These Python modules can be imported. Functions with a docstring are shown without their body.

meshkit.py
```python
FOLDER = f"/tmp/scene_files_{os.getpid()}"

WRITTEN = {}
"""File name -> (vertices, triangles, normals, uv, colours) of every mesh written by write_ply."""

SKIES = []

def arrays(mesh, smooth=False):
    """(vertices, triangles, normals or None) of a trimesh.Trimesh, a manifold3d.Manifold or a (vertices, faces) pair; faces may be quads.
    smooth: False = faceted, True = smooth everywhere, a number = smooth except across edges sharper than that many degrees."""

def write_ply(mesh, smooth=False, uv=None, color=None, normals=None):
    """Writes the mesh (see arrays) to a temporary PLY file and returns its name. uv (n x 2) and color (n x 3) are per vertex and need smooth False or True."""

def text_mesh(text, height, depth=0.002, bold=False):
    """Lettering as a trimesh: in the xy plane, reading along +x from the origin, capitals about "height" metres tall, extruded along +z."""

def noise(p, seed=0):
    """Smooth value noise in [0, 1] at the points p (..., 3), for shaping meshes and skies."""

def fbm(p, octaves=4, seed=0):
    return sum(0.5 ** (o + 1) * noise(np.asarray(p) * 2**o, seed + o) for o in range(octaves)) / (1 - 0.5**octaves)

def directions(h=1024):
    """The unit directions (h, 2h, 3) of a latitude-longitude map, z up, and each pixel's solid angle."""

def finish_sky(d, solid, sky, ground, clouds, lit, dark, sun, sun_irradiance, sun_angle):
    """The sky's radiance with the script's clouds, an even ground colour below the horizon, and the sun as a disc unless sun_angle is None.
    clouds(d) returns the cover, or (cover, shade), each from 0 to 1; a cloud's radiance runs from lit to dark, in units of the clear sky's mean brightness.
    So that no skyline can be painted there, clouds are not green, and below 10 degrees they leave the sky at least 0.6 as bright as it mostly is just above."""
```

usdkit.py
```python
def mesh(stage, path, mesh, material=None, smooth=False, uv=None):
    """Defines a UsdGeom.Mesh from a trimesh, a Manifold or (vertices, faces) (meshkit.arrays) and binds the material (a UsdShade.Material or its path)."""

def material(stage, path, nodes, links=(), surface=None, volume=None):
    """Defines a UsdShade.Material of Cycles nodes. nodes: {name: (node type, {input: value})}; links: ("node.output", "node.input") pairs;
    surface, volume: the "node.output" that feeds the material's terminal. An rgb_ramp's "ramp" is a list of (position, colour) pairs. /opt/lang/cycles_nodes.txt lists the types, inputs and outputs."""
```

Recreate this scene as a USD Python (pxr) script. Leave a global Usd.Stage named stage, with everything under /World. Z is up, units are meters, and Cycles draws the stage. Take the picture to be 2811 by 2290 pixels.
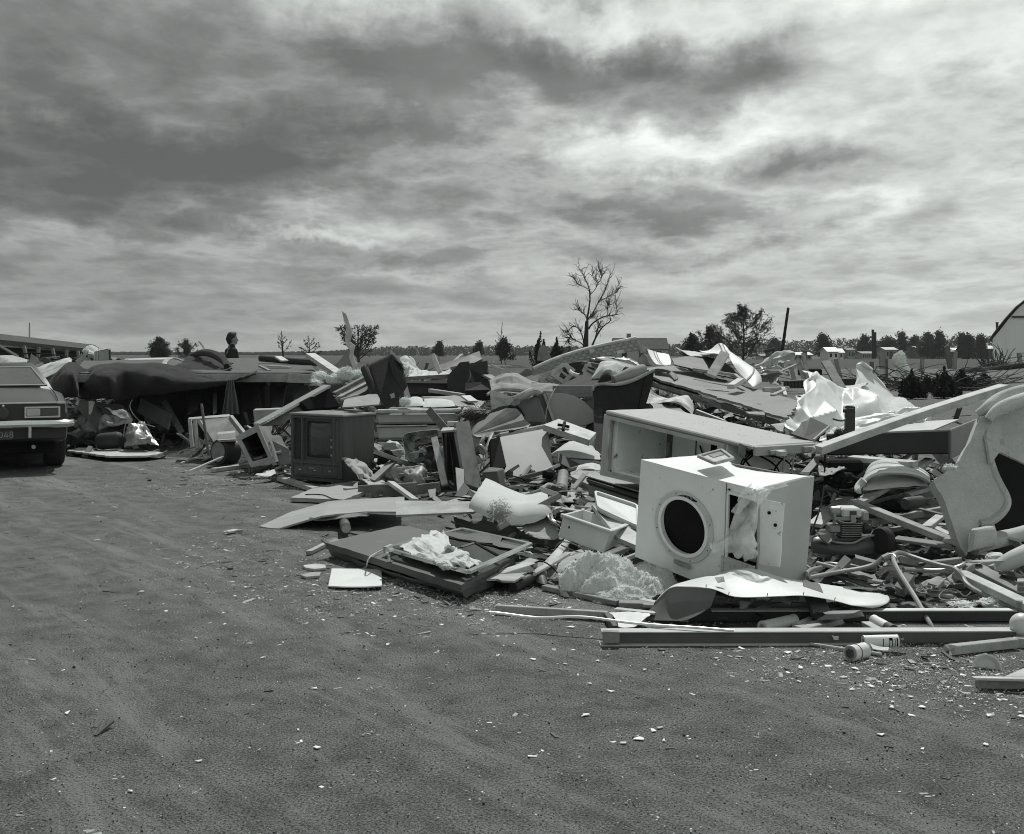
import math, random
import numpy as np, trimesh, shapely, usdkit
from meshkit import noise, fbm, text_mesh
from shapely.geometry import Polygon, Point, box as sbox
from scipy.interpolate import RectBivariateSpline, CubicSpline
from pxr import Usd, UsdGeom, UsdLux, UsdShade, Gf, Sdf, Vt

stage = Usd.Stage.CreateInMemory()
UsdGeom.Xform.Define(stage, '/World')
UsdGeom.Scope.Define(stage, '/World/Looks')
# ------------------------------------------------------------------ camera, sky, sun, exposure
F, CU, HV, EYE = 3050.0, 1405.5, 970.0, 1.5      # lens in photo pixels, its axis, the horizon line, eye height in metres
cam = UsdGeom.Camera.Define(stage, '/World/camera')
cam.CreateHorizontalApertureAttr(36.0); cam.CreateVerticalApertureAttr(36.0 * 834 / 1024)
cam.CreateFocalLengthAttr(36.0 * F / 2811)
cam.CreateVerticalApertureOffsetAttr(-(1145 - HV) / 2811 * 36.0)
cam.CreateClippingRangeAttr(Gf.Vec2f(0.1, 20000))
cam.CreateExposureAttr(0.3)
_c = UsdGeom.Xformable(cam); _c.AddTranslateOp().Set(Gf.Vec3d(0, 0, EYE)); _c.AddRotateXOp().Set(90.0)
SUN_AZ, SUN_EL = math.radians(10), math.radians(56)
sun = UsdLux.DistantLight.Define(stage, '/World/sun')
sun.CreateIntensityAttr(0.88); sun.CreateAngleAttr(0.53); sun.CreateNormalizeAttr(True); sun.CreateColorAttr(Gf.Vec3f(1.0, 0.995, 0.985))
_s = UsdGeom.Xformable(sun); _s.AddRotateZOp().Set(-math.degrees(SUN_AZ)); _s.AddRotateXOp().Set(-(90 - math.degrees(SUN_EL)))
HAZE = 0.00012
TINT = np.array([0.958, 1.0, 0.972])

def sky_material():
    N = {'sky': ('sky_texture', {'sky_type': 'single_scattering', 'sun_disc': False, 'sun_elevation': SUN_EL, 'sun_rotation': SUN_AZ}),
         'bw': ('rgb_to_bw', {}), 'tc': ('texture_coordinate', {}),
         'sep': ('separate_xyz', {}), 'zc': ('math', {'math_type': 'maximum', 'value2': 0.0}), 'za': ('math', {'math_type': 'add', 'value2': 0.16}),
         'px': ('math', {'math_type': 'divide'}), 'py': ('math', {'math_type': 'divide'}), 'pl': ('combine_xyz', {'z': 3.7}),
         'n1': ('noise_texture', {'scale': 1.15, 'detail': 9.0, 'roughness': 0.55, 'distortion': 0.25}),
         'n2': ('noise_texture', {'scale': 3.6, 'detail': 7.0, 'roughness': 0.56, 'distortion': 0.3}),
         'nw': ('noise_texture', {'scale': 4.5, 'detail': 8.0, 'roughness': 0.62}),
         'ws': ('mix_color', {'blend_type': 'subtract', 'fac': 1.0, 'b': (0.5, 0.5, 0.5), 'use_clamp': False}),
         'wm': ('mix_color', {'blend_type': 'multiply', 'fac': 1.0, 'b': (0.30, 0.10, 0.17), 'use_clamp': False}),
         'dir': ('mix_color', {'blend_type': 'add', 'fac': 1.0, 'use_clamp': False})}
    L = [('sky.color', 'bw.color'), ('tc.generated', 'sep.vector'), ('sep.z', 'zc.value1'), ('zc.value', 'za.value1'),
         ('sep.x', 'px.value1'), ('za.value', 'px.value2'), ('sep.y', 'py.value1'), ('za.value', 'py.value2'), ('px.value', 'pl.x'), ('py.value', 'pl.y'),
         ('pl.vector', 'n1.vector'), ('pl.vector', 'n2.vector'), ('tc.generated', 'nw.vector'), ('nw.color', 'ws.a'), ('ws.result', 'wm.a'),
         ('wm.result', 'dir.b'), ('tc.generated', 'dir.a')]
    # tone of the cloud deck (in cloud units); cloud masses (u, v, half width, half height, amount)
    N['t1'] = ('math', {'math_type': 'multiply_add', 'value2': 0.75, 'value3': 0.02}); L.append(('n1.fac', 't1.value1'))
    N['t2'] = ('math', {'math_type': 'multiply_add', 'value2': 0.2, 'value3': -0.1}); L.append(('n2.fac', 't2.value1'))
    N['hz'] = ('map_range', {'range_type': 'smoothstep', 'from_min': 0.0, 'from_max': 0.14, 'to_min': 0.45, 'to_max': 1.0, 'clamp': True}); L.append(('zc.value', 'hz.value'))
    N['s00'] = ('math', {'math_type': 'add'}); L += [('t1.value', 's00.value1'), ('t2.value', 's00.value2')]
    N['s01'] = ('math', {'math_type': 'subtract', 'value2': 0.46}); N['s02'] = ('math', {'math_type': 'multiply'}); N['s0'] = ('math', {'math_type': 'add', 'value2': 0.46})
    L += [('s00.value', 's01.value1'), ('s01.value', 's02.value1'), ('hz.result', 's02.value2'), ('s02.value', 's0.value1')]
    # heaped clouds: bright crisp rims, darker bellies
    N['q1'] = ('noise_texture', {'scale': 1.75, 'detail': 8.0, 'roughness': 0.60, 'distortion': 0.1}); N['pm'] = ('mapping', {'mapping_type': 'point', 'location': (3.1, 1.7, 0), 'scale': (1.0, 0.8, 1)})
    N['qr'] = ('rgb_ramp', {'ramp': [(x, (y, y, y)) for x, y in ((0, .30), (.40, .30), (.46, .55), (.50, .66), (.57, .45), (.66, .20), (.8, .08), (1, .05))]}); N['qo'] = ('math', {'math_type': 'subtract', 'value2': 0.36}); N['qa'] = ('math', {'math_type': 'multiply', 'value2': 0.60})
    N['qs'] = ('math', {'math_type': 'multiply'}); N['sp'] = ('math', {'math_type': 'add'})
    L += [('pl.vector', 'pm.vector'), ('pm.vector', 'q1.vector'), ('q1.fac', 'qr.fac'), ('qr.color', 'qo.value1'), ('qo.value', 'qa.value1'), ('qa.value', 'qs.value1'), ('hz.result', 'qs.value2'), ('s0.value', 'sp.value1'), ('qs.value', 'sp.value2')]
    N['cx'] = ('clamp', {'min': -.42, 'max': .42}); N['gx'] = ('math', {'math_type': 'multiply_add', 'value2': 0.30, 'value3': 0.02}); L += [('sep.x', 'cx.value'), ('cx.result', 'gx.value1')]
    N['s1'] = ('math', {'math_type': 'add'}); L += [('sp.value', 's1.value1'), ('gx.value', 's1.value2')]
    prev = 's1.value'
    for i, (u, v, a, b, amt) in enumerate(CLOUDS):
        d = np.array([(u - CU) / F, 1, (HV - v) / F]); k = np.linalg.norm(d); d /= k
        s = np.array([F / a * k, 1.6, F / b * k])
        N[f'm{i}'] = ('mapping', {'mapping_type': 'point', 'location': tuple(-d * s), 'scale': tuple(s)})
        N[f'g{i}'] = ('gradient_texture', {'gradient_type': 'spherical'})
        N[f'e{i}'] = ('map_range', {'range_type': 'smoothstep', 'from_min': 0.0, 'from_max': 0.75, 'to_min': 0.0, 'to_max': 1.0, 'clamp': True})
        N[f'a{i}'] = ('math', {'math_type': 'multiply_add', 'value2': amt})
        L += [('dir.result', f'm{i}.vector'), (f'm{i}.vector', f'g{i}.vector'), (f'g{i}.fac', f'e{i}.value'), (f'e{i}.result', f'a{i}.value1'), (prev, f'a{i}.value3')]
        prev = f'a{i}.value'
    N['ramp'] = ('rgb_ramp', {'ramp': [(x, tuple(np.array([y] * 3) * TINT)) for x, y in ((0, .07), (.15, .105), (.3, .165), (.45, .27), (.6, .42), (.78, .62), (1, .88))]})
    N['gain'] = ('mix_color', {'blend_type': 'multiply', 'fac': 1.0, 'b': (CLOUD_GAIN,) * 3, 'use_clamp': False})
    N['mix'] = ('mix_color', {'blend_type': 'mix', 'fac': 0.93, 'use_clamp': False})
    N['bg'] = ('background_shader', {'strength': 0.1})
    L += [(prev, 'ramp.fac'), ('ramp.color', 'gain.a'), ('bw.val', 'mix.a'), ('gain.result', 'mix.b'), ('mix.result', 'bg.color')]
    return usdkit.material(stage, '/World/Looks/sky', N, L, surface='bg.background')

CLOUD_GAIN = 10.0
CLOUDS = [(150, 430, 1000, 180, -.33), (760, 400, 640, 170, -.20), (350, 590, 800, 50, -.13), (1000, 695, 560, 60, -.17), (1750, 180, 620, 130, -.22),
          (1720, 545, 560, 75, -.12), (2250, 400, 380, 45, -.14), (1900, 660, 600, 50, -.10), (1350, 620, 420, 90, -.10), (2100, 150, 500, 70, -.10), (600, 120, 700, 110, -.04), (1900, 450, 300, 30, -.06),
          (1750, 365, 400, 80, .22), (2150, 300, 520, 90, .16), (1180, 0, 720, 170, .36), (1990, -20, 900, 110, .26), (2700, 40, 700, 220, .14),
          (2350, 560, 460, 60, .16), (1000, 430, 240, 60, .16), (750, 640, 300, 30, .10), (600, 790, 900, 90, -.02), (1250, 300, 250, 60, .06), (2300, 760, 900, 150, .06)]
sky = UsdLux.DomeLight.Define(stage, '/World/sky')
sky.CreateIntensityAttr(1.0)
UsdShade.MaterialBindingAPI.Apply(sky.GetPrim()).Bind(sky_material())
sky.GetPrim().SetCustomDataByKey('kind', 'structure')

# ------------------------------------------------------------------ scene bookkeeping
rng = np.random.default_rng(7); random.seed(7)
taken, placed = {}, []

def numbered(parent, name):
    k = taken.get((parent, name), 0); taken[(parent, name)] = k + 1
    return f'{parent}/{name}' if k == 0 else f'{parent}/{name}_{k:03d}'

def tag(prim, label=None, cat=None, group=None, kind=None):
    for k, v in (('label', label), ('category', cat), ('group', group), ('kind', kind)):
        if v: prim.SetCustomDataByKey(k, v)

def cat_(ms):
    return trimesh.util.concatenate([as_tm(m) for m in ms])

def as_tm(m):
    if isinstance(m, trimesh.Trimesh): return m
    v, f = np.asarray(m[0], float), np.asarray(m[1], int)
    return trimesh.Trimesh(v, f, process=False)

class Thing:
    """An Xform at the thing's base; parts are given in world metres."""
    def __init__(self, name, label, cat, group=None, kind=None):
        self.path = numbered('/World', name); self.parts = []
        self.x = UsdGeom.Xform.Define(stage, self.path); tag(self.x.GetPrim(), label, cat, group, kind)
        self.cat = cat
    def part(self, name, mesh, mat, label=None, of=None, smooth=30, kind=None):
        path = numbered(of or self.path, name)
        UsdGeom.Xform.Define(stage, path)      # place holder, typed Mesh in done()
        self.parts.append((path, as_tm(mesh), mat, label, smooth, kind)); return path
    def done(self):
        lo = np.min([p[1].vertices.min(0) for p in self.parts], 0); hi = np.max([p[1].vertices.max(0) for p in self.parts], 0)
        base = np.array([(lo[0] + hi[0]) / 2, (lo[1] + hi[1]) / 2, lo[2]])
        self.x.AddTranslateOp().Set(Gf.Vec3d(*map(float, base)))
        for path, m, mat, label, smooth, kind in self.parts:
            m = trimesh.Trimesh(m.vertices - base, m.faces, process=False)
            o = usdkit.mesh(stage, path, m, mat, smooth=smooth); tag(o.GetPrim(), label, kind=kind)
        placed.append(((lo + hi) / 2, self.path)); return self

def one(name, label, cat, mesh, mat, group=None, smooth=30, kind=None):
    m = as_tm(mesh); lo, hi = m.vertices.min(0), m.vertices.max(0)
    base = np.array([(lo[0] + hi[0]) / 2, (lo[1] + hi[1]) / 2, lo[2]])
    path = numbered('/World', name)
    o = usdkit.mesh(stage, path, trimesh.Trimesh(m.vertices - base, m.faces, process=False), mat, smooth=smooth)
    o.AddTranslateOp().Set(Gf.Vec3d(*map(float, base))); tag(o.GetPrim(), label, cat, group, kind)
    placed.append(((lo + hi) / 2, path)); return o

def struct(name, mesh, mat, smooth=30, label=None, kind='structure'):
    o = usdkit.mesh(stage, numbered('/World', name), as_tm(mesh), mat, smooth=smooth); tag(o.GetPrim(), label, kind=kind); return o

# ------------------------------------------------------------------ points: where a line of sight through the photo meets a depth or a height
def p(u, v, d): return np.array([(u - CU) / F * d, d, EYE - (v - HV) / F * d])
def g(u, v, z=0.0): return p(u, v, (EYE - z) * F / (v - HV))
def ps(*a): return np.array([p(*x) for x in a])
def gs(*a): return np.array([g(*x) for x in a])
def unit(v): v = np.asarray(v, float); return v / max(np.linalg.norm(v), 1e-12)

# ------------------------------------------------------------------ shapes
def facing(c, n):
    """n turned towards the sky, or towards the camera when it is close to level."""
    if abs(n[2]) > 0.25: return n if n[2] > 0 else -n
    return n if np.dot(n, np.array([0, 0, EYE]) - c) > 0 else -n

def slab(pts, th, rag=0.0, seed=0, step=0.08):
    """A flat polygon given by the corners of its seen face, th metres thick behind it; rag roughens its outline."""
    pts = np.asarray(pts, float); c = pts.mean(0)
    n = np.zeros(3)
    for a, b in zip(pts, np.roll(pts, -1, 0)): n += np.cross(a - c, b - c)
    n = unit(n); nf = facing(c, n)
    ex = unit(pts[1] - pts[0]); ex = unit(ex - n * np.dot(ex, n)); ey = np.cross(n, ex)
    if rag > 0:
        r = np.random.default_rng(seed); out = []
        for a, b in zip(pts, np.roll(pts, -1, 0)):
            k = max(1, int(np.linalg.norm(b - a) / step)); m = np.cross(n, unit(b - a))
            for i in range(k):
                q = a + (b - a) * i / k
                if i: q = q + m * r.normal(0, rag) + unit(b - a) * r.normal(0, rag)
                out.append(q)
        pts = np.array(out)
    q2 = np.c_[(pts - c) @ ex, (pts - c) @ ey]
    poly = Polygon(q2)
    if not poly.is_valid: poly = poly.convex_hull if poly.buffer(0).geom_type != 'Polygon' else poly.buffer(0)
    m = trimesh.creation.extrude_polygon(poly, 1.0, engine='earcut')
    h = (pts - c) @ n
    v2 = m.vertices[:, :2]
    from scipy.spatial import cKDTree
    dd, ii = cKDTree(q2).query(v2)
    off = h[ii]
    V = c + v2[:, :1] * ex + v2[:, 1:2] * ey + np.outer(off, n) - np.outer((1 - m.vertices[:, 2]) * th, nf)
    m = trimesh.Trimesh(V, m.faces, process=False); trimesh.repair.fix_normals(m) if m.is_watertight else None
    return m

def panel(poly, c4, th, lift=0.0, cuts=0):
    """A shapely polygon in the unit square, mapped onto the corners (bottom left, bottom right, top right, top left) and given a thickness."""
    c4 = np.asarray(c4, float)
    if cuts: poly = poly.segmentize(1.0 / cuts)
    n = facing(c4.mean(0), unit(np.cross(c4[2] - c4[0], c4[3] - c4[1])))
    ms = []
    for pg in getattr(poly, 'geoms', [poly]):
        m = trimesh.creation.extrude_polygon(pg, 1.0, engine='earcut')
        s, t, w = m.vertices.T
        V = (np.outer((1 - s) * (1 - t), c4[0]) + np.outer(s * (1 - t), c4[1]) + np.outer(s * t, c4[2]) + np.outer((1 - s) * t, c4[3]))
        V = V + np.outer(lift - (1 - w) * th, n)
        m = trimesh.Trimesh(V, m.faces, process=False)
        if m.volume < 0: m.invert()
        ms.append(m)
    return cat_(ms)

def framepoly(w, h=None):
    h = h or w
    return sbox(0, 0, 1, 1).difference(sbox(w, h, 1 - w, 1 - h))

def sheet(ctrl, th=0.004, res=(28, 28), amp=0.0, freq=3.0, seed=0, ridge=False, k=3, tear=0.0):
    """A thin surface through a grid of points, wrinkled by noise; tear makes its border uneven."""
    c = np.asarray(ctrl, float); n, m, _ = c.shape
    a, b = np.linspace(0, 1, n), np.linspace(0, 1, m)
    A, B = np.linspace(0, 1, res[0]), np.linspace(0, 1, res[1])
    if tear:
        r = noise(np.c_[B * 14, np.zeros(len(B)), np.zeros(len(B)) + seed], seed); r2 = noise(np.c_[A * 14, np.ones(len(A)) * 5, np.zeros(len(A)) + seed], seed)
    G = np.stack([RectBivariateSpline(a, b, c[..., i], kx=min(k, n - 1), ky=min(k, m - 1), s=0)(A, B) for i in range(3)], -1)
    if tear:
        w = np.clip(1 - np.minimum(A, 1 - A) * 5, 0, 1)[:, None, None]
        mid = G.mean(0, keepdims=True); G = G + (mid - G) * w * (tear * (r - .3))[None, :, None]
        w = np.clip(1 - np.minimum(B, 1 - B) * 5, 0, 1)[None, :, None]
        mid = G.mean(1, keepdims=True); G = G + (mid - G) * w * (tear * (r2 - .3))[:, None, None]
    def normals(G):
        du = np.gradient(G, axis=0); dv = np.gradient(G, axis=1); N = np.cross(du, dv)
        return N / np.maximum(np.linalg.norm(N, axis=-1, keepdims=True), 1e-9)
    N = normals(G)
    if amp:
        q = G * freq
        f = fbm(q, 4, seed) - .5
        if ridge: f = crease(G, freq, seed)
        G = G + N * (f * 2 * amp)[..., None]
        N = normals(G)
    V = np.concatenate([(G).reshape(-1, 3), (G - N * th).reshape(-1, 3)])
    R, C = res; idx = np.arange(R * C).reshape(R, C)
    a_, b_, c_, d_ = idx[:-1, :-1].ravel(), idx[1:, :-1].ravel(), idx[1:, 1:].ravel(), idx[:-1, 1:].ravel()
    top = np.r_[np.c_[a_, b_, c_], np.c_[a_, c_, d_]]; bot = top[:, ::-1] + R * C
    loop = np.r_[idx[:, 0], idx[-1, 1:], idx[-2::-1, -1], idx[0, -2:0:-1]]; nx = np.roll(loop, -1)
    side = np.r_[np.c_[nx, loop, loop + R * C], np.c_[nx, loop + R * C, nx + R * C]]
    return trimesh.Trimesh(V, np.r_[top, bot, side], process=False)

def crease(G, freq, seed):
    """Crumpling: flat facets that meet in sharp folds, at three sizes."""
    from scipy.interpolate import LinearNDInterpolator
    R = np.random.default_rng(seed); n, m, _ = G.shape; out = np.zeros((n, m))
    L = np.array([np.linalg.norm(np.diff(G[:, m // 2], axis=0), axis=1).sum(), np.linalg.norm(np.diff(G[n // 2], axis=0), axis=1).sum()])
    s, t = np.meshgrid(np.linspace(0, 1, n), np.linspace(0, 1, m), indexing='ij')
    for o, w in ((1, .5), (2.3, .27), (5, .12)):
        k = int(np.clip(L[0] * L[1] * (freq * o * .8) ** 2, 5, 900)); P_ = np.r_[R.uniform(-.1, 1.1, (k, 2)), [(-.6, -.6), (-.6, 1.6), (1.6, -.6), (1.6, 1.6)]]
        out += w * LinearNDInterpolator(P_ * L, R.uniform(-1, 1, len(P_)))(s * L[0], t * L[1])
    return out * .7

def loft(rings, cap=True):
    """Closed rings of equal length joined in order."""
    R = np.asarray(rings, float); k, n, _ = R.shape
    V = R.reshape(-1, 3); f = []
    for i in range(k - 1):
        a = np.arange(n) + i * n; b = np.roll(np.arange(n), -1) + i * n
        f += [np.c_[a, b, b + n], np.c_[a, b + n, a + n]]
    if cap:
        V = np.r_[V, [R[0].mean(0)], [R[-1].mean(0)]]
        a = np.arange(n); b = np.roll(a, -1)
        f += [np.c_[b, a, np.full(n, k * n)], np.c_[a + (k - 1) * n, b + (k - 1) * n, np.full(n, k * n + 1)]]
    m = trimesh.Trimesh(V, np.vstack(f), process=False)
    if m.volume < 0: m.invert()
    return m

def beam(a, b, w, t, up=(0, 0, 1), splint=0.0, seed=0, ch=0.003, rings=2, bow=0.0):
    """A piece of timber from a to b: w wide, t thick along up, with eased edges; splint breaks its ends."""
    a, b = np.asarray(a, float), np.asarray(b, float); d = unit(b - a); up = np.asarray(up, float)
    if abs(np.dot(d, up)) > .95: up = np.array([0, -1, .1])
    s = unit(np.cross(d, up)); u = np.cross(s, d)
    ch = min(ch, w * .2, t * .2); x, y = w / 2, t / 2
    pr = np.array([(x, y - ch), (x - ch, y), (-x + ch, y), (-x, y - ch), (-x, -y + ch), (-x + ch, -y), (x - ch, -y), (x, -y + ch)])
    r = np.random.default_rng(seed); L = np.linalg.norm(b - a); R = []
    for i, f in enumerate(np.linspace(0, 1, rings + (4 if bow else 0))):
        ring = a + d * L * f + np.outer(pr[:, 0], s) + np.outer(pr[:, 1], u) + u * bow * math.sin(math.pi * f)
        if splint and f in (0.0, 1.0): ring = ring + np.outer(r.uniform(0, splint, 8) * (1 if f == 0 else -1) * np.repeat(r.uniform(.2, 1.6, 4), 2), d)
        R.append(ring)
    return loft(R)

def path_pts(pts, n, k=3):
    pts = np.asarray(pts, float)
    if len(pts) == 2: return pts[0] + np.outer(np.linspace(0, 1, n), pts[1] - pts[0])
    t = np.r_[0, np.cumsum(np.linalg.norm(np.diff(pts, axis=0), axis=1))]
    return CubicSpline(t, pts)(np.linspace(0, t[-1], n))

def tube(pts, r, n=8, steps=None, flat=1.0):
    """A round bar along a smooth line; r is a number or one radius per given point."""
    pts = np.asarray(pts, float); steps = steps or (2 if len(pts) == 2 else 6 * len(pts))
    q = path_pts(pts, steps); rr = np.interp(np.linspace(0, 1, steps), np.linspace(0, 1, np.size(r)) if np.size(r) > 1 else [0, 1], r if np.size(r) > 1 else [r, r])
    tg = np.gradient(q, axis=0); ref = np.array([0, 0, 1.0]); R = []
    if abs(np.dot(unit(tg[0]), ref)) > .9: ref = np.array([1.0, 0, 0])
    s = unit(np.cross(tg[0], ref))
    for i in range(steps):
        d = unit(tg[i]); s = unit(s - d * np.dot(s, d)); u = np.cross(d, s); a = np.arange(n) * 2 * math.pi / n
        R.append(q[i] + rr[i] * (np.outer(np.cos(a), s) + np.outer(np.sin(a), u) * flat))
    return loft(R)

def lathe(a, b, prof, n=24):
    """Turned about the line a-b; prof lists (metres along from a, radius)."""
    a, b = np.asarray(a, float), np.asarray(b, float); d = unit(b - a); ref = np.array([0, 0, 1.0]) if abs(d[2]) < .9 else np.array([1.0, 0, 0])
    s = unit(np.cross(d, ref)); u = np.cross(d, s); t = np.arange(n) * 2 * math.pi / n
    return loft([a + d * h + max(r, 1e-4) * (np.outer(np.cos(t), s) + np.outer(np.sin(t), u)) for h, r in prof])

class Cage:
    """Eight corners of a box that may be out of square: (left, front, bottom) to (right, back, top); parts are placed in its unit coordinates."""
    def __init__(self, ftl, ftr, fbl, fbr, btl, btr, bbl=None, bbr=None):
        c = [np.asarray(x, float) for x in (fbl, fbr, ftl, ftr, btl, btr)]
        bbl = c[0] + (c[4] - c[2]) if bbl is None else bbl; bbr = c[1] + (c[5] - c[3]) if bbr is None else bbr
        self.c = np.array([[[c[0], c[2]], [bbl, c[4]]], [[c[1], c[3]], [bbr, c[5]]]])     # [x][y][z]
    def __call__(self, q):
        q = np.atleast_2d(q).astype(float); x, y, z = q.T
        out = 0
        for i in (0, 1):
            for j in (0, 1):
                for k in (0, 1):
                    w = (x if i else 1 - x) * (y if j else 1 - y) * (z if k else 1 - z)
                    out = out + np.outer(w, self.c[i, j, k])
        return out
    def box(self, x0, x1, y0, y1, z0, z1, ch=0.0, sub=0):
        m = cbox(np.array([x0, y0, z0]), np.array([x1, y1, z1]), ch, self.size())
        if sub: m = m.subdivide_to_size(sub)
        return trimesh.Trimesh(self(m.vertices), m.faces, process=False)
    def size(self):
        return np.array([np.linalg.norm(self.c[1, 0, 0] - self.c[0, 0, 0]), np.linalg.norm(self.c[0, 1, 1] - self.c[0, 0, 1]), np.linalg.norm(self.c[0, 0, 1] - self.c[0, 0, 0])])
    def map(self, m): return trimesh.Trimesh(self(m.vertices), m.faces, process=False)
    def front(self, poly, y0, y1):
        """A polygon of the front face (x, z in unit coordinates) from depth y0 to y1."""
        ms = []
        for pg in getattr(poly, 'geoms', [poly]):
            m = trimesh.creation.extrude_polygon(pg, 1.0, engine='earcut')
            x, z, w = m.vertices.T
            m = trimesh.Trimesh(self(np.c_[x, y1 + (y0 - y1) * w, z]), m.faces, process=False)
            if m.volume < 0: m.invert()
            ms.append(m)
        return cat_(ms)

def cbox(lo, hi, ch=0.0, size=(1, 1, 1)):
    """An axis-aligned box with chamfered edges; ch in metres where size gives the metres per unit."""
    lo, hi = np.asarray(lo, float), np.asarray(hi, float)
    if not ch:
        m = trimesh.creation.box(hi - lo); m.apply_translation((lo + hi) / 2); return m
    c = np.minimum(ch / np.asarray(size, float), (hi - lo) * .3); pts = []
    for sx in (0, 1):
        for sy in (0, 1):
            for sz in (0, 1):
                s = np.array([sx, sy, sz]); q = np.where(s, hi, lo); ins = np.where(s, -c, c)
                for ax in range(3):
                    w = q + ins; w[ax] = q[ax]; pts.append(w)
    return trimesh.convex.convex_hull(np.array(pts))

def box(lo, hi, ch=0.004): return cbox(lo, hi, ch)

def rotz(m, deg, about=(0, 0, 0)):
    m = as_tm(m).copy(); m.apply_transform(trimesh.transformations.rotation_matrix(math.radians(deg), [0, 0, 1], about)); return m

def pillow(c4, bulge, n=14, th=None, amp=0.006, seed=0, power=.5):
    """A stuffed shape between four corners (bottom left, bottom right, top right, top left)."""
    c4 = np.asarray(c4, float); nrm = facing(c4.mean(0), unit(np.cross(c4[2] - c4[0], c4[3] - c4[1])))
    s, t = np.meshgrid(np.linspace(0, 1, n), np.linspace(0, 1, n), indexing='ij')
    G = ((1 - s) * (1 - t))[..., None] * c4[0] + (s * (1 - t))[..., None] * c4[1] + (s * t)[..., None] * c4[2] + ((1 - s) * t)[..., None] * c4[3]
    h = (np.clip(16 * s * (1 - s) * t * (1 - t), 0, 1) ** power * bulge)
    w = amp * (fbm(G * 9, 3, seed) - .5) * 2
    A = G + nrm * (h + w)[..., None]; B = G - nrm * (h * .7)[..., None]
    V = np.r_[A.reshape(-1, 3), B.reshape(-1, 3)]; idx = np.arange(n * n).reshape(n, n)
    a_, b_, c_, d_ = idx[:-1, :-1].ravel(), idx[1:, :-1].ravel(), idx[1:, 1:].ravel(), idx[:-1, 1:].ravel()
    top = np.r_[np.c_[a_, b_, c_], np.c_[a_, c_, d_]]
    m = trimesh.Trimesh(V, np.r_[top, top[:, ::-1] + n * n], process=True); m.merge_vertices(digits_vertex=5)
    if m.volume < 0: m.invert()
    return m

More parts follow.
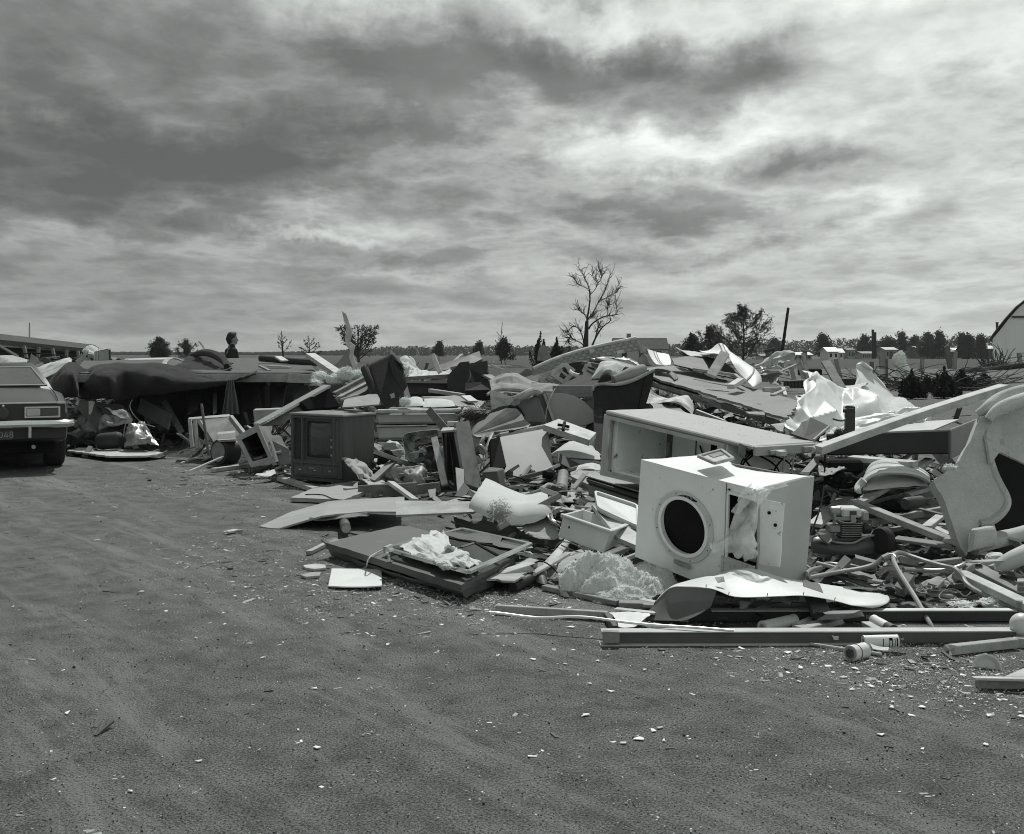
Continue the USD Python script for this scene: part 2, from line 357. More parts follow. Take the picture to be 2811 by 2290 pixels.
def tuft(c, r, seed=0, fib=500, sub=5, amp=.35, fl=.07):
    """A torn wad of insulation wool: a lumpy core, folds and loose fibres."""
    c, r = np.asarray(c, float), np.asarray(r, float); R = np.random.default_rng(seed)
    m = trimesh.creation.icosphere(sub); v = m.vertices.copy()
    f = fbm(v * 2.2 + seed * 3.1, 5, seed); s = np.abs(fbm(v * np.array([3, 3, 8]) + seed, 3, seed + 9) - .5)
    h2 = fbm(v * 14 + seed, 3, seed + 4)
    rad = .74 + amp * 1.6 * (f - .45) - .5 * s + .10 * (h2 - .5)
    V = v * rad[:, None] * r; V[:, 2] = np.maximum(V[:, 2], -r[2] * .55)
    ms = [trimesh.Trimesh(V + c, m.faces, process=False)]
    if fib:
        ii = R.integers(0, len(V), fib); b0 = V[ii] * R.uniform(.9, 1.06, (fib, 1)); comb = unit(R.normal(0, 1, 3) * [1, 1, .3]); q = fbm(v[ii] * 2 + 5, 2, seed)[:, None] - .5
        d = R.normal(0, .55, (fib, 3)) + comb + q * 4 * np.cross(comb, [0, 0, 1]) + v[ii] * .25; d -= v[ii] * (np.sum(d * v[ii], 1) * .75)[:, None]; d /= np.linalg.norm(d, axis=1)[:, None]
        ln = R.uniform(.4, 1.3, fib)[:, None] * fl * 2; sd = np.cross(d, v[ii]); sd /= np.maximum(np.linalg.norm(sd, axis=1), 1e-6)[:, None]; wd = R.uniform(.0008, .0026, fib)[:, None]
        md = b0 + d * ln * .5 + v[ii] * ln * .12; tp = b0 + d * ln + R.normal(0, .15, (fib, 3)) * ln
        P_ = np.stack([b0 - sd * wd, b0 + sd * wd, md - sd * wd, md + sd * wd, tp], 1).reshape(-1, 3) + c; P_[:, 2] = np.maximum(P_[:, 2], .004); i = np.arange(fib)[:, None] * 5
        ms.append(trimesh.Trimesh(P_, np.vstack([i + [0, 1, 3], i + [0, 3, 2], i + [2, 3, 4]]), process=False))
    return cat_(ms)

# ------------------------------------------------------------------ materials (grey, as on the monochrome print)
mats = {}
def col(x): return tuple(np.array([x] * 3) * TINT)

def mat(name, val, rough=.6, spec=.3, metal=0.0, lo=.75, scale=6.0, stretch=(1, 1, 1), detail=6, spots=0.0, spot_scale=9.0, spot_val=.05, bump=0.0, bscale=60.0, fine=0.0, fscale=300.0, sheen=0.0, trans=0.0, speck=(.62, .70)):
    """A worn surface: val is its colour, lo the darkest shade of its mottling, spots the share of dirt stains, fine a grain."""
    key = f'{name}_{len(mats)}' if name in mats else name
    if name in mats: return mats[name]
    N = {'ge': ('geometry', {}), 'mp': ('mapping', {'mapping_type': 'point', 'scale': stretch}), 'n': ('noise_texture', {'scale': scale, 'detail': float(detail), 'roughness': .6}),
         'r': ('rgb_ramp', {'ramp': [(.25, col(val * lo)), (.7, col(val))]}), 'p': ('principled_bsdf', {'roughness': rough, 'specular_ior_level': spec, 'metallic': metal})}
    L = [('ge.position', 'mp.vector'), ('mp.vector', 'n.vector'), ('n.fac', 'r.fac')]; out = 'r.color'
    if fine:
        N['fn'] = ('noise_texture', {'scale': fscale, 'detail': 3.0, 'roughness': .7}); N['fr'] = ('map_range', {'from_min': .3, 'from_max': .7, 'to_min': 1 - fine, 'to_max': 1 + fine * .6})
        N['fm'] = ('mix_color', {'blend_type': 'multiply', 'fac': 1.0, 'use_clamp': False}); N['fc'] = ('combine_color', {})
        L += [('mp.vector', 'fn.vector'), ('fn.fac', 'fr.value'), ('fr.result', 'fc.r'), ('fr.result', 'fc.g'), ('fr.result', 'fc.b'), (out, 'fm.a'), ('fc.color', 'fm.b')]; out = 'fm.result'
    if spots:
        N['sn'] = ('noise_texture', {'scale': spot_scale, 'detail': 7.0, 'roughness': .68}); N['sr'] = ('map_range', {'from_min': speck[0], 'from_max': speck[1], 'to_min': 0.0, 'to_max': spots, 'clamp': True})
        N['sm'] = ('mix_color', {'blend_type': 'mix', 'b': col(spot_val)})
        L += [('ge.position', 'sn.vector'), ('sn.fac', 'sr.value'), ('sr.result', 'sm.fac'), (out, 'sm.a')]; out = 'sm.result'
    if bump:
        N['bn'] = ('noise_texture', {'scale': bscale, 'detail': 4.0, 'roughness': .6}); N['b'] = ('bump', {'strength': 1.0, 'distance': bump})
        L += [('mp.vector', 'bn.vector'), ('bn.fac', 'b.height'), ('b.normal', 'p.normal')]
    if sheen: N['p'][1].update({'sheen_weight': sheen, 'sheen_roughness': .5})
    L.append((out, 'p.base_color')); surf = 'p.BSDF'
    if trans:
        N['tb'] = ('translucent_bsdf', {'color': col(val)}); N['mx'] = ('mix_closure', {'fac': trans}); L += [('p.BSDF', 'mx.closure1'), ('tb.BSDF', 'mx.closure2')]; surf = 'mx.closure'
    mats[name] = usdkit.material(stage, f'/World/Looks/{name}', N, L, surface=surf); return mats[name]

ENAMEL = mat('white_enamel', .76, .36, .4, lo=.88, spots=.85, spot_scale=20, spot_val=.12, speck=(.645, .70))
ENAMEL2 = mat('cream_enamel', .32, .4, .4, lo=.86, spots=.8, spot_scale=14, spot_val=.12, speck=(.64, .72))
WHITE = mat('white_paint', .50, .6, .2, lo=.52, scale=7, detail=9, spots=.8, spot_scale=10, spot_val=.18, fine=.12, fscale=70)
PALE = mat('pale_board', .37, .7, .15, lo=.5, scale=6, detail=9, spots=.7, spot_val=.14, fine=.14, fscale=70)
GREYB = mat('grey_board', .25, .65, .2, lo=.52, scale=5, detail=9, spots=.7, spot_scale=7, spot_val=.09, fine=.15, fscale=70)
MIDG = mat('mid_grey', .17, .6, .25, lo=.5, scale=6, detail=9, spots=.5, spot_val=.1)
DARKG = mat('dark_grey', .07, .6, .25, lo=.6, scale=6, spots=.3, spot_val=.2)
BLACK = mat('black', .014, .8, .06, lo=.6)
WOOD = mat('pale_timber', .42, .75, .12, lo=.5, scale=12, stretch=(.25, 2.4, 2.4), spots=.5, spot_scale=9, spot_val=.14, fine=.28, fscale=60)
WOODM = mat('weathered_timber', .26, .75, .15, lo=.62, scale=9, stretch=(.3, 2.2, 2.2), spots=.5, spot_val=.09, fine=.3, fscale=60)
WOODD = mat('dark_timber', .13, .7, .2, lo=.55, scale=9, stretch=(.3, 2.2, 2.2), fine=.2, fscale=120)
PLY = mat('plywood', .30, .7, .15, lo=.74, scale=3.2, stretch=(.35, 1.6, 1), detail=9, spots=.4, spot_scale=10, spot_val=.16, fine=.08, fscale=160)
VENEER = mat('walnut_veneer', .075, .38, .45, lo=.55, scale=5, stretch=(2.4, 2.4, .3), fine=.25, fscale=60)
CARPET = mat('dark_carpet', .030, .95, .05, lo=.6, scale=4, sheen=.18, bump=.02, bscale=70, fine=.35, fscale=160)
UPHD = mat('dark_upholstery', .035, .85, .1, lo=.6, scale=6, sheen=.2, bump=.006, bscale=90, fine=.3, fscale=150)
UPHL = mat('pale_upholstery', .46, .9, .05, lo=.8, scale=7, sheen=.2, bump=.003, bscale=160, fine=.16, fscale=90, spots=.35, spot_scale=5, spot_val=.28)
CLOTH = mat('white_cloth', .68, .9, .05, lo=.85, sheen=.1, trans=.25, bump=.003, bscale=120)
CLOTHG = mat('grey_cloth', .36, .9, .05, lo=.7, sheen=.15, bump=.004, bscale=90)
WOOL = mat('insulation_wool', .86, .95, .02, lo=.78, scale=14, trans=.35, fine=.2, fscale=140, bump=.005, bscale=160)
TIN = mat('sheet_tin', .62, .42, .5, metal=.15, lo=.85, scale=4, spots=.4, spot_scale=8, spot_val=.25)
TIN_SHADE = mat('tin_shaded_side', .14, .5, .4, metal=.15, lo=.8)  # bare tin of the curl, darkened further to deepen its shade
FOIL = mat('bright_sheeting', .62, .45, .4, lo=.85, scale=3)
CHROME = mat('chrome', .62, .2, .5, metal=.95, lo=.8)
STEEL = mat('dull_steel', .32, .45, .5, metal=.6, lo=.6, scale=8)
PIPE = mat('pipe_steel', .30, .42, .5, metal=.35, lo=.6, scale=14, spots=.5, spot_scale=30, spot_val=.12)
RUBBER = mat('tyre_rubber', .022, .75, .25, lo=.7)
IRON = mat('black_iron', .04, .5, .4, metal=.3, lo=.5)
PLASTIC = mat('pale_plastic', .54, .35, .5, lo=.9, spots=.5, spot_scale=18, spot_val=.15)
CORE = mat('shadow_dark_rubble', .11, .9, .05, lo=.35, scale=7, detail=9, bump=.05, bscale=16, fine=.5, fscale=60)  # rubble, its colour darkened to stand for shadow in the gaps

def glass_mat(name, tone=.5, clear=.75):
    mats[name] = usdkit.material(stage, f'/World/Looks/{name}', {'f': ('fresnel', {'IOR': 1.5}), 't': ('transparent_bsdf', {'color': col(tone)}), 'g': ('glossy_bsdf', {'color': col(.95), 'roughness': .03}), 'm': ('mix_closure', {})},
        [('f.fac', 'm.fac'), ('t.BSDF', 'm.closure1'), ('g.BSDF', 'm.closure2')], surface='m.closure'); return mats[name]
GLASS = glass_mat('window_glass', .72)
# ------------------------------------------------------------------ ground: fields to the horizon, lawn, the open gravel lot
def fan(y0, y1, z, spread=1.2, n=2, extra=20, nx=2):
    V, f = [], []
    for y in np.r_[y0, np.geomspace(8, y1, n - 1)]:
        for x in np.linspace(-1, 1, nx): V.append((x * (max(y, 0) * spread + extra), y, z))
    for j in range(n - 1):
        for i in range(nx - 1):
            a = j * nx + i; f += [(a, a + 1, a + nx + 1), (a, a + nx + 1, a + nx)]
    return trimesh.Trimesh(V, f, process=False)

def ground_mat(name, dark, light, scale, fine_scale, fine, band=None, chips=0.0, bump=.02, dust=0.0, bscale=None):
    N = {'ge': ('geometry', {}), 'n1': ('noise_texture', {'scale': scale, 'detail': 9.0, 'roughness': .7}), 'r1': ('rgb_ramp', {'ramp': [(.36, col(dark)), (.5, col((dark + light) / 2)), (.64, col(light))]}),
         'n2': ('noise_texture', {'scale': fine_scale, 'detail': 5.0, 'roughness': .75}), 'r2': ('map_range', {'from_min': .40, 'from_max': .60, 'to_min': 1 - fine, 'to_max': 1 + fine * 1.2}), 'c2': ('combine_color', {}),
         'm2': ('mix_color', {'blend_type': 'multiply', 'fac': 1.0, 'use_clamp': False}), 'p': ('principled_bsdf', {'roughness': .9, 'specular_ior_level': .15}),
         'b': ('bump', {'strength': 1.0, 'distance': bump})}
    L = [('ge.position', 'n1.vector'), ('ge.position', 'n2.vector'), ('n1.fac', 'r1.fac'), ('n2.fac', 'r2.value'), ('r2.result', 'c2.r'), ('r2.result', 'c2.g'), ('r2.result', 'c2.b'),
         ('r1.color', 'm2.a'), ('c2.color', 'm2.b'), ('n2.fac', 'b.height'), ('b.normal', 'p.normal')]; out = 'm2.result'
    if dust:       # pale dust drifted along the tracks that cross the lot
        N['rot'] = ('mapping', {'mapping_type': 'point', 'rotation': (0, 0, math.radians(52)), 'scale': (1, 1, 1)}); N['ro2'] = ('mapping', {'mapping_type': 'point', 'scale': (.22, 1.5, 1)}); N['dn'] = ('noise_texture', {'scale': 1.5, 'detail': 12.0, 'roughness': .80, 'distortion': .3})
        N['dr'] = ('map_range', {'from_min': .50, 'from_max': .61, 'to_min': 0.0, 'to_max': dust, 'clamp': True}); N['dm'] = ('mix_color', {'blend_type': 'mix', 'b': col(light * 1.55)})
        N['d2'] = ('math', {'math_type': 'multiply'})
        L += [('ge.position', 'rot.vector'), ('rot.vector', 'ro2.vector'), ('ro2.vector', 'dn.vector'), ('dn.fac', 'dr.value'), ('dr.result', 'd2.value1'), ('r2.result', 'd2.value2'), ('d2.value', 'dm.fac'), (out, 'dm.a')]; out = 'dm.result'
    if chips:
        N['v'] = ('voronoi_texture', {'scale': 42.0, 'feature': 'f1'}); N['vs'] = ('separate_color', {}); N['v1'] = ('math', {'math_type': 'less_than', 'value2': .22}); N['v2'] = ('math', {'math_type': 'less_than', 'value2': chips}); N['v3'] = ('math', {'math_type': 'multiply'})
        N['vm'] = ('mix_color', {'blend_type': 'mix', 'b': col(.42)})
        L += [('ge.position', 'v.vector'), ('v.color', 'vs.color'), ('v.distance', 'v1.value1'), ('vs.r', 'v2.value1'), ('v1.value', 'v3.value1'), ('v2.value', 'v3.value2'), ('v3.value', 'vm.fac'), (out, 'vm.a')]; out = 'vm.result'
    L.append((out, 'p.base_color'))
    mats[name] = usdkit.material(stage, f'/World/Looks/{name}', N, L, surface='p.BSDF'); return mats[name]

LOT = ground_mat('lot_gravel', .062, .118, 4.5, 105, .72, chips=.0, bump=.010, dust=.8)
GRASS = ground_mat('field_grass', .05, .10, .12, 6, .45, bump=.05)
LAWN = ground_mat('lawn_grass', .07, .115, .35, 14, .4, bump=.03)
PLOUGH = ground_mat('ploughed_soil', .03, .045, .1, 2, .3, bump=.05)
struct('field', fan(-30, 2600, -.012, 1.6, 26, 60, 9), GRASS)
LOT_EDGE = [(-60, -20), (60, -20), (60, 4), (13, 13.5), (6, 17), (0, 30), (-40, 34)]
lot = trimesh.creation.extrude_polygon(Polygon(LOT_EDGE), .012, engine='earcut'); lot.apply_translation((0, 0, -.012))
struct('gravel_lot', lot, LOT)
lq = Polygon([(14, 14.5), (60, 6), (90, 60), (62, 112), (18, 100), (7, 40), (6.6, 18)]).segmentize(.5); lq = Polygon([(x + 1.2 * (noise((x * .5, y * .5, 1)) - .5) + .3 * (noise((x * 2, y * 2, 2)) - .5), y + 1.2 * (noise((x * .5, y * .5, 3)) - .5) + .3 * (noise((x * 2, y * 2, 4)) - .5)) for x, y in lq.exterior.coords]).buffer(0); lq = max(getattr(lq, 'geoms', [lq]), key=lambda q: q.area)
lawn = trimesh.creation.extrude_polygon(lq, .006, engine='earcut'); lawn.apply_translation((0, 0, -.011))
struct('lawn', lawn, LAWN)
pl = trimesh.creation.extrude_polygon(Polygon([(18, 106), (64, 118), (80, 150), (150, 300), (62, 310), (30, 200)]), .01, engine='earcut'); pl.apply_translation((0, 0, -.011))
struct('ploughed_field', pl, PLOUGH)

pw = trimesh.creation.extrude_polygon(Polygon([(-700, 60), (-30, 46), (-4, 42), (6, 60), (16, 110), (40, 330), (120, 640), (-900, 680)]), .01, engine='earcut'); pw.apply_translation((0, 0, -.0115))
struct('ploughed_field', pw, PLOUGH)

# ------------------------------------------------------------------ trees
BARK = mat('dark_bark', .035, .9, .1, lo=.6, scale=3)
TWIG = mat('grey_twig', .055, .9, .1)
LEAF = mat('spring_leaf', .055, .7, .2, lo=.5, scale=2, trans=.3)
LEAF2 = mat('conifer_leaf', .055, .8, .1, lo=.5, scale=3, trans=.15)
LEAFD = mat('dark_far_leaf', .085, .85, .05, lo=.6, scale=.3, trans=.2); LEAFG = mat('far_leaf', .11, .85, .05, lo=.6, scale=.08, trans=.2)

def limb_tree(base, h, w, seed, limbs=26, t0=.15, t1=.95, rise=.8, twigs=9, prof=None, r0=None, stems=1):
    """A trunk with curved side limbs and twigs: three lists of (points, radii) and the places where leaves grow."""
    R = np.random.default_rng(seed); base = np.asarray(base, float); r0 = r0 or h * .02; tr, lm, tw, at = [], [], [], []
    prof = prof or ([0, .25, .55, .85, 1], [.55, 1, .95, .55, .12])
    top = base + np.array([R.normal(0, .04) * h, R.normal(0, .04) * h, h * .97]); mid = (base + top) / 2 + R.normal(0, .02, 3) * h
    sp = path_pts([base, mid, top], 16); tr.append((sp, (r0, r0 * .18)))
    for i in range(limbs):
        t = t0 + (t1 - t0) * (i + R.uniform(0, 1)) / limbs; a = i * 2.4 + R.normal(0, .4); q = sp[min(int(t * 15), 14)]; q = q + (sp[min(int(t * 15) + 1, 15)] - q) * (t * 15 % 1)
        L = w / 2 * np.interp(t + .18, *prof) * R.uniform(.75, 1.08); out = np.array([math.cos(a), math.sin(a), 0]); up = L * rise * R.uniform(.7, 1.3); end = q + out * L + [0, 0, min(up, max(base[2] + h - q[2], .1 * h))]
        m = (q + end) / 2 + out * L * .08 - [0, 0, .06 * L] + R.normal(0, .05, 3) * L; pp = path_pts([q, m, end], 9); r = max(r0 * .34 * (1 - t * .6), r0 * .08); lm.append((pp, (r, r * .3)))
        for k in range(twigs):
            f = R.uniform(.25, 1); s = pp[int(f * 8)]; dd = unit(out * .7 + R.normal(0, .55, 3) + [0, 0, .5]); l2 = L * R.uniform(.16, .36); e = s + dd * l2; tw.append((np.array([s, s + dd * l2 * .5 + R.normal(0, .06, 3) * l2, e]), (r * .32, r * .16)))
            at += [s + dd * l2 * x for x in (.4, .7, 1.0)]
            for _ in range(2): e2 = s + dd * l2 * .6; d3 = unit(dd + R.normal(0, .6, 3)); tw.append((np.array([e2, e2 + d3 * l2 * .5]), (r * .2, r * .12))); at.append(e2 + d3 * l2 * .5)
    return tr, lm, tw, np.array(at)

def tree(name, label, u, v_base, v_top, d, seed, leaves=0, leaf=LEAF, leaf_size=.18, width=60, cat='tree', bark=BARK, **kw):
    base = p(u, v_base, d); base[2] = 0; h = EYE - (v_top - HV) / F * d; tr, lm, tw, at = limb_tree(base, h, width * d / F, seed, **kw)
    T = Thing(name, label, cat); m = d * .00016
    mk = lambda ls, n, s: cat_([tube(a, [max(r[0], m * 1.6), max(r[1], m)], n, s) for a, r in ls])
    T.part('trunk', mk(tr, 6, 10), bark); T.part('branches', mk(lm, 4, 6), bark, kind='stuff'); T.part('twigs', mk(tw, 3, 2), TWIG if d < 200 else bark, kind='stuff')
    if leaves:
        R = np.random.default_rng(seed + 50); c = at[R.integers(0, len(at), leaves)] + R.normal(0, leaf_size * 1.5, (leaves, 3)); T.part('crown', leafmesh(c, leaf_size, R), leaf, smooth=False)
    return T.done()

def leafmesh(c, size, R, squash=1.0):
    n = len(c); a = R.normal(0, 1, (n, 3)); a /= np.linalg.norm(a, axis=1)[:, None]; b = np.cross(a, R.normal(0, 1, (n, 3))); b /= np.linalg.norm(b, axis=1)[:, None]
    s = size * R.uniform(.5, 1.3, (n, 1)); b = b * .55
    P = np.stack([c - a * s, c + b * s, c + a * s, c - b * s], 1).reshape(-1, 3); i = np.arange(n)[:, None] * 4
    return trimesh.Trimesh(P, np.r_[i + [0, 1, 2], i + [0, 2, 3]], process=False)

def skeleton_tree():
    """The dead, storm-stripped tree, limb by limb."""
    d = 100.0; S = .2016
    z = lambda pts, dd=0: np.array([p(1500 + x * S, 650 + y * S, d + dd) for x, y in pts])
    limbs = [(((535, 1640), (540, 1400), (552, 1150)), (.62, .38), 0), (((552, 1160), (585, 930), (592, 800), (565, 660), (520, 560), (470, 470), (440, 420)), (.24, .04), 0),
             (((555, 1130), (640, 1020), (720, 870), (790, 740), (840, 600), (870, 520)), (.17, .04), 1.5), (((590, 800), (660, 720), (690, 640), (660, 580), (645, 480)), (.10, .03), -1), (((690, 640), (745, 560), (720, 450)), (.07, .03), -1),
             (((700, 910), (760, 860), (860, 810), (960, 740), (990, 650)), (.10, .03), 2), (((568, 710), (500, 680), (430, 640), (395, 580)), (.07, .03), 1), (((550, 1110), (510, 1050), (440, 1000)), (.14, .06), -1),
             (((575, 1260), (620, 1190), (700, 1130), (830, 1080), (950, 1050), (955, 960), (955, 880)), (.22, .04), 2), (((835, 1080), (830, 1000), (850, 900)), (.08, .03), 2),
             (((600, 1560), (650, 1420), (720, 1290), (800, 1200), (865, 1150), (878, 1105)), (.27, .1), 1), (((660, 1400), (690, 1290), (720, 1190)), (.17, .06), .5),
             (((520, 1520), (500, 1400), (460, 1290), (395, 1225), (320, 1255)), (.20, .05), -1), (((510, 1510), (410, 1420), (340, 1375), (320, 1330), (245, 1295)), (.15, .04), 0), (((395, 1410), (320, 1380), (300, 1440)), (.08, .03), 0), (((560, 1140), (600, 1110), (640, 1060)), (.08, .03), 1)]
    T = Thing('bare_tree', 'tall storm-stripped tree with broken bare limbs above the patterned siding', 'tree')
    limbs = [(a, (r[0] * .42, max(r[1] * .42, .022)), e) for a, r, e in limbs]
    T.part('trunk', cat_([tube(z(a, e), r, 8) for a, r, e in limbs[:1]]), BARK)
    for a, r, e in limbs[1:]: T.part('limb', tube(z(a, e), r, 6), BARK)
    R = np.random.default_rng(3); tw = []
    for a, r, e in limbs[1:]:
        q = path_pts(z(a, e), 14); 
        for i in range(5, 14):
            for _ in range(3 if r[1] < .03 else 1):
                L = R.uniform(.25, .9); dd = unit(unit(q[i] - q[i - 1]) + R.normal(0, .7, 3) + [0, 0, .35]); w = q[i] + dd * L
                tw.append(tube([q[i], q[i] + dd * L * .5 + R.normal(0, .05, 3), w], [.028, .018], 3, 4))
                for _ in range(1): tw.append(tube([w, w + unit(dd + R.normal(0, .7, 3)) * R.uniform(.2, .5)], [.018, .014], 3))
    T.part('twigs', cat_(tw), TWIG); T.done()

skeleton_tree()
RND = ([0, .25, .55, .85, 1], [.6, 1, 1, .6, .15])
tree('leafing_tree', 'large round leafing tree left of the leaning pole', 2038, 1000, 830, 110, 11, leaves=5200, leaf_size=.085, width=165, limbs=44, t0=.10, rise=.75, twigs=11, prof=RND)
tree('leafing_tree', 'smaller dark leafing tree left of the large round tree', 1950, 1000, 890, 115, 12, leaves=3600, leaf_size=.10, width=85, limbs=26, rise=.7, prof=RND)
tree('shrubby_tree', 'low dark bushy tree just right of the small house roof', 1902, 1000, 915, 120, 19, leaves=4200, leaf_size=.11, width=66, limbs=26, rise=.6, prof=RND)
tree('vase_tree', 'broad bare vase-shaped tree behind the splintered upright board', 985, 1000, 893, 190, 14, width=118, limbs=40, t0=.04, t1=.5, rise=1.55, twigs=13, prof=([0, .3, .7, 1], [.6, .9, .9, .7]), r0=.25)
tree('bare_tree', 'leaning bare tree left of the splintered board and right of the man', 778, 1000, 905, 150, 15, width=52, limbs=14, t0=.35, rise=1.0, twigs=9, r0=.16)
tree('bare_tree', 'wide low bare tree close to the splintered board, second from it', 848, 1000, 918, 150, 16, width=60, limbs=16, t0=.2, rise=.9, twigs=9, r0=.13)
tree('bushy_tree', 'dense round bushy tree standing left of the man on the horizon', 436, 1000, 929, 140, 17, leaves=6200, leaf_size=.13, width=58, limbs=26, t0=.08, rise=.7, prof=RND)
tree('sapling', 'thin half-leafed sapling between the dense bushy tree and the man', 512, 1000, 931, 140, 18, leaves=1500, leaf_size=.10, width=62, limbs=22, t0=.15, rise=1.0)
tree('slender_tree', 'very thin tall sapling with wispy top left of the dark evergreen', 1378, 1000, 880, 120, 21, width=40, limbs=16, t0=.25, rise=1.1, twigs=5, r0=.07)
tree('bushy_tree', 'small dark tree with a ragged crown under the wispy sapling', 1388, 1000, 930, 130, 22, leaves=3600, leaf_size=.12, width=46, limbs=20, t0=.2, rise=.6, prof=RND)
tree('small_tree', 'small far tree rising above the treeline at its middle', 1205, 1000, 940, 230, 23, leaves=1800, leaf_size=.2, width=26, limbs=14, t0=.25, prof=RND)
tree('small_tree', 'small far tree above the treeline left of the wispy sapling', 1313, 1000, 939, 230, 24, leaves=1500, leaf_size=.2, width=24, limbs=14, t0=.3, prof=RND)

def evergreen(name, label, u, vb, vt, d, seed, width, n=5200, size=None, ragged=.35):
    b = p(u, vb, d); b[2] = 0; h = EYE - (vt - HV) / F * d; w = width * d / F / 2; R = np.random.default_rng(seed)
    k = 26; off = R.normal(0, .42, (k, 2)) * w; ph = h * np.clip(1 - .55 * np.linalg.norm(off, axis=1) / w, .3, 1) * R.uniform(.72, 1.0, k); ph[0] = h; off[0] = 0; lean = off * R.uniform(.1, .6, (k, 1))
    j = R.integers(0, k, n); t = R.uniform(0, 1, n) ** .8; a = R.uniform(0, 6.283, n); rr = w * .34 * np.interp(t, [0, .3, .75, 1], [.9, 1, .6, .05]) * np.sqrt(R.uniform(.1, 1, n)) * (1 + .8 * (R.uniform(0, 1, n) > .93))
    c = b + np.c_[off[j, 0] + lean[j, 0] * t + rr * np.cos(a), off[j, 1] + lean[j, 1] * t + rr * np.sin(a), .04 * h + t * ph[j] * .95]
    T = Thing(name, label, 'tree' if h > 2.5 else 'shrub')
    T.part('trunk', tube([b - [0, 0, .02], b + [0, 0, h * .6]], [w * .1, w * .04], 6), BARK); T.part('foliage', leafmesh(c, size or w * .13, R), LEAF2, smooth=False); return T.done()
evergreen('evergreen', 'dark ragged evergreen left of the bare storm-stripped tree', 1484, 1000, 908, 95, 31, 44)
evergreen('evergreen', 'lower round dark evergreen between the ragged evergreen and the stripped tree', 1528, 1000, 924, 100, 32, 52)
evergreen('juniper_shrub', 'leftmost dark upright shrub on the lawn behind the white fin', 2503, 1097, 1012, 36.5, 33, 62, ragged=.5)
evergreen('juniper_shrub', 'low rounded dark shrub half hidden behind the leftmost lawn shrub', 2545, 1078, 1028, 42, 34, 44, ragged=.5)
evergreen('juniper_shrub', 'tallest dark shrub on the lawn, right of the leftmost pair', 2592, 1094, 1004, 37, 35, 62, ragged=.5)
evergreen('juniper_shrub', 'wide dark shrub close behind the tallest lawn shrub', 2640, 1072, 1015, 45, 36, 60, ragged=.5)
evergreen('juniper_shrub', 'rightmost dark lawn shrub above the end of the long beam', 2703, 1062, 1018, 50, 37, 40, ragged=.5)

# ------------------------------------------------------------------ the wood along the horizon: one mass
def far_wood():
    R = np.random.default_rng(5); C, S = [], []; trunks = []
    prof = [(-300, 963, 700), (300, 966, 800), (700, 967, 800), (900, 964, 700), (1060, 952, 620), (1250, 949, 600), (1500, 950, 600), (1700, 953, 560), (1850, 944, 520), (1960, 937, 480), (2200, 934, 480), (2400, 927, 430), (2560, 922, 430), (2800, 925, 430), (3100, 925, 430)]
    U, Vt_, D = np.array(prof).T
    for layer in range(4):
        u = -300.0
        while u < 3100:
            d = np.interp(u, U, D) * (1 + .13 * layer); vt = np.interp(u, U, Vt_); h = (EYE - (vt - HV) / F * d) * R.uniform(.72, 1.05)
            w = h * R.uniform(.22, .4) + 1; b = p(u, HV, d); b[2] = 0; n = int(95 if layer < 2 else 60)
            tt = R.uniform(0.02, 1, n); a = R.uniform(0, 6.283, n); rr = w * np.sqrt(R.uniform(0, 1, n)) * np.interp(tt, [0, .3, .7, 1], [.8, 1, .8, .2])
            C.append(b + np.c_[rr * np.cos(a), rr * np.sin(a), tt * h]); S.append(np.full(n, max(h * .055, .55)))
            u += w / d * F * R.uniform(.5, 1.1)
    C = np.concatenate(C); S = np.concatenate(S); R2 = np.random.default_rng(6)
    m = leafmesh(C, 1.0, R2); m.vertices = np.repeat(C, 4, 0) + (m.vertices - np.repeat(C, 4, 0)) * np.repeat(S, 4)[:, None]
    one('far_wood', 'grey band of distant woodland along the whole horizon', 'woodland', m, LEAFG, smooth=False, kind='stuff')
far_wood()
R = np.random.default_rng(8)
for k, (u, vt, w, d) in enumerate([(2262, 917, 36, 300), (2375, 922, 46, 310), (2475, 910, 20, 320), (2545, 917, 50, 300), (2580, 911, 34, 300), (2640, 918, 16, 290), (2658, 920, 15, 290), (2690, 919, 26, 300), (2120, 930, 40, 330), (2440, 930, 60, 320), (2510, 925, 50, 320)]):
    tone = ['leftmost', 'second', 'thin third', 'fourth', 'tallest fifth', 'narrow sixth', 'narrow seventh', 'nearest the barn'][k] if k < 8 else ['near the leaning pole', 'left of two thin masts', 'right of two thin masts'][k - 8]
    tree('far_tree', f'dark tree before the far wood on the right, {tone}', u, 985, vt, d, 100 + k, leaves=2200, leaf_size=.34, leaf=LEAFD, width=w * 1.15, limbs=18, t0=.06, rise=.5, twigs=5, prof=RND)

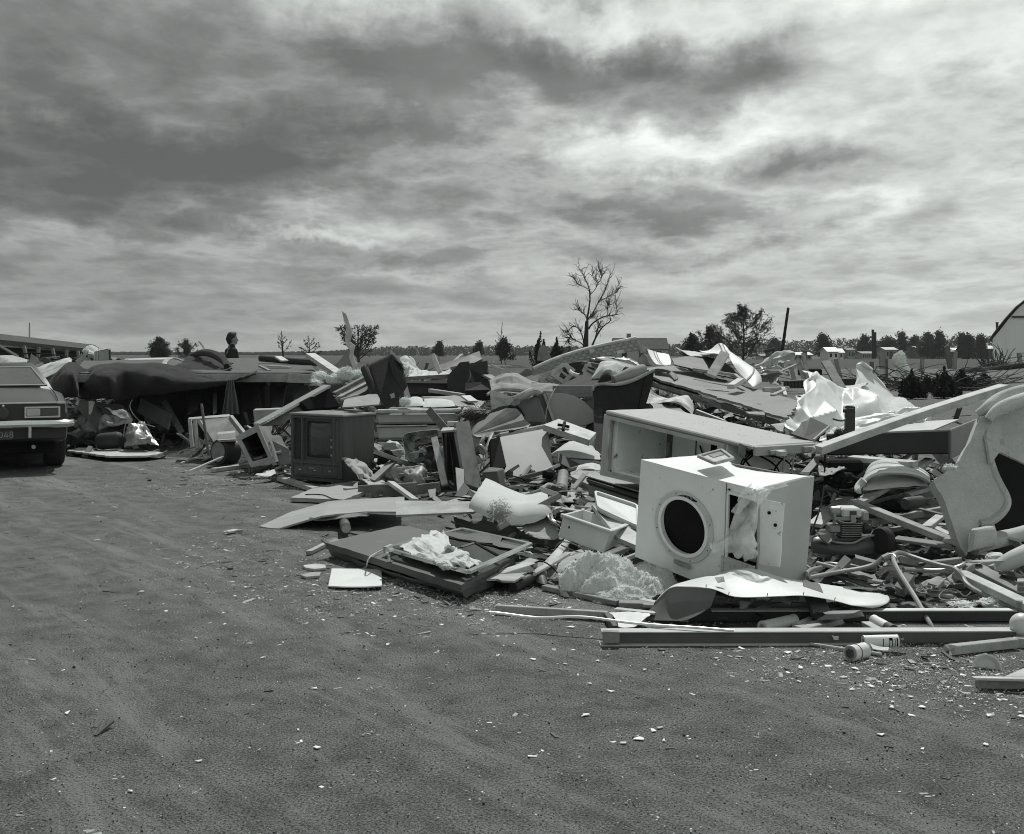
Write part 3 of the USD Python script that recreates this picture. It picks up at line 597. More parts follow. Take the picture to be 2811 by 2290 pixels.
# ------------------------------------------------------------------ far buildings
SIDING = mat('white_siding', .62, .6, .2, lo=.85, scale=1.5)
ROOFD = mat('dark_shingle', .075, .85, .1, lo=.6, scale=1.2, fine=.2, fscale=9)
ROOFL = mat('bright_roof', .55, .5, .3, lo=.9)
BRICKF = mat('far_brick', .16, .8, .1)
def house(name, label, u0, u1, vb, v_eave, v_ridge, d, wall=SIDING, roof=ROOFD, wins=3, depth=7, yaw=0, door=True, chimney=False):
    x0, x1 = p(u0, vb, d)[0], p(u1, vb, d)[0]; he = EYE - (v_eave - HV) / F * d; hr = EYE - (v_ridge - HV) / F * d; y0, y1 = d, d + depth
    T = Thing(name, label, 'house'); 
    prof = Polygon([(y0, -.05), (y1, -.05), (y1, he), ((y0 + y1) / 2, hr), (y0, he)]); m = trimesh.creation.extrude_polygon(prof, x1 - x0, engine='earcut')
    m.vertices = np.c_[m.vertices[:, 2] + x0, m.vertices[:, 0], m.vertices[:, 1]]; m.invert() if m.volume < 0 else None
    T.part('wall', m, wall, smooth=False)
    ym = (y0 + y1) / 2; o = .35
    for s, ya in ((1, y0 - o), (-1, y1 + o)):
        sl = (hr - he) / (ym - y0) if s == 1 else (hr - he) / (y1 - ym)
        T.part('roof', slab([(x0 - o, ya, he - sl * o + .12), (x1 + o, ya, he - sl * o + .12), (x1 + o, ym, hr + .12), (x0 - o, ym, hr + .12)], .1), roof, smooth=False)
    for i in range(wins):
        xc = x0 + (x1 - x0) * (i + .5) / wins; ww = min(1.0, (x1 - x0) / wins * .4); hh = min(1.2, he * .45)
        if door and i == wins // 2: T.part('door', box((xc - .5, y0 - .06, 0), (xc + .5, y0 + .05, 2.0)), DARKG)
        else: T.part('window', box((xc - ww / 2, y0 - .05, he * .55 - hh / 2), (xc + ww / 2, y0 + .05, he * .55 + hh / 2)), BLACK)
    if chimney: T.part('chimney', box((x0 + (x1 - x0) * .25, ym - .4, hr - .5), (x0 + (x1 - x0) * .25 + .8, ym + .4, hr + 1.0)), BRICKF)
    return T.done()
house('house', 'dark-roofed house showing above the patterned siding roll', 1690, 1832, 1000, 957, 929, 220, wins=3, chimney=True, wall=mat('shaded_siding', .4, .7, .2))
house('house', 'white house with bright roof right of the leaning pole', 2274, 2302, 981, 966, 954, 260, roof=ROOFL, wins=2, door=False)
house('shed', 'small white lean-to shed beside the bright-roofed house', 2304, 2315, 978, 968, 958, 262, roof=ROOFL, wins=1, door=False, depth=4)
house('house', 'long low pale house far behind the smashed wreckage', 2178, 2228, 982, 975, 968, 240, wall=PALE, roof=ROOFL, wins=4)
house('house', 'pale flat-roofed house in the middle of the far row', 2432, 2462, 975, 961, 954, 290, wall=PALE, roof=WHITE, wins=3)
house('house', 'small white house with peaked roof left of two dark trees', 2476, 2506, 970, 956, 950, 320, wall=PALE, roof=GREYB, wins=3)
house('house', 'grey house with wide pale roof behind the fence posts', 2518, 2582, 970, 957, 951, 310, wall=MIDG, roof=PALE, wins=4)
house('shed', 'low shed with brilliant white roof in the far row', 2580, 2596, 967, 962, 956, 320, wall=MIDG, roof=ROOFL, wins=1, door=False)
house('shed', 'low grey shed just right of the brilliant white-roofed shed', 2598, 2622, 975, 967, 962, 300, wall=PALE, roof=MIDG, wins=2)
house('house', 'far house with white roof left of the barn', 2618, 2640, 967, 962, 956, 330, wall=DARKG, roof=ROOFL, wins=2)
house('house', 'low house with bright roof right beside the arched barn', 2702, 2732, 968, 958, 950, 300, wall=DARKG, roof=ROOFL, wins=2)
house('house', 'low row house with open bays near the two thin masts', 2368, 2402, 980, 971, 966, 280, wall=PALE, roof=GREYB, wins=6, door=False)
house('house', 'small pale house left of the row house with open bays', 2328, 2345, 974, 962, 956, 300, wall=PALE, roof=DARKG, wins=2, door=False)
house('house', 'long low white house hidden behind the small left treeline', 2092, 2122, 985, 978, 973, 260, wall=WHITE, roof=MIDG, wins=3)

def barn():
    d = 150.0; x0 = p(2725, 1000, d)[0]; W, L = 13.5, 26.0
    T = Thing('arched_barn', 'big pale arched-roof barn cut by the right edge of the picture', 'barn')
    side = [(0, 3.45), (.9, 4.6), (1.9, 6.0), (3.1, 7.5), (4.3, 8.6), (5.5, 9.3), (6.75, 9.6)]; full = side + [(W - x, z) for x, z in side[-2::-1]]
    m = trimesh.creation.extrude_polygon(Polygon([(0, -.1)] + full + [(W, -.1)]), L, engine='earcut'); m.vertices = np.c_[m.vertices[:, 0] + x0, d + m.vertices[:, 2], m.vertices[:, 1]]
    if m.volume < 0: m.invert()
    m = rotz(m, -25, (x0, d, 0))
    T.part('wall', m, mat('barn_wall', .82, .6, .2, lo=.88, scale=.6, stretch=(3, 1, .15)), smooth=False)
    out = [(x0 + x - .45 * math.cos(math.pi * i / 12), z + .22) for i, (x, z) in enumerate(full)]; out[0] = (x0 - .55, 3.3); out[-1] = (x0 + W + .55, 3.3); inn = [(a, b - .14) for a, b in out]
    rm = trimesh.creation.extrude_polygon(Polygon(out + inn[::-1]), L + .8, engine='earcut'); rm.vertices = np.c_[rm.vertices[:, 0], d - .4 + rm.vertices[:, 2], rm.vertices[:, 1]]
    if rm.volume < 0: rm.invert()
    rm = rotz(rm, -25, (x0, d, 0)); T.part('roof', rm, mat('barn_roof', .28, .7, .2), smooth=False)
    T.part('hay_door_rail', rotz(box((x0 + 2.4, d - .18, 6.25), (x0 + 9.5, d - .02, 6.5)), -25, (x0, d, 0)), DARKG)
    T.part('sliding_door', rotz(box((x0 + 5.6, d - .12, .05), (x0 + 9.9, d - .03, 4.2)), -25, (x0, d, 0)), PALE)
    T.part('chimney_pipe', lathe((x0 + .95, d + .8, 3.6), (x0 + .95, d + .8, 5.4), [(0, .16), (2.0, .16), (2.0, .22), (2.12, .22)], 10), DARKG)
    T.done()
barn()
one('leaning_pole', 'leaning dark utility pole standing right of the large leafing tree', 'pole', tube([p(2142, 1000, 62), p(2164, 845, 62)], [.10, .075], 8), BARK)
for k, (u, vt, vb) in enumerate([(2397, 905, 985), (2403, 912, 985)]):
    one('thin_mast', ['left and taller of the two thin dark masts before the far wood', 'right and shorter of the two thin dark masts before the far wood'][k], 'mast', tube([p(u, vb, 240), p(u - 1, vt, 240)], .28, 6), BARK)
one('antenna_mast', 'thin antenna mast above the wrecked shed at far left', 'mast', tube([p(80, 1015, 42), p(81, 886, 42)], [.035, .02], 6), STEEL)
# fence line, posts and branches on the right
one('fallen_log', 'long fallen trunk lying across the lawn in front of the barn', 'log', tube([g(2638, 1022), g(2700, 1016, .1), p(2760, 1009, 100), p(2830, 1000, 100)], .26, 8), BARK)
for k, (u, vb, vt, du) in enumerate([(2424, 1040, 972, -4), (2432, 1036, 985, 0), (2620, 1015, 965, 3), (2610, 1012, 950, -12), (2530, 1020, 985, 2), (2493, 985, 951, 0), (2803, 1012, 968, -6), (2393, 1020, 993, 0), (2308, 1040, 985, -14)]):
    d = EYE * F / (vb - HV) if vb > 1010 else 105
    lab = ['thick leaning fence post with a pale side behind the white fin', 'thin fence post touching the thick leaning post', 'slanted post right of the tallest pair by the brushwood', 'tall dark leaning post in front of the far low shed', 'short post in the brush between the fin and the barn', 'dark post in front of the small peaked house', 'dark post standing before the arched barn', 'short thin stake left of the thick leaning fence post', 'thin leaning stake just right of the dark upright plank'][k]
    one('fence_post', lab, 'post', beam(p(u, vb, d), p(u + du, vt, d), .0045 * d if k in (0, 3) else .003 * d, .003 * d, up=(0, -1, 0)), WOODM if k % 2 == 0 else WOODD)
def brush(name, label, u, v, w, h, d, n, mat_, seed):
    R = np.random.default_rng(seed); ms = []
    for _ in range(n):
        a = p(u + R.uniform(-w, w) * .5, v, d + R.uniform(-2, 2)); a[2] = R.uniform(0, .3); b = a + np.array([R.normal(0, w * .35), R.normal(0, 1), abs(R.normal(0, h * .6))]) * d / F
        c = (a + b) / 2 + R.normal(0, .15, 3); ms.append(tube([a, c, b], [.03 * d / 45, .012 * d / 45], 3, 5))
    one(name, label, 'brush', cat_(ms), mat_, kind='stuff')
brush('brushwood', 'tangled torn brushwood along the fence line right of the fin', 2560, 1030, 330, 60, 46, 150, TWIG, 41)
brush('brushwood', 'heap of broken grey branches against the barn corner', 2730, 1010, 60, 60, 105, 60, TWIG, 42)
for k, (u, v, w, h) in enumerate([(2470, 985, 30, 34), (2478, 1020, 34, 30)]):
    c = p(u, v, 58); R = np.random.default_rng(60 + k)
    one('shredded_insulation', ['upper pale shred of insulation caught in the fence brush', 'lower pale shred of insulation caught in the fence brush'][k], 'insulation', tuft(c, np.array([w, 20, h]) * 58 / F * .8, 60 + k, fib=200, sub=4, fl=.15), WOOL)
one('white_chunk', 'pale square scrap lying by the thick leaning fence post', 'scrap', cbox(p(2410, 1028, 50), p(2422, 1015, 50.3)), WHITE)

# ------------------------------------------------------------------ the air: distance fades the far wood a little
hz = trimesh.creation.box((9200, 3000, 24)); hz.apply_translation((0, 1300, 10.8))
if HAZE: one('haze', 'thin pale haze in the air over the fields', 'haze', hz, usdkit.material(stage, '/World/Looks/haze', {'v': ('principled_volume', {'color': col(.9), 'density': HAZE, 'anisotropy': .2})}, [], volume='v.volume'), smooth=False, kind='stuff')
# ------------------------------------------------------------------ parked car, tail towards the camera
PAINT = mat('car_paint', .035, .28, .35, lo=.9, scale=2, spots=.12, spot_scale=5, spot_val=.2); PAINT_D = mat('car_tail_black', .02, .35, .4)
LAMP = mat('lamp_lens', .06, .2, .5); LAMPW = mat('reverse_lens', .42, .25, .5)
def car():
    a = 27.0; org = np.array([-6.31, 13.72, 0])
    def W(m): m = as_tm(m).copy(); m.vertices[:, 0] *= .9; m = rotz(m, a); m.apply_translation(org); return m
    def ring(y, w, zb, zs, zt, crown=.0):
        h = [(0, zb), (w * .82, zb), (w * .97, zb + .07), (w, zb + .2), (w * 1.0, (zb + zs) / 2 + .08), (w * .985, zs - .09), (w * .94, zs - .03), (w * .82, zs + .012), (w * .5, zt - .006), (0, zt)]
        return [(x, y, z) for x, z in h] + [(-x, y, z) for x, z in h[-2:0:-1]]
    T = Thing('parked_car', 'grey sports coupe parked tail-on at the left edge, tail panel black', 'car')
    body = [ring(.10, .85, .44, .84, .868), ring(.16, .875, .40, .862, .892), ring(.45, .905, .32, .925, .955), ring(.95, .92, .27, .99, 1.035), ring(1.25, .92, .24, .995, 1.06), ring(1.9, .915, .22, .97, 1.03), ring(2.9, .915, .22, .94, .97), ring(3.4, .92, .24, .93, .965), ring(4.2, .90, .3, .87, .90), ring(4.55, .87, .36, .80, .83), ring(4.66, .8, .42, .72, .75)]
    T.part('body', W(loft(body)), PAINT, smooth=50)
    lo = [(x, y, .93) for x, y in ((-.80, 1.02), (.80, 1.02), (.82, 2.0), (.80, 3.38), (-.80, 3.38), (-.82, 2.0))]; hi = [(x, y, z) for x, y, z in ((-.53, 1.78, 1.325), (.53, 1.78, 1.325), (.57, 2.2, 1.345), (.54, 2.72, 1.33), (-.54, 2.72, 1.33), (-.57, 2.2, 1.345))]
    mid = [tuple(np.array(l) * .5 + np.array(h) * .5 + np.array([math.copysign(.035, l[0]), 0, .01])) for l, h in zip(lo, hi)]
    cap = [(x * .8, 2.2 + (y - 2.2) * .8, z + .03) for x, y, z in hi]
    T.part('roof', W(loft([lo, mid, hi, cap])), PAINT, smooth=40)
    def quad(c, th, lift): return W(panel(sbox(0, 0, 1, 1), c, th, lift))
    rg = [(-.68, 1.11, 1.055), (.68, 1.11, 1.055), (.505, 1.70, 1.30), (-.505, 1.70, 1.30)]
    T.part('rear_window', quad(rg, .01, .012), mat('car_glass', .10, .1, 1.0), smooth=False); T.part('window_trim', W(panel(framepoly(.022, .045), rg, .02, .022)), CHROME, smooth=False)
    T.part('headrest', W(panel(sbox(.36, .05, .45, .92), rg, .004, .017)), mat('seat_seen', .12, .5), smooth=False)
    T.part('trunk_seam', W(cat_([tube([(s * .74, .17, .896), (s * .73, .6, .985), (s * .70, .98, 1.04)], .006, 4) for s in (-1, 1)])), BLACK); T.part('deck_lip', W(box((-.84, .085, .862), (.84, .15, .884), .008)), mat('lip_bright', .45, .2, .6, metal=.5))
    T.part('tail_panel', W(box((-.83, .075, .655), (.83, .12, .855), .01)), PAINT_D)
    for s in (1, -1):
        x0, x1 = (.30, .76) if s > 0 else (-.76, -.30)
        T.part('taillight_trim', W(panel(Polygon(framepoly(.05, .14).exterior, framepoly(.05, .14).interiors).buffer(-.012).buffer(.012), [(x0, .06, .69), (x1, .06, .69), (x1, .06, .83), (x0, .06, .83)], .03, .012)), CHROME, smooth=False)
        T.part('taillight', W(box((x0 + .02, .055, .705), (x1 - .02, .075, .815), .01)), LAMP); xr = (x0 + .03, x0 + .2) if s > 0 else (x1 - .2, x1 - .03)
        T.part('reversing_light', W(box((xr[0], .047, .715), (xr[1], .056, .805), .008)), LAMPW)
    T.part('fuel_cap', W(lathe((0.03, .076, .755), (0.03, .03, .755), [(0, .075), (.02, .075), (.026, .066), (.026, 0)], 24)), DARKG); T.part('boot_lock', W(lathe((.03, .076, .845), (.03, .05, .845), [(0, .016), (.01, .016), (.012, 0)], 12)), CHROME)
    bp = [(-.93, .16, .62), (-.88, .03, .615), (-.5, -.02, .615), (0, -.035, .615), (.5, -.02, .615), (.88, .03, .615), (.93, .16, .62)]
    T.part('bumper', W(tube(bp, [.042, .05, .052, .052, .052, .05, .042], 10, 40)), CHROME); T.part('valance', W(box((-.84, .06, .40), (.84, .16, .575), .03)), PAINT_D)
    T.part('bumper_guard', W(box((.335, -.07, .44), (.385, .02, .60), .012)), CHROME); T.part('bumper_guard', W(box((-.385, -.07, .44), (-.335, .02, .60), .012)), CHROME)
    pl = T.part('licence_plate', W(box((-.155, -.005, .43), (.155, .005, .565), .006)), DARKG)
    tx = text_mesh('5048', .075, .003); tx.apply_transform(trimesh.transformations.rotation_matrix(math.pi / 2, [1, 0, 0])); b = tx.bounds; tx.apply_translation((-(b[0][0] + b[1][0]) / 2 + .03, -.006, .455))
    T.part('plate_number', W(tx), PALE, of=pl, smooth=False)
    for s in (1, -1):
        for y in (.98, 3.72):
            w = T.part('wheel', W(lathe((s * .62, y, .336), (s * .86, y, .336), [(0, .2), (0, .30), (.02, .33), (.06, .338), (.2, .338), (.25, .328), (.275, .30), (.275, .2), (.2, .19)], 32)), RUBBER, smooth=40)
            T.part('rim', W(lathe((s * .825, y, .336), (s * .86, y, .336), [(0, .2), (.04, .2), (.05, .19), (.045, .08), (.07, .05), (.07, 0)], 24)), CHROME, of=w)
    T.part('underbody', W(box((-.72, .3, .22), (.72, 4.4, .5), .02)), BLACK); T.part('exhaust_pipe', W(tube([(.42, .12, .32), (.42, .5, .30), (.3, 1.2, .30)], .028, 8)), STEEL)
    T.done()
car()

# ------------------------------------------------------------------ the man behind the carpet, seen in profile
def person():
    from manifold3d import Manifold
    d = 25.0; x0 = p(636, 970, d)[0]
    def S(c, r): return Manifold.sphere(r, 20).translate(tuple(map(float, c)))
    def bones(J, B):
        out = Manifold()
        for a, b in B: out += Manifold.batch_hull([S(J[a][0], J[a][1]), S(J[b][0], J[b][1])])
        return out
    def tm(m, ln=.02, it=8):
        q = m.refine_to_length(ln).to_mesh(); t = trimesh.Trimesh(q.vert_properties[:, :3], q.tri_verts, process=True); trimesh.smoothing.filter_taubin(t, iterations=it); t = rotz(t, 32)
        t.apply_translation((x0, d, .08)); return t
    J = {'pel': ((0, 0, .98), .14), 'pl': ((0, .09, .93), .11), 'pr': ((0, -.09, .93), .11), 'kl': ((.02, .1, .5), .065), 'kr': ((.08, -.1, .5), .065), 'al': ((-.04, .1, .08), .05), 'ar': ((.04, -.1, .08), .05), 'tl': ((.12, .1, .05), .04), 'tr': ((.2, -.1, .05), .04),
         'wa': ((.0, 0, 1.12), .135), 'ch': ((.01, 0, 1.33), .15), 'sl': ((-.01, .19, 1.46), .085), 'sr': ((-.01, -.19, 1.46), .085), 'el': ((.06, .25, 1.2), .05), 'er': ((-.1, -.24, 1.22), .052), 'wl': ((.25, .2, 1.08), .036), 'wr': ((.1, -.24, 1.05), .036), 'nk': ((.0, 0, 1.53), .075), 'nt': ((.02, 0, 1.66), .066)}
    T = Thing('person', 'dark-haired man in a dark jacket standing in profile behind the carpet', 'person')
    sk = bones(J, [('nk', 'nt'), ('wl', 'el'), ('wr', 'er'), ('ch', 'nk')])
    hd = Manifold.batch_hull([S((.02, 0, 1.775), .095), S((.0, 0, 1.74), .09), S((.055, 0, 1.69), .062), S((.085, 0, 1.645), .034), S((.10, 0, 1.76), .035)])
    face = hd + Manifold.batch_hull([S((.118, 0, 1.745), .012), S((.142, 0, 1.708), .014), S((.11, 0, 1.70), .016)]) + S((.115, 0, 1.668), .016) + S((.112, 0, 1.682), .014)
    for s in (1, -1):
        face += Manifold.batch_hull([S((.005, s * .09, 1.745), .018), S((.0, s * .09, 1.70), .014)]); face -= S((.123, s * .034, 1.735), .014)
        w = 'wl' if s > 0 else 'wr'; q, wq = np.array(J[w][0]), np.array([.06, 0, -.06]); face += Manifold.batch_hull([S(q, .032), S(q + wq, .04)])
        for k in range(4):
            o = np.array([0, (k - 1.5) * .02, 0]); f = q + wq + o; face += Manifold.batch_hull([S(f, .011), S(f + [.035, 0, -.035], .010)]) + Manifold.batch_hull([S(f + [.035, 0, -.035], .010), S(f + [.04, 0, -.065], .009)])
        face += Manifold.batch_hull([S(q + [.02, s * -.03, -.03], .013), S(q + [.06, s * -.045, -.05], .011)])
    T.part('body', tm(sk + face, .012, 6), mat('skin', .20, .6, .2, lo=.9))
    coat = bones(J, [('wa', 'ch'), ('pel', 'wa'), ('ch', 'sl'), ('ch', 'sr'), ('sl', 'el'), ('sr', 'er'), ('sl', 'sr')]) + Manifold.batch_hull([S(J['el'][0], .055), S((.2, .21, 1.11), .045)]) + Manifold.batch_hull([S(J['er'][0], .057), S((.06, -.24, 1.09), .045)]) + Manifold.batch_hull([S((.0, .05, 1.57), .062), S((.0, -.05, 1.57), .062), S((.0, .12, 1.5), .06), S((.0, -.12, 1.5), .06)])
    T.part('jacket', tm(coat), mat('dark_jacket', .03, .85, .1)); T.part('trousers', tm(bones(J, [('pel', 'pl'), ('pel', 'pr'), ('pl', 'kl'), ('pr', 'kr'), ('kl', 'al'), ('kr', 'ar')])), MIDG)
    T.part('shoe', tm(bones(J, [('al', 'tl')])), BLACK); T.part('shoe', tm(bones(J, [('ar', 'tr')])), BLACK)
    hair = Manifold.batch_hull([S((-.005, 0, 1.80), .105), S((-.045, 0, 1.74), .085), S((.06, 0, 1.855), .05), S((-.05, 0, 1.66), .05)]) - Manifold.cube((.2, .4, .24), True).translate((.165, 0, 1.70))
    T.part('hair', tm(hair, .012, 4), mat('dark_hair', .018, .7, .3)); T.part('eye', tm(S((.108, -.034, 1.735), .011) + S((.108, .034, 1.735), .011), .006, 1), BLACK); T.done()
person()

# ------------------------------------------------------------------ far left: wrecked shed and pale wreckage
def wrecked_shed():
    T = Thing('wrecked_shed', 'long low wrecked shed with dark roof and pale fascia at far left', 'shed')
    A, B = p(-130, 919, 30), p(283, 962, 42); back = np.array([-2.2, 5.0, .25])
    T.part('roof', slab([A, B, B + back, A + back], .12), ROOFD, smooth=False)
    dn = np.array([0, 0, -.16]); T.part('fascia', beam(A + dn + [0, -.06, -.02], p(195, 955, 39.4) + dn + [0, -.06, .06], .05, .09), PALE)
    T.part('back_wall', slab([A + back * .5 + [0, 0, -.2], B + back * .5 + [0, 0, -.2], B * [1, 1, 0] + back * [.5, .5, 0], A * [1, 1, 0] + back * [.5, .5, 0]], .1), DARKG, smooth=False)
    for k, u in enumerate([-40, 28, 68, 108, 152, 188]):
        f = (u + 130) / 413; q = A + (B - A) * f; T.part('post', beam(q + [0, .1, -.12], [q[0] + (.35 if k % 2 else -.1), q[1] + .1, 0], .09, .09), WOODM)
    T.part('brace', beam(p(-20, 940, 32), p(72, 992, 34), .08, .06), PALE); T.done()
wrecked_shed()
def scrap(name, label, pts, th, m, cat='panel', rag=.012, group=None, seed=None):
    return one(name, label, cat, slab(pts, th, rag=rag, seed=len(placed) if seed is None else seed), m, group, smooth=False)
scrap('framed_sheet', 'pale-framed dark panel leaning in the wreckage left of the carpet', ps((72, 1008, 27), (86, 970, 27.3), (118, 995, 27), (100, 1014, 26.6)), .05, MIDG)
one('crumpled_sheet', 'big crumpled white sheet lying left of the dark carpet', 'sheet', sheet([[p(60, 1060, 24), p(110, 1045, 23.5), p(170, 1010, 23), p(185, 1000, 22)], [p(70, 1025, 25), p(115, 1015, 25), p(165, 992, 25), p(200, 985, 25)], [p(80, 1008, 26), p(120, 1000, 26), p(150, 985, 26.5), p(190, 975, 27)]], .01, (40, 50), .14, 1.6, 4, True), WHITE)
one('crumpled_sheet', 'low crumpled pale sheet at far left under the shed posts', 'sheet', sheet([[p(-30, 1020, 27), p(30, 1015, 27), p(70, 1012, 27)], [p(-30, 995, 29), p(30, 988, 29), p(75, 992, 29)], [p(-30, 990, 30), p(30, 985, 31), p(75, 985, 31)]], .01, (30, 40), .2, 1.4, 5, True), PALE)
scrap('gable_board', 'grey house-shaped board standing left of the white torn box', ps((205, 1006, 25), (207, 990, 25), (228, 975, 25.2), (250, 988, 25), (250, 1006, 25)), .06, GREYB)
T = Thing('torn_box', 'torn white box standing on the wreckage behind the carpet', 'box'); C = Cage(p(258, 966, 24), p(297, 958, 24), p(256, 1008, 24), p(298, 1006, 24), p(268, 962, 25), p(304, 957, 25))
T.part('front_panel', C.box(.35, 1, 0, .06, 0, 1), PALE); T.part('side_panel', C.box(0, .12, 0, 1, 0, 1), WHITE); T.part('strip', C.box(.2, .3, 0, .1, 0, .95), WHITE); T.part('top', C.box(.1, 1, 0, 1, .97, 1.02), WHITE); T.part('back_panel', C.box(.12, 1, .94, 1, 0, .95), MIDG); T.done()
evergreen('bush', 'dark bush behind the grey house-shaped board', 226, 1006, 960, 30, 51, 60, 1600); evergreen('bush', 'dark bush between the torn white box and flat white roof', 325, 1004, 974, 33, 52, 60, 1600)
scrap('roof_sheet', 'flat brilliant white roof sheet lying behind the dark carpet', ps((298, 1006, 27), (345, 985, 33), (470, 981, 33), (455, 1004, 27)), .08, WHITE)
scrap('white_box_end', 'small white box end standing at left of flat roof sheet', ps((330, 1004, 25), (331, 988, 25), (345, 987, 25), (345, 1003, 25)), .2, PALE, rag=0)
# ---------------------------------------------------------------- the torn-off mobile home floor with its carpet
T = Thing('floor_platform', 'torn-off mobile home floor carrying the dark carpet', 'floor section')
fl, fr, br, bl = p(195, 1024, 17.9), p(872, 1023, 17.5), p(835, 980, 24), p(230, 990, 24)
T.part('floor_deck', slab([fl, fr, br, bl], .05, rag=.01), mat('worn_floor', .11, .8, .1, lo=.6, spots=.5, spot_scale=3, spot_val=.07), smooth=False)
T.part('edge_beam', beam(fl + [0, -.03, -.085], p(792, 1023, 17.5) + [0, -.03, -.085], .05, .13), PALE); T.part('edge_beam', beam(p(788, 1027, 17.3) + [0, -.03, -.06], p(872, 1030, 17.3) + [0, -.03, -.06], .06, .14, splint=.06), PALE)
for k, f in enumerate(np.linspace(.06, .95, 7)):
    a, b = fl + (fr - fl) * f, bl + (br - bl) * f; T.part('joist', beam(a + [0, .05, -.13], b + [0, 0, -.13], .05, .14), WOODD)
for f, dz in ((.1, .3), (.42, .25), (.66, .3), (.9, .3)):
    a = (fl + (fr - fl) * f) + [0, 1.6, 0]; T.part('pier', box((a[0] - .2, a[1] - .2, 0), (a[0] + .2, a[1] + .2, a[2] - .24)), DARKG)
T.done()
scrap('hollow_backing', 'dark sheet added to darken the hollow under the torn-off floor', [(-7.2, 20.4, 0), (-7.2, 20.8, 1.18), (-3.0, 20.6, 1.18), (-3.0, 20.2, 0)], .06, DARKG)  # backing added so the hollow under the floor stays dark
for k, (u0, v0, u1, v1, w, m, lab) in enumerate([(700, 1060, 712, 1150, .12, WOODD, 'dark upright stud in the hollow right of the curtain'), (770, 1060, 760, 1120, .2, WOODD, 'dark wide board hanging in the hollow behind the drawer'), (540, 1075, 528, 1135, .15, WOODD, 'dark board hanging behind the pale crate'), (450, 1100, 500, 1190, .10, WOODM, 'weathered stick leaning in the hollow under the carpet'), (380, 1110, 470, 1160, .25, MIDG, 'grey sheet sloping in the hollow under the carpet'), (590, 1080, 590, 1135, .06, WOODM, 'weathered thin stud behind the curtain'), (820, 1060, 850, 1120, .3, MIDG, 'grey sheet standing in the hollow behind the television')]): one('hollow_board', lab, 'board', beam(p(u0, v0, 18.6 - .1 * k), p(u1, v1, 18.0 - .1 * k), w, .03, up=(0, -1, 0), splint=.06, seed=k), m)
D0 = np.array
cr = [[(112, 1066), (150, 1030), (188, 997), (214, 1002), (240, 1012), (258, 1004), (300, 999), (360, 999), (420, 998), (470, 1006), (520, 1018), (570, 1030), (620, 1036), (705, 1017)],
      [(118, 1074), (152, 1044), (190, 1012), (212, 1022), (232, 1036), (252, 1016), (300, 1008), (360, 1010), (420, 1008), (470, 1016), (520, 1028), (572, 1040), (622, 1042), (704, 1020)],
      [(128, 1082), (158, 1060), (196, 1036), (212, 1050), (222, 1060), (246, 1040), (300, 1030), (350, 1034), (420, 1032), (470, 1036), (520, 1044), (574, 1048), (624, 1046), (702, 1023)],
      [(142, 1088), (168, 1078), (200, 1064), (212, 1074), (226, 1076), (250, 1066), (300, 1058), (345, 1066), (420, 1060), (475, 1060), (525, 1058), (576, 1055), (626, 1050), (699, 1027)],
      [(165, 1094), (186, 1092), (204, 1088), (216, 1090), (236, 1092), (262, 1095), (300, 1097), (340, 1099), (420, 1085), (478, 1076), (530, 1068), (580, 1061), (628, 1054), (694, 1031)]]
cd = [[18.2, 18.2, 18.2, 18.3, 18.5, 18.2, 18.0, 18.0, 18.0, 18.0, 18.0, 17.9, 17.8, 17.4], [17.9, 17.7, 17.3, 17.6, 18.2, 17.6, 17.3, 17.4, 17.3, 17.4, 17.5, 17.5, 17.5, 17.2], [17.7, 17.5, 17.0, 17.5, 18.1, 17.3, 16.9, 17.25, 16.95, 17.1, 17.25, 17.3, 17.35, 17.12], [17.6, 17.4, 17.1, 17.5, 17.9, 17.3, 16.9, 17.3, 17.05, 17.1, 17.2, 17.3, 17.35, 17.1], [17.6, 17.5, 17.35, 17.5, 17.6, 17.4, 17.2, 17.35, 17.4, 17.4, 17.4, 17.45, 17.45, 17.15]]
one('carpet', 'large dark carpet slumped in folds over the floor edge', 'carpet', sheet([[p(u, v, d) for (u, v), d in zip(r, q)] for r, q in zip(cr, cd)], .025, (60, 170), .06, 2.2, 2), CARPET, smooth=60)
one('carpet_roll', 'dark rolled carpet end curling over the floor behind the carpet', 'carpet', tube(ps((526, 975, 20.5), (548, 970, 20), (580, 971, 19.4), (606, 983, 19), (622, 1006, 18.5)), [.04, .06, .07, .075, .05], 12), CARPET)
one('dark_cloth', 'dark rumpled cloth heaped on the floor left of the rolled carpet', 'cloth', sheet([[p(470, 1020, 18.6), p(540, 1026, 18.4), p(640, 1022, 18.2)], [p(490, 1000, 19.2), p(550, 1003, 19.2), p(630, 1008, 19)], [p(520, 985, 20.5), p(570, 986, 20.5), p(640, 1000, 20)]], .02, (30, 40), .12, 1.8, 6), CARPET)
one('torn_hoop', 'pale torn ring lying on the floor right of flat white roof', 'scrap', tube(ps((452, 1000, 19.5), (458, 988, 20), (480, 984, 20.3), (500, 990, 20.2), (508, 1003, 19.6), (500, 1012, 19.2)), .045, 6, flat=.4), PALE)
one('dark_roll', 'slim dark roll lying along the back of the floor', 'roll', tube(ps((715, 984, 21), (800, 991, 20.5), (868, 996, 20)), .06, 8), CARPET)
one('white_plank', 'short white plank lying on the floor right of the rolled carpet', 'plank', beam(p(738, 1006, 19), p(797, 1008, 18.8), .12, .03), WHITE); one('stick', 'thin dark stick lying on the floor before the white plank', 'stick', beam(p(712, 1005, 18.6), p(740, 1018, 18.2), .05, .03), WOODM)
one('stick', 'thin pale broken stick poking up left of the man', 'stick', tube(ps((546, 937, 20), (556, 950, 20), (582, 978, 19.6)), [.016, .022], 5), WHITE)
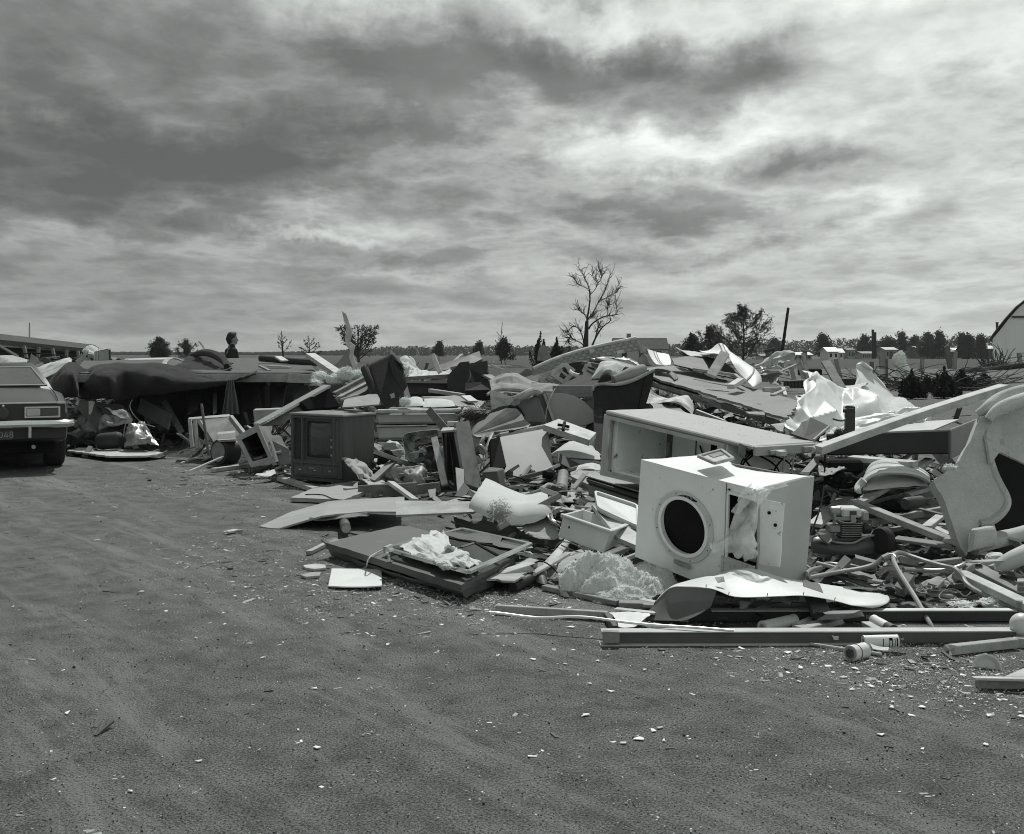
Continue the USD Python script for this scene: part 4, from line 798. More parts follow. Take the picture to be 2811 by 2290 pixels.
one('splinter', 'white splintered board corner on the floor edge beside the pale wool', 'board', beam(p(763, 980, 20), p(782, 992, 19.8), .15, .03, splint=.05), WHITE)
rc = [[(627 + i * 2.0, 1043) for i in range(8)], [(618 + i * 4.6, 1090) for i in range(8)], [(611 + i * 6.6, 1137) for i in range(8)]]
one('curtain', 'pale gathered curtain hanging from the torn-off floor edge', 'curtain', sheet([[p(u, v, 17.25 + (.05 if i % 2 else -.02) * (.4 + .6 * j / 2)) for i, (u, v) in enumerate(r)] for j, r in enumerate(rc)], .006, (24, 60), .01, 4), mat('curtain_cloth', .22, .9, .05, trans=.15))
# ---------------------------------------------------------------- wreckage under and before the carpet
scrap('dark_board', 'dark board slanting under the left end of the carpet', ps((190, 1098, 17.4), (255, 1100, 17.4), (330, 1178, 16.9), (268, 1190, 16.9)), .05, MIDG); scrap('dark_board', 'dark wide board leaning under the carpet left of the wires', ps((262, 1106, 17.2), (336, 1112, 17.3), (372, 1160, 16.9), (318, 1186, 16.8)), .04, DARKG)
scrap('pale_splinter', 'long pale splinter pointing down under the middle of the carpet', ps((288, 1118, 17), (330, 1132, 16.8), (356, 1156, 16.6), (330, 1148, 16.7)), .02, WHITE); one('hanging_rag', 'small white rag hanging below the carpet hem', 'rag', sheet([[p(243, 1102, 17.1), p(260, 1102, 17.1)], [p(244, 1118, 17), p(257, 1118, 17)], [p(244, 1138, 16.9), p(250, 1138, 16.9)]], .006, (12, 8), .03, 6), WHITE)
one('dark_tank', 'dark rounded tank lying on its side beside the parked car', 'tank', lathe(p(262, 1214, 16.3), p(340, 1206, 16.3), [(0, .02), (.01, .07), (.05, .112), (.1, .122), (.32, .122), (.37, .11), (.405, .07), (.415, .0)], 20), IRON)
for k, (c4, lab) in enumerate([([(272, 1182, 16.8), (300, 1160, 17.2), (352, 1150, 17.2), (360, 1178, 16.7)], 'bright crumpled metal sheet lying over the dark tank'), ([(345, 1232, 16), (352, 1172, 16.6), (400, 1165, 16.6), (436, 1226, 16)], 'heap of shredded bright foil right of the dark tank'), ([(200, 1175, 17), (225, 1150, 17.3), (262, 1160, 17.3), (262, 1198, 16.8)], 'crumpled grey sheet between the car and the dark tank')]):
    q = ps(*c4); one('crumpled_metal', lab, 'sheet', sheet([[q[0], (q[0] + q[3]) / 2 + [0, 0, .05], q[3]], [(q[0] + q[1]) / 2 + [0, 0, .08], q.mean(0) + [0, -.1, .1], (q[2] + q[3]) / 2 + [0, 0, .05]], [q[1], (q[1] + q[2]) / 2, q[2]]], .004, (40, 44), .16, 5, 20 + k, True), (PALE, STEEL, MIDG)[k])
scrap('white_board', 'long white board lying flat on the gravel right of the car', gs((184, 1236, .08), (215, 1229, .08), (330, 1232, .08), (462, 1243, .08), (400, 1251, .08), (300, 1252, .08)), .025, WHITE); scrap('grey_board', 'grey flat board lying beside the car behind the long white board', gs((182, 1212, .1), (200, 1196, .12), (262, 1200, .1), (262, 1214, .08)), .03, GREYB)
one('hanging_wire', 'thin wire dangling from the carpet to the foil heap', 'wire', tube(ps((364, 1098, 17), (357, 1110, 16.9), (368, 1140, 16.7), (405, 1166, 16.5), (425, 1172, 16.5)), .007, 4), PALE); one('hanging_wire', 'thin dark wire falling straight to the dark tank', 'wire', tube(ps((356, 1108, 17), (347, 1150, 16.7), (338, 1200, 16.2)), .006, 4), DARKG)
def crate():
    T = Thing('open_crate', 'pale open crate on its side in front of the curtain', 'crate'); a, b, c, d_ = p(518, 1150, 15.8), p(632, 1141, 15.8), p(668, 1196, 15.0), p(600, 1200, 15.0)
    T.part('top_board', slab([p(516, 1151, 15.6), p(520, 1146, 16), p(630, 1137, 16), p(634, 1143, 15.6)], .03), PALE, smooth=False); T.part('back_panel', slab([p(548, 1152, 15.6), p(632, 1144, 15.6), p(676, 1200, 15), p(592, 1222, 15)], .03), GREYB, smooth=False)
    for a, b in (((521, 1152), (528, 1230)), ((536, 1156), (543, 1232)), ((546, 1156), (580, 1206)), ((529, 1165), (551, 1232)), ((517, 1206), (600, 1222))): T.part('strut', beam(p(*a, 15.55), p(*b, 15.25), .05, .03, up=(0, -1, 0)), PALE)
    T.part('side_board', beam(p(634, 1144, 15.6), p(678, 1200, 15), .05, .05), PALE); T.done()
crate()
one('upright_stake', 'dark thin stake leaning upright in front of the pale crate', 'stake', beam(p(553, 1109, 15.2), p(573, 1250, 14.9), .03, .035, up=(0, -1, 0)), WOODD)
T = Thing('blower_drum', 'dark furnace blower drum with a pale cut-off top plate', 'blower'); a, b = p(600, 1241, 14.7), p(650, 1240, 14.95)
T.part('drum', lathe(a, b, [(0, .10), (0, .165), (.012, .17), (.23, .17), (.245, .165), (.245, .1)], 28), IRON); T.part('inlet_ring', lathe(a - unit(b - a) * .012, a + unit(b - a) * .01, [(0, .11), (0, .13), (.02, .13), (.02, .11)], 24), STEEL); T.part('hub', lathe(a - unit(b - a) * .02, b, [(0, .035), (.2, .035)], 12), STEEL)
C = Cage(p(594, 1192, 14.7), p(643, 1187, 14.8), p(600, 1214, 14.6), p(648, 1212, 14.7), p(598, 1186, 15), p(646, 1182, 15.1)); T.part('top_plate', C.box(0, 1, 0, 1, 0, 1, .008), PALE); T.part('outlet_lip', C.box(-.02, 1.02, -.05, .05, .25, .32), STEEL); T.done()
one('trim_board', 'white trim board lying before the blower drum', 'board', beam(g(584, 1291, .03), g(690, 1277, .03), .07, .05), WHITE); one('short_stick', 'short pale stick lying alone on gravel left of the drum', 'stick', beam(g(497, 1272, .015), g(537, 1259, .015), .03, .025), WHITE)
T = Thing('pipe_with_valve', 'pale pipe with a dark knob lying before the tilted cabinet', 'pipe'); T.part('pipe', tube([p(655, 1272, 14), p(772, 1241, 14)], .02, 8), PALE); T.part('valve', lathe(p(722, 1254, 14), p(738, 1250, 14), [(0, .03), (.02, .042), (.06, .042), (.08, .03)], 10), IRON); T.done()
def cabinet(name, label, C, m, front, inside=BLACK, w=.1, cat='cabinet'):
    T = Thing(name, label, cat); t = .05
    T.part('front_frame', C.front(framepoly(w, w), -.01, .04), front, smooth=False)
    for nm, a in (('side_panel', (0, t, .04, 1, 0, 1)), ('side_panel', (1 - t, 1, .04, 1, 0, 1)), ('top_panel', (t, 1 - t, .04, 1, 1 - t, 1)), ('base_panel', (t, 1 - t, .04, 1, 0, t))): T.part(nm, C.box(*a, .003), m)
    T.part('back_panel', C.box(t, 1 - t, .95, .99, t, 1 - t), inside); T.part('shelf', C.box(t, 1 - t, .2, .95, .45, .49), inside); return T
cabinet('tilted_cabinet', 'tilted open cabinet with black inside left of the television', Cage(p(646, 1199, 13.9), p(708, 1165, 13.9), p(690, 1284, 13.7), p(754, 1270, 13.7), p(684, 1188, 14.6), p(748, 1160, 14.6)), GREYB, PALE, w=.16).done()
scrap('grey_sheet', 'grey panel leaning behind the tilted cabinet beside the television', ps((735, 1190, 14.2), (752, 1178, 14.3), (794, 1234, 14), (795, 1282, 13.9), (760, 1276, 13.9)), .03, GREYB)
T = Thing('metal_edged_drawer', 'flat dark drawer with bright metal edge tilted over the television', 'drawer'); a, b, c, d_ = p(706, 1166, 13.6), p(898, 1060, 14.3), p(934, 1116, 14.3), p(838, 1128, 13.9)
T.part('drawer_front', slab([p(828, 1104, 13.9), p(900, 1062, 14.3), c, p(846, 1124, 13.9)], .08), BLACK, smooth=False); T.part('metal_edge', beam(a, b, .16, .035), CHROME); T.part('tray', slab([p(720, 1168, 13.7), p(828, 1106, 14), p(838, 1126, 14), p(770, 1166, 13.8)], .05), MIDG, smooth=False); T.done()
one('pale_carton', 'pale carton standing behind the television top', 'carton', Cage(p(694, 1126, 14.8), p(792, 1122, 14.8), p(700, 1168, 14.8), p(795, 1168, 14.8), p(700, 1122, 15.2), p(798, 1118, 15.2)).box(0, 1, 0, 1, 0, 1, .01), PALE)
one('coil_spring', 'tangled dark wire coil between the drawer and the television', 'wire', cat_([tube([p(772, 1172, 14) + np.array([.12 * math.cos(t * .8 + k), .06 * math.sin(t * .8), .1 * math.sin(t + k)]) for t in np.linspace(0, 12, 16)], .006, 4, 60) for k in range(3)]), IRON)

# ------------------------------------------------------------------ console television
def television():
    yaw = math.radians(-29); ax, ay = np.array([math.cos(yaw), math.sin(yaw), 0]), np.array([-math.sin(yaw), math.cos(yaw), 0]); c = np.array([-2.085, 12.95, .035]); w, dp, h = .74, .60, .775
    def q(x, y, z): return c + ax * (x - .5) * w + ay * (y - .5) * dp + np.array([0, 0, z * h + (x - .5) * -.01])
    C = Cage(q(0, 0, 1), q(1, 0, 1), q(0, 0, 0), q(1, 0, 0), q(0, 1, 1), q(1, 1, 1)); T = Thing('console_television', 'dark wooden console television set standing on the gravel', 'television')
    T.part('cabinet', cat_([C.box(0, .03, .05, 1, .06, .97, .004), C.box(.97, 1, .05, 1, .06, .97, .004), C.box(.03, .97, .93, .97, .06, .95), C.box(.03, .97, .1, .93, .06, .1)]), VENEER)
    T.part('top_panel', C.box(-.035, 1.03, -.03, 1.03, .965, 1.0, .008), mat('walnut_top', .17, .4, .4, lo=.6, scale=7, spots=.5, spot_scale=6, spot_val=.4)); T.part('base_plinth', C.box(.0, 1, .02, 1, 0, .065, .008), VENEER)
    T.part('front_frame', C.front(Polygon([(0, .065), (1, .065), (1, .965), (0, .965)], [[(.25, .31), (.80, .31), (.80, .92), (.25, .92)], [(.05, .31), (.19, .31), (.19, .92), (.05, .92)]]), 0, .06), VENEER, smooth=False)
    for x in (.0, .20, .82, .965): T.part('pilaster', C.box(x, x + .035, -.025, .03, .07, .96, .006), VENEER)
    T.part('rail', C.box(.03, .97, -.022, .02, .255, .295, .005), VENEER); T.part('rail', C.box(.03, .97, -.022, .02, .93, .96, .005), VENEER)
    for x in (.05, .34, .63): T.part('drawer_panel', C.box(x, x + .27, -.015, .02, .085, .235, .008), VENEER)
    for x in (.185, .475, .765): T.part('pull', C.box(x - .03, x + .03, -.03, -.01, .15, .175, .004), STEEL)
    T.part('speaker_cloth', C.box(.05, .19, .04, .07, .31, .92), mat('speaker_cloth', .05, .95, fine=.5, fscale=200))
    # picture tube: a bulged rounded rectangle in a mask
    rr = sbox(.285, .35, .77, .885).buffer(-.05).buffer(.05); T.part('screen_mask', C.front(sbox(.25, .31, .80, .92).difference(rr), .03, .08), mat('mask', .05, .4, .4), smooth=False)
    n = 14; s, t = np.meshgrid(np.linspace(0, 1, n), np.linspace(0, 1, n), indexing='ij'); b = .09 - .10 * (16 * s * (1 - s) * t * (1 - t)) ** .6
    G = C(np.c_[(.275 + .505 * s).ravel(), b.ravel(), (.34 + .555 * t).ravel()]).reshape(n, n, 3); T.part('screen', sheet(G, .006, (n, n)), mat('picture_tube', .045, .12, .6))
    for z in (.40, .52, .62): T.part('knob', lathe(C([.785, .03, z])[0], C([.785, -.02, z])[0], [(0, .016), (.02, .014), (.02, 0)], 12), STEEL)
    T.part('label_strip', C.box(.36, .47, -.032, -.02, .19, .2), PALE); T.done()
    one('loose_board', 'short dark board lying on top of the television', 'board', beam(C([.62, .75, 1.03])[0], C([.95, .62, 1.03])[0], .10, .025), WOODD)
    one('timber_block', 'dark timber block under the front left of the television', 'block', beam(g(792, 1304, .03), g(824, 1313, .03), .12, .06), WOODD)
television()
one('pale_stud', 'pale stud lying aslant before the television', 'board', beam(g(768, 1313, .04), g(868, 1345, .03), .09, .05, splint=.04), WOOD); one('thin_lath', 'thin white lath lying beside the pale stud', 'lath', beam(g(763, 1318, .02), g(800, 1312, .02), .03, .02), WHITE)
# ------------------------------------------------------------------ middle of the wreckage, back row first
def poly(name, label, pts, th, m, cat='panel', rag=.011): return one(name, label, cat, slab(ps(*pts), th, rag=rag, seed=len(placed)), m, smooth=False)
poly('splintered_board', 'tall splintered white board standing upright against the sky', [(938, 853, 17.3), (950, 862, 17.3), (958, 885, 17.3), (964, 905, 17.3), (971, 962, 17.3), (978, 1022, 17.3), (968, 1022, 17.3), (961, 962, 17.3), (946, 925, 17.3), (953, 905, 17.3), (944, 880, 17.3)], .05, WHITE, 'board', rag=.02)
poly('triangular_board', 'grey triangular panel leaning behind the tall splintered board', [(905, 1016, 17.6), (935, 986, 17.6), (962, 958, 17.6), (974, 1024, 17.6), (960, 1040, 17.6)], .03, GREYB)
one('white_beam', 'white beam slanting down to the wool beside the splintered board', 'beam', beam(p(852, 975, 18.6), p(930, 1028, 17), .16, .07), WHITE)
for k, (u, v, w, h, d, lab) in enumerate([(880, 1033, 18, 12, 16.6, 'small tuft of pale wool at the floor edge under the white beam'), (915, 1042, 20, 14, 16.4, 'middle tuft of pale wool beneath the tall splintered board'), (950, 1028, 22, 20, 16.4, 'largest round tuft of pale wool left of dark recliner'), (985, 1028, 14, 10, 16.6, 'rightmost small tuft of wool touching the dark recliner'), (868, 1050, 12, 6, 16.4, 'low flat tuft of wool below the floor edge')]):
    s = d / F; one('insulation_tuft', lab, 'insulation', tuft(p(u, v, d), np.array([w * s, .12, h * s]) * 1.35, 70 + k, fib=260, sub=4, fl=.05), WOOL)
for k, (a, b, w, t, m, lab) in enumerate([((918, 1082, 15.6), (1008, 1034, 15.9), .10, .05, WOODM, 'grey board slanting up to the dark recliner'), ((930, 1094, 15.2), (1012, 1052, 15.6), .09, .05, PALE, 'pale board slanting below the grey board to the recliner'), ((962, 1090, 15), (1020, 1062, 15.3), .16, .02, MIDG, 'short dark board end beneath the recliner'), ((935, 1098, 14.9), (986, 1084, 15), .05, .03, WHITE, 'white lath lying under the slanting boards')]):
    one('slanting_board', lab, 'board', beam(p(*a), p(*b), w, t, splint=.03, seed=k), m)
poly('pale_sheet', 'pale grey sheet lying between slanting boards and television', [(945, 1098, 14.4), (1040, 1078, 14.8), (1040, 1110, 14.5), (940, 1118, 14.2)], .02, GREYB)
def recliner():
    T = Thing('recliner_chair', 'dark upholstered recliner tipped on its side behind the television', 'armchair'); C = Cage(p(1002, 1000, 15.0), p(1075, 965, 15.2), p(1046, 1128, 14.6), p(1112, 1098, 14.9), p(1030, 985, 15.7), p(1095, 972, 15.9))
    T.part('backrest', C.box(.0, .16, 0, 1, 0, 1, .03), UPHD); T.part('seat', C.box(.16, 1, .1, 1, .0, .9, .05), UPHD); T.part('side', C.box(.1, 1.0, -.04, .12, -.02, .96, .04), UPHD)
    T.part('headrest', tube(ps((1000, 1012, 15), (1012, 1040, 14.9), (1030, 1085, 14.8), (1046, 1122, 14.6)), .055, 10), UPHD); T.part('footrest', slab(ps((1076, 972, 15), (1106, 1002, 15.1), (1118, 1060, 15), (1100, 1100, 14.9), (1090, 1060, 14.95)), .1, rag=.01), UPHD, smooth=False)
    T.part('torn_lining', sheet([[p(1070, 960, 15.3), p(1084, 972, 15.3), p(1108, 1000, 15.3)], [p(1072, 978, 15), p(1090, 990, 15), p(1112, 1015, 15)]], .01, (10, 16), .03, 8), UPHD)
    T.part('tear', slab(ps((1070, 1083, 14.55), (1082, 1078, 14.55), (1084, 1092, 14.55), (1074, 1094, 14.55)), .004, rag=.01), PALE, smooth=False); T.done()
recliner()
def dark_couch():
    T = Thing('dark_couch', 'broken dark couch lying in pieces across the back of the wreckage', 'couch')
    T.part('seat_base', slab(ps((1112, 1046, 17.2), (1252, 1043, 17.2), (1262, 1080, 16.9), (1114, 1082, 16.9)), .35), UPHD, smooth=False); T.part('top_rail', beam(p(1112, 1040, 17.1), p(1245, 1032, 17.1), .16, .06), MIDG)
    T.part('arm', slab(ps((1230, 1030, 16.9), (1262, 995, 17), (1288, 992, 17), (1290, 1030, 16.9), (1282, 1062, 16.8), (1262, 1078, 16.7), (1232, 1062, 16.8)), .25, rag=.01), UPHD, smooth=False)
    T.part('back_cushion', slab(ps((1286, 998, 17.2), (1338, 990, 17.2), (1340, 1042, 17), (1336, 1050, 17), (1288, 1046, 17)), .2, rag=.008), UPHD, smooth=False); T.part('seat_cushion', slab(ps((1278, 1052, 16.6), (1346, 1046, 16.7), (1352, 1070, 16.5), (1276, 1072, 16.5)), .2), UPHD, smooth=False); T.done()
dark_couch()
poly('dark_roof_board', 'dark slanted board pointing up behind the dark couch', [(1196, 1006, 18.6), (1316, 964, 19), (1324, 985, 18.8), (1290, 1000, 18.6), (1210, 1018, 18.4)], .06, DARKG, 'board')
one('crumpled_sheet', 'low heap of crumpled white sheeting right of the recliner', 'sheet', sheet([[p(1118, 1036, 17.6), p(1150, 1034, 17.6), p(1190, 1034, 17.6), p(1244, 1030, 17.6)], [p(1122, 1020, 18.2), p(1150, 1014, 18.2), p(1190, 1022, 18.2), p(1240, 1022, 18.2)], [p(1126, 1010, 18.8), p(1145, 1006, 18.8), p(1185, 1018, 18.8), p(1235, 1022, 18.8)]], .008, (24, 60), .10, 3.5, 7, True), WHITE)
one('white_stick', 'short white upright stick leaning over the crumpled sheeting', 'stick', beam(p(1188, 974, 18), p(1208, 1024, 17.7), .07, .05, up=(0, -1, 0), splint=.03), WHITE)
for k, (a, b, w, t, m, lab) in enumerate([((1180, 1072, 16.2), (1275, 1086, 15.9), .10, .05, PALE, 'pale plank lying in front of the dark couch'), ((1345, 1002, 17.2), (1384, 1018, 17.2), .07, .04, WHITE, 'white lath poking out right of the dark couch'), ((1335, 1030, 16.8), (1376, 1052, 16.6), .18, .03, GREYB, 'grey plank end right of the couch cushion'), ((1236, 1012, 17.3), (1260, 1008, 17.3), .12, .05, GREYB, 'little grey block on the dark couch arm')]):
    one('loose_plank', lab, 'plank', beam(p(*a), p(*b), w, t, splint=.02, seed=k + 9), m)
# pale couch shell / tub
def pale_couch():
    T = Thing('pale_sofa', 'pale overturned sofa base with rounded corner behind the metal heater', 'sofa'); C = Cage(p(1030, 1126, 14.5), p(1262, 1124, 14.7), p(1040, 1244, 14.4), p(1268, 1238, 14.6), p(1040, 1112, 15.6), p(1258, 1112, 15.7))
    T.part('upper_panel', C.box(0, .985, .02, 1, .66, .94, .03), mat('pale_vinyl', .30, .5, .3, lo=.8)); T.part('lower_panel', C.box(0, .8, .0, 1, .32, .62, .02), mat('pale_vinyl', .3)); T.part('base_panel', C.box(0, .8, .03, 1, 0, .30, .01), MIDG)
    T.part('rim', tube([C(q)[0] for q in ((-.01, 0, .97), (.4, -.02, .97), (.86, -.02, .97), (.97, .02, .97), (1.0, .2, .97), (1.0, .6, .98), (.98, 1, .98))], .03, 8, 50), WHITE); T.part('trim_strip', C.box(0, .6, -.02, .02, .615, .64), WHITE); T.part('trim_strip', C.box(0, .62, -.01, .03, .295, .315), MIDG); T.done()
pale_couch()
one('foam_slab', 'long white foam slab lying on the pale sofa rim', 'foam', pillow(ps((1162, 1118, 14.7), (1250, 1116, 14.8), (1242, 1100, 15.3), (1165, 1096, 15.3)), .04, amp=.02), CLOTH); one('foam_slab', 'curved white foam piece at the left end of the sofa rim', 'foam', pillow(ps((1102, 1116, 14.8), (1168, 1114, 14.8), (1160, 1096, 15.3), (1128, 1092, 15.3)), .05, amp=.02), CLOTH)
poly('grey_mattress', 'grey mattress sheet with white edge behind the foam slabs', [(1158, 1096, 15.3), (1248, 1085, 15.9), (1330, 1102, 15.6), (1320, 1114, 15.2), (1262, 1116, 15.0), (1230, 1104, 15.2)], .08, GREYB, 'mattress'); one('white_strip', 'white foam strip along the far edge of the grey mattress', 'foam', beam(p(1160, 1094, 15.6), p(1240, 1092, 15.8), .08, .05), CLOTH); one('white_strip', 'white torn strip at the right corner of the grey mattress', 'foam', beam(p(1278, 1088, 15.5), p(1300, 1104, 15.2), .14, .03, splint=.04), WHITE)
one('wool_clump', 'grey clump of wool at left end of the pale sofa rim', 'insulation', tuft(p(1112, 1104, 14.6), np.array([.10, .1, .08]), 81, fib=160, sub=4, fl=.04), WOOL)
one('grass_clump', 'dark torn fibrous clump between the sofa and the torn plaster', 'scrap', tuft(p(1312, 1138, 14.2), np.array([.28, .2, .10]), 82, fib=500, sub=4, fl=.10), DARKG); one('white_wad', 'white wad of torn paper right of the pale sofa corner', 'scrap', sheet([[p(1262, 1150, 14.2), p(1320, 1148, 14.2)], [p(1268, 1132, 14.5), p(1318, 1130, 14.5)], [p(1275, 1122, 14.8), p(1310, 1122, 14.8)]], .006, (24, 24), .10, 8, 9, True), WHITE)
one('grey_tarp', 'wavy pale grey tarp spread over the middle of the wreckage', 'tarp', sheet([[p(1346, 1074, 15.4), p(1420, 1070, 15.3), p(1500, 1074, 15.4), p(1580, 1068, 15.6)], [p(1348, 1056, 15.9), p(1420, 1036, 15.9), p(1500, 1058, 15.9), p(1580, 1060, 16)], [p(1352, 1048, 16.4), p(1418, 1028, 16.4), p(1440, 1042, 16.4), p(1560, 1056, 16.4)]], .006, (40, 80), .12, 2.6, 11, True, k=2), mat('tarp_grey', .27, .8, .1, lo=.85))
poly('grey_wallboard', 'flat grey wall panel standing behind the wavy tarp', [(1374, 1052, 16.8), (1378, 1018, 17), (1445, 1012, 17), (1480, 1022, 17), (1476, 1056, 16.8)], .04, MIDG)
one('rolled_edge', 'long pale rolled sheet edge running below the wavy tarp', 'roll', tube(ps((1338, 1084, 15.2), (1360, 1072, 15.3), (1450, 1074, 15.2), (1530, 1078, 15.2), (1640, 1076, 15.1)), [.02, .035, .04, .035, .03], 8), PALE)
poly('torn_white_board', 'white wall panel with a torn right edge below the tarp', [(1345, 1072, 14.9), (1400, 1090, 14.9), (1422, 1096, 14.9), (1404, 1106, 14.9), (1396, 1118, 14.9), (1366, 1134, 14.8), (1345, 1138, 14.8)], .03, WHITE, rag=.015)
def upholstered_block():
    T = Thing('armchair_back', 'grey rounded armchair back standing left of the round-cornered panel', 'armchair'); C = Cage(p(1412, 1092, 14.2), p(1484, 1080, 14.2), p(1440, 1166, 14.0), p(1500, 1170, 14.0), p(1425, 1074, 14.6), p(1490, 1072, 14.6))
    T.part('cushion', C.box(0, 1, 0, 1, 0, 1, .05), mat('grey_vinyl', .14, .5, .3, lo=.8)); T.part('rounded_edge', tube(ps((1415, 1096, 14.1), (1440, 1084, 14.1), (1470, 1076, 14.2), (1486, 1084, 14.2)), .05, 10), PALE); T.part('torn_fabric', sheet([[p(1412, 1096, 14.05), p(1430, 1094, 14.05)], [p(1405, 1110, 14), p(1425, 1108, 14)], [p(1396, 1114, 14), p(1410, 1116, 14)]], .01, (12, 10), .04, 8), GREYB); T.done()
upholstered_block()
one('edge_strip', 'narrow dark framed strip between armchair back and rounded panel', 'strip', beam(p(1488, 1082, 13.9), p(1514, 1164, 13.7), .10, .03, up=(0, -1, 0)), DARKG); one('edge_strip', 'thin pale strip along the left of the round-cornered panel', 'strip', beam(p(1494, 1082, 13.85), p(1521, 1160, 13.65), .03, .03, up=(0, -1, 0)), PALE)
rt = [(1496, 1081), (1545, 1081), (1578, 1088), (1606, 1104), (1625, 1124), (1636, 1146), (1634, 1156), (1606, 1168), (1560, 1170), (1518, 1160)]
poly('table_top', 'pale table top with one rounded corner standing on edge', [(u, v, 13.9) for u, v in rt], .03, mat('table_top', .32, .4, .35, lo=.85, spots=.8, spot_scale=7, spot_val=.2, speck=(.66, .72)), 'table top', rag=0)
one('wire', 'thin pale wire looping down in front of the rounded panel', 'wire', tube(ps((1524, 1066, 14), (1512, 1090, 13.8), (1503, 1115, 13.7), (1498, 1150, 13.6)), .006, 4), PALE)
poly('torn_plaster', 'grey torn plasterboard piece with ragged dark edge in the middle', [(1290, 1190, 13.4), (1312, 1160, 13.5), (1345, 1135, 13.6), (1392, 1120, 13.6), (1418, 1122, 13.6), (1432, 1136, 13.6), (1440, 1152, 13.5), (1456, 1164, 13.5), (1448, 1176, 13.4), (1380, 1184, 13.3), (1310, 1200, 13.2)], .03, GREYB, rag=.02)
poly('dark_torn_backing', 'dark torn backing sheet showing above the plasterboard piece', [(1288, 1186, 13.6), (1310, 1152, 13.7), (1350, 1126, 13.8), (1400, 1112, 13.8), (1428, 1120, 13.8), (1440, 1140, 13.75), (1300, 1198, 13.5)], .02, BLACK, rag=.03)
def heater():
    T = Thing('metal_heater', 'tall narrow metal heater cabinet standing in front of the sofa', 'heater'); T.part('side_panel', slab(ps((1250, 1160, 12.2), (1288, 1155, 12.3), (1325, 1346, 11.9), (1276, 1352, 11.8)), .05), STEEL, smooth=False)
    T.part('front_channel', sheet([[p(1214, 1182, 12.1), p(1230, 1182, 12.4), p(1248, 1180, 12.1)], [p(1220, 1260, 11.95), p(1240, 1260, 12.3), p(1262, 1262, 11.95)], [p(1228, 1338, 11.8), p(1250, 1340, 12.1), p(1276, 1350, 11.8)]], .01, (10, 16)), mat('heater_shell', .10, .35, .5, metal=.4))
    T.part('cap', slab(ps((1210, 1183, 12.0), (1250, 1180, 12.0), (1256, 1172, 12.3), (1216, 1174, 12.3)), .02), STEEL, smooth=False); T.part('flange', beam(p(1247, 1178, 12.05), p(1279, 1350, 11.75), .03, .02, up=(0, -1, 0)), MIDG); T.done()
heater()
one('leaning_batten', 'white batten leaning against the left of the metal heater', 'batten', beam(p(1192, 1202, 12.2), p(1221, 1332, 11.7), .07, .03, up=(0, -1, 0)), WHITE); one('dark_board', 'dark short board leaning above the metal heater', 'board', beam(p(1178, 1126, 13.2), p(1226, 1182, 12.8), .09, .04, up=(0, -1, 0)), WOODD); one('pale_block', 'small pale block lying on top of the heater', 'block', beam(p(1228, 1164, 12.6), p(1258, 1163, 12.6), .1, .05), WHITE)
one('metal_basin', 'shiny bent metal basin lying left of the leaning batten', 'basin', sheet([[p(1108, 1198, 13), p(1150, 1184, 13), p(1212, 1180, 13)], [p(1110, 1225, 12.9), p(1150, 1235, 13.4), p(1195, 1215, 13.2)], [p(1112, 1258, 12.6), p(1150, 1272, 12.8), p(1200, 1275, 12.5)]], .006, (24, 30), .03, 4, 13), CHROME)
one('scorched_cloth', 'black scorched rag lying in the metal basin', 'cloth', sheet([[p(1138, 1212, 12.6), p(1196, 1192, 12.7)], [p(1140, 1222, 12.5), p(1200, 1205, 12.6)], [p(1136, 1228, 12.4), p(1196, 1216, 12.5)]], .01, (16, 20), .06, 7, 14), BLACK)
for k, (a, b, w, t, m, lab) in enumerate([((1060, 1243, 13.2), (1104, 1238, 13.2), .06, .04, WHITE, 'white lath poking out right of the television'), ((1090, 1288, 12.6), (1210, 1276, 12.4), .05, .03, WHITE, 'thin white lath under the metal basin'), ((1095, 1304, 12.3), (1205, 1300, 12.1), .08, .03, GREYB, 'grey lath under the thin white lath'), ((1110, 1318, 12), (1212, 1312, 11.9), .06, .03, WOODM, 'brown lath lowest under the metal basin'), ((1125, 1244, 12.9), (1196, 1236, 12.6), .05, .02, PALE, 'pale strip across the front of the basin')]):
    one('lath', lab, 'lath', beam(p(*a), p(*b), w, t, splint=.02, seed=k + 19), m)
one('dark_bag', 'dark crumpled bag slumped right of the television', 'bag', tuft(p(1062, 1275, 12.9), np.array([.14, .14, .22]), 83, fib=0, sub=4, amp=.25), BLACK)
one('plastic_bag', 'shiny crumpled grey plastic bag before the metal basin', 'bag', sheet([[p(1108, 1338, 11.9), p(1150, 1342, 11.8), p(1180, 1336, 11.9)], [p(1112, 1310, 12), p(1145, 1312, 11.8), p(1172, 1318, 12)], [p(1118, 1298, 12.3), p(1140, 1288, 12.3), p(1160, 1298, 12.3)]], .006, (36, 36), .09, 6, 15, True), mat('plastic_film', .34, .5, .4, trans=.2))
def lever_bits():
    for k, (pts, r, m, lab) in enumerate([([(1352, 1192, 12.6), (1342, 1215, 12.4), (1322, 1288, 12.2)], .022, CHROME, 'bright bent pipe leaning between the heater and fridge door'), ([(1303, 1240, 12.3), (1320, 1215, 12.3), (1330, 1196, 12.4)], .02, PALE, 'short pale pipe beside the heater top'), ([(1308, 1238, 12.2), (1325, 1228, 12.1), (1335, 1246, 12.1), (1320, 1262, 12)], .018, STEEL, 'short hooked dark pipe right of the heater')]):
        one('bent_pipe', lab, 'pipe', tube(ps(*pts), r, 8), m)
lever_bits()
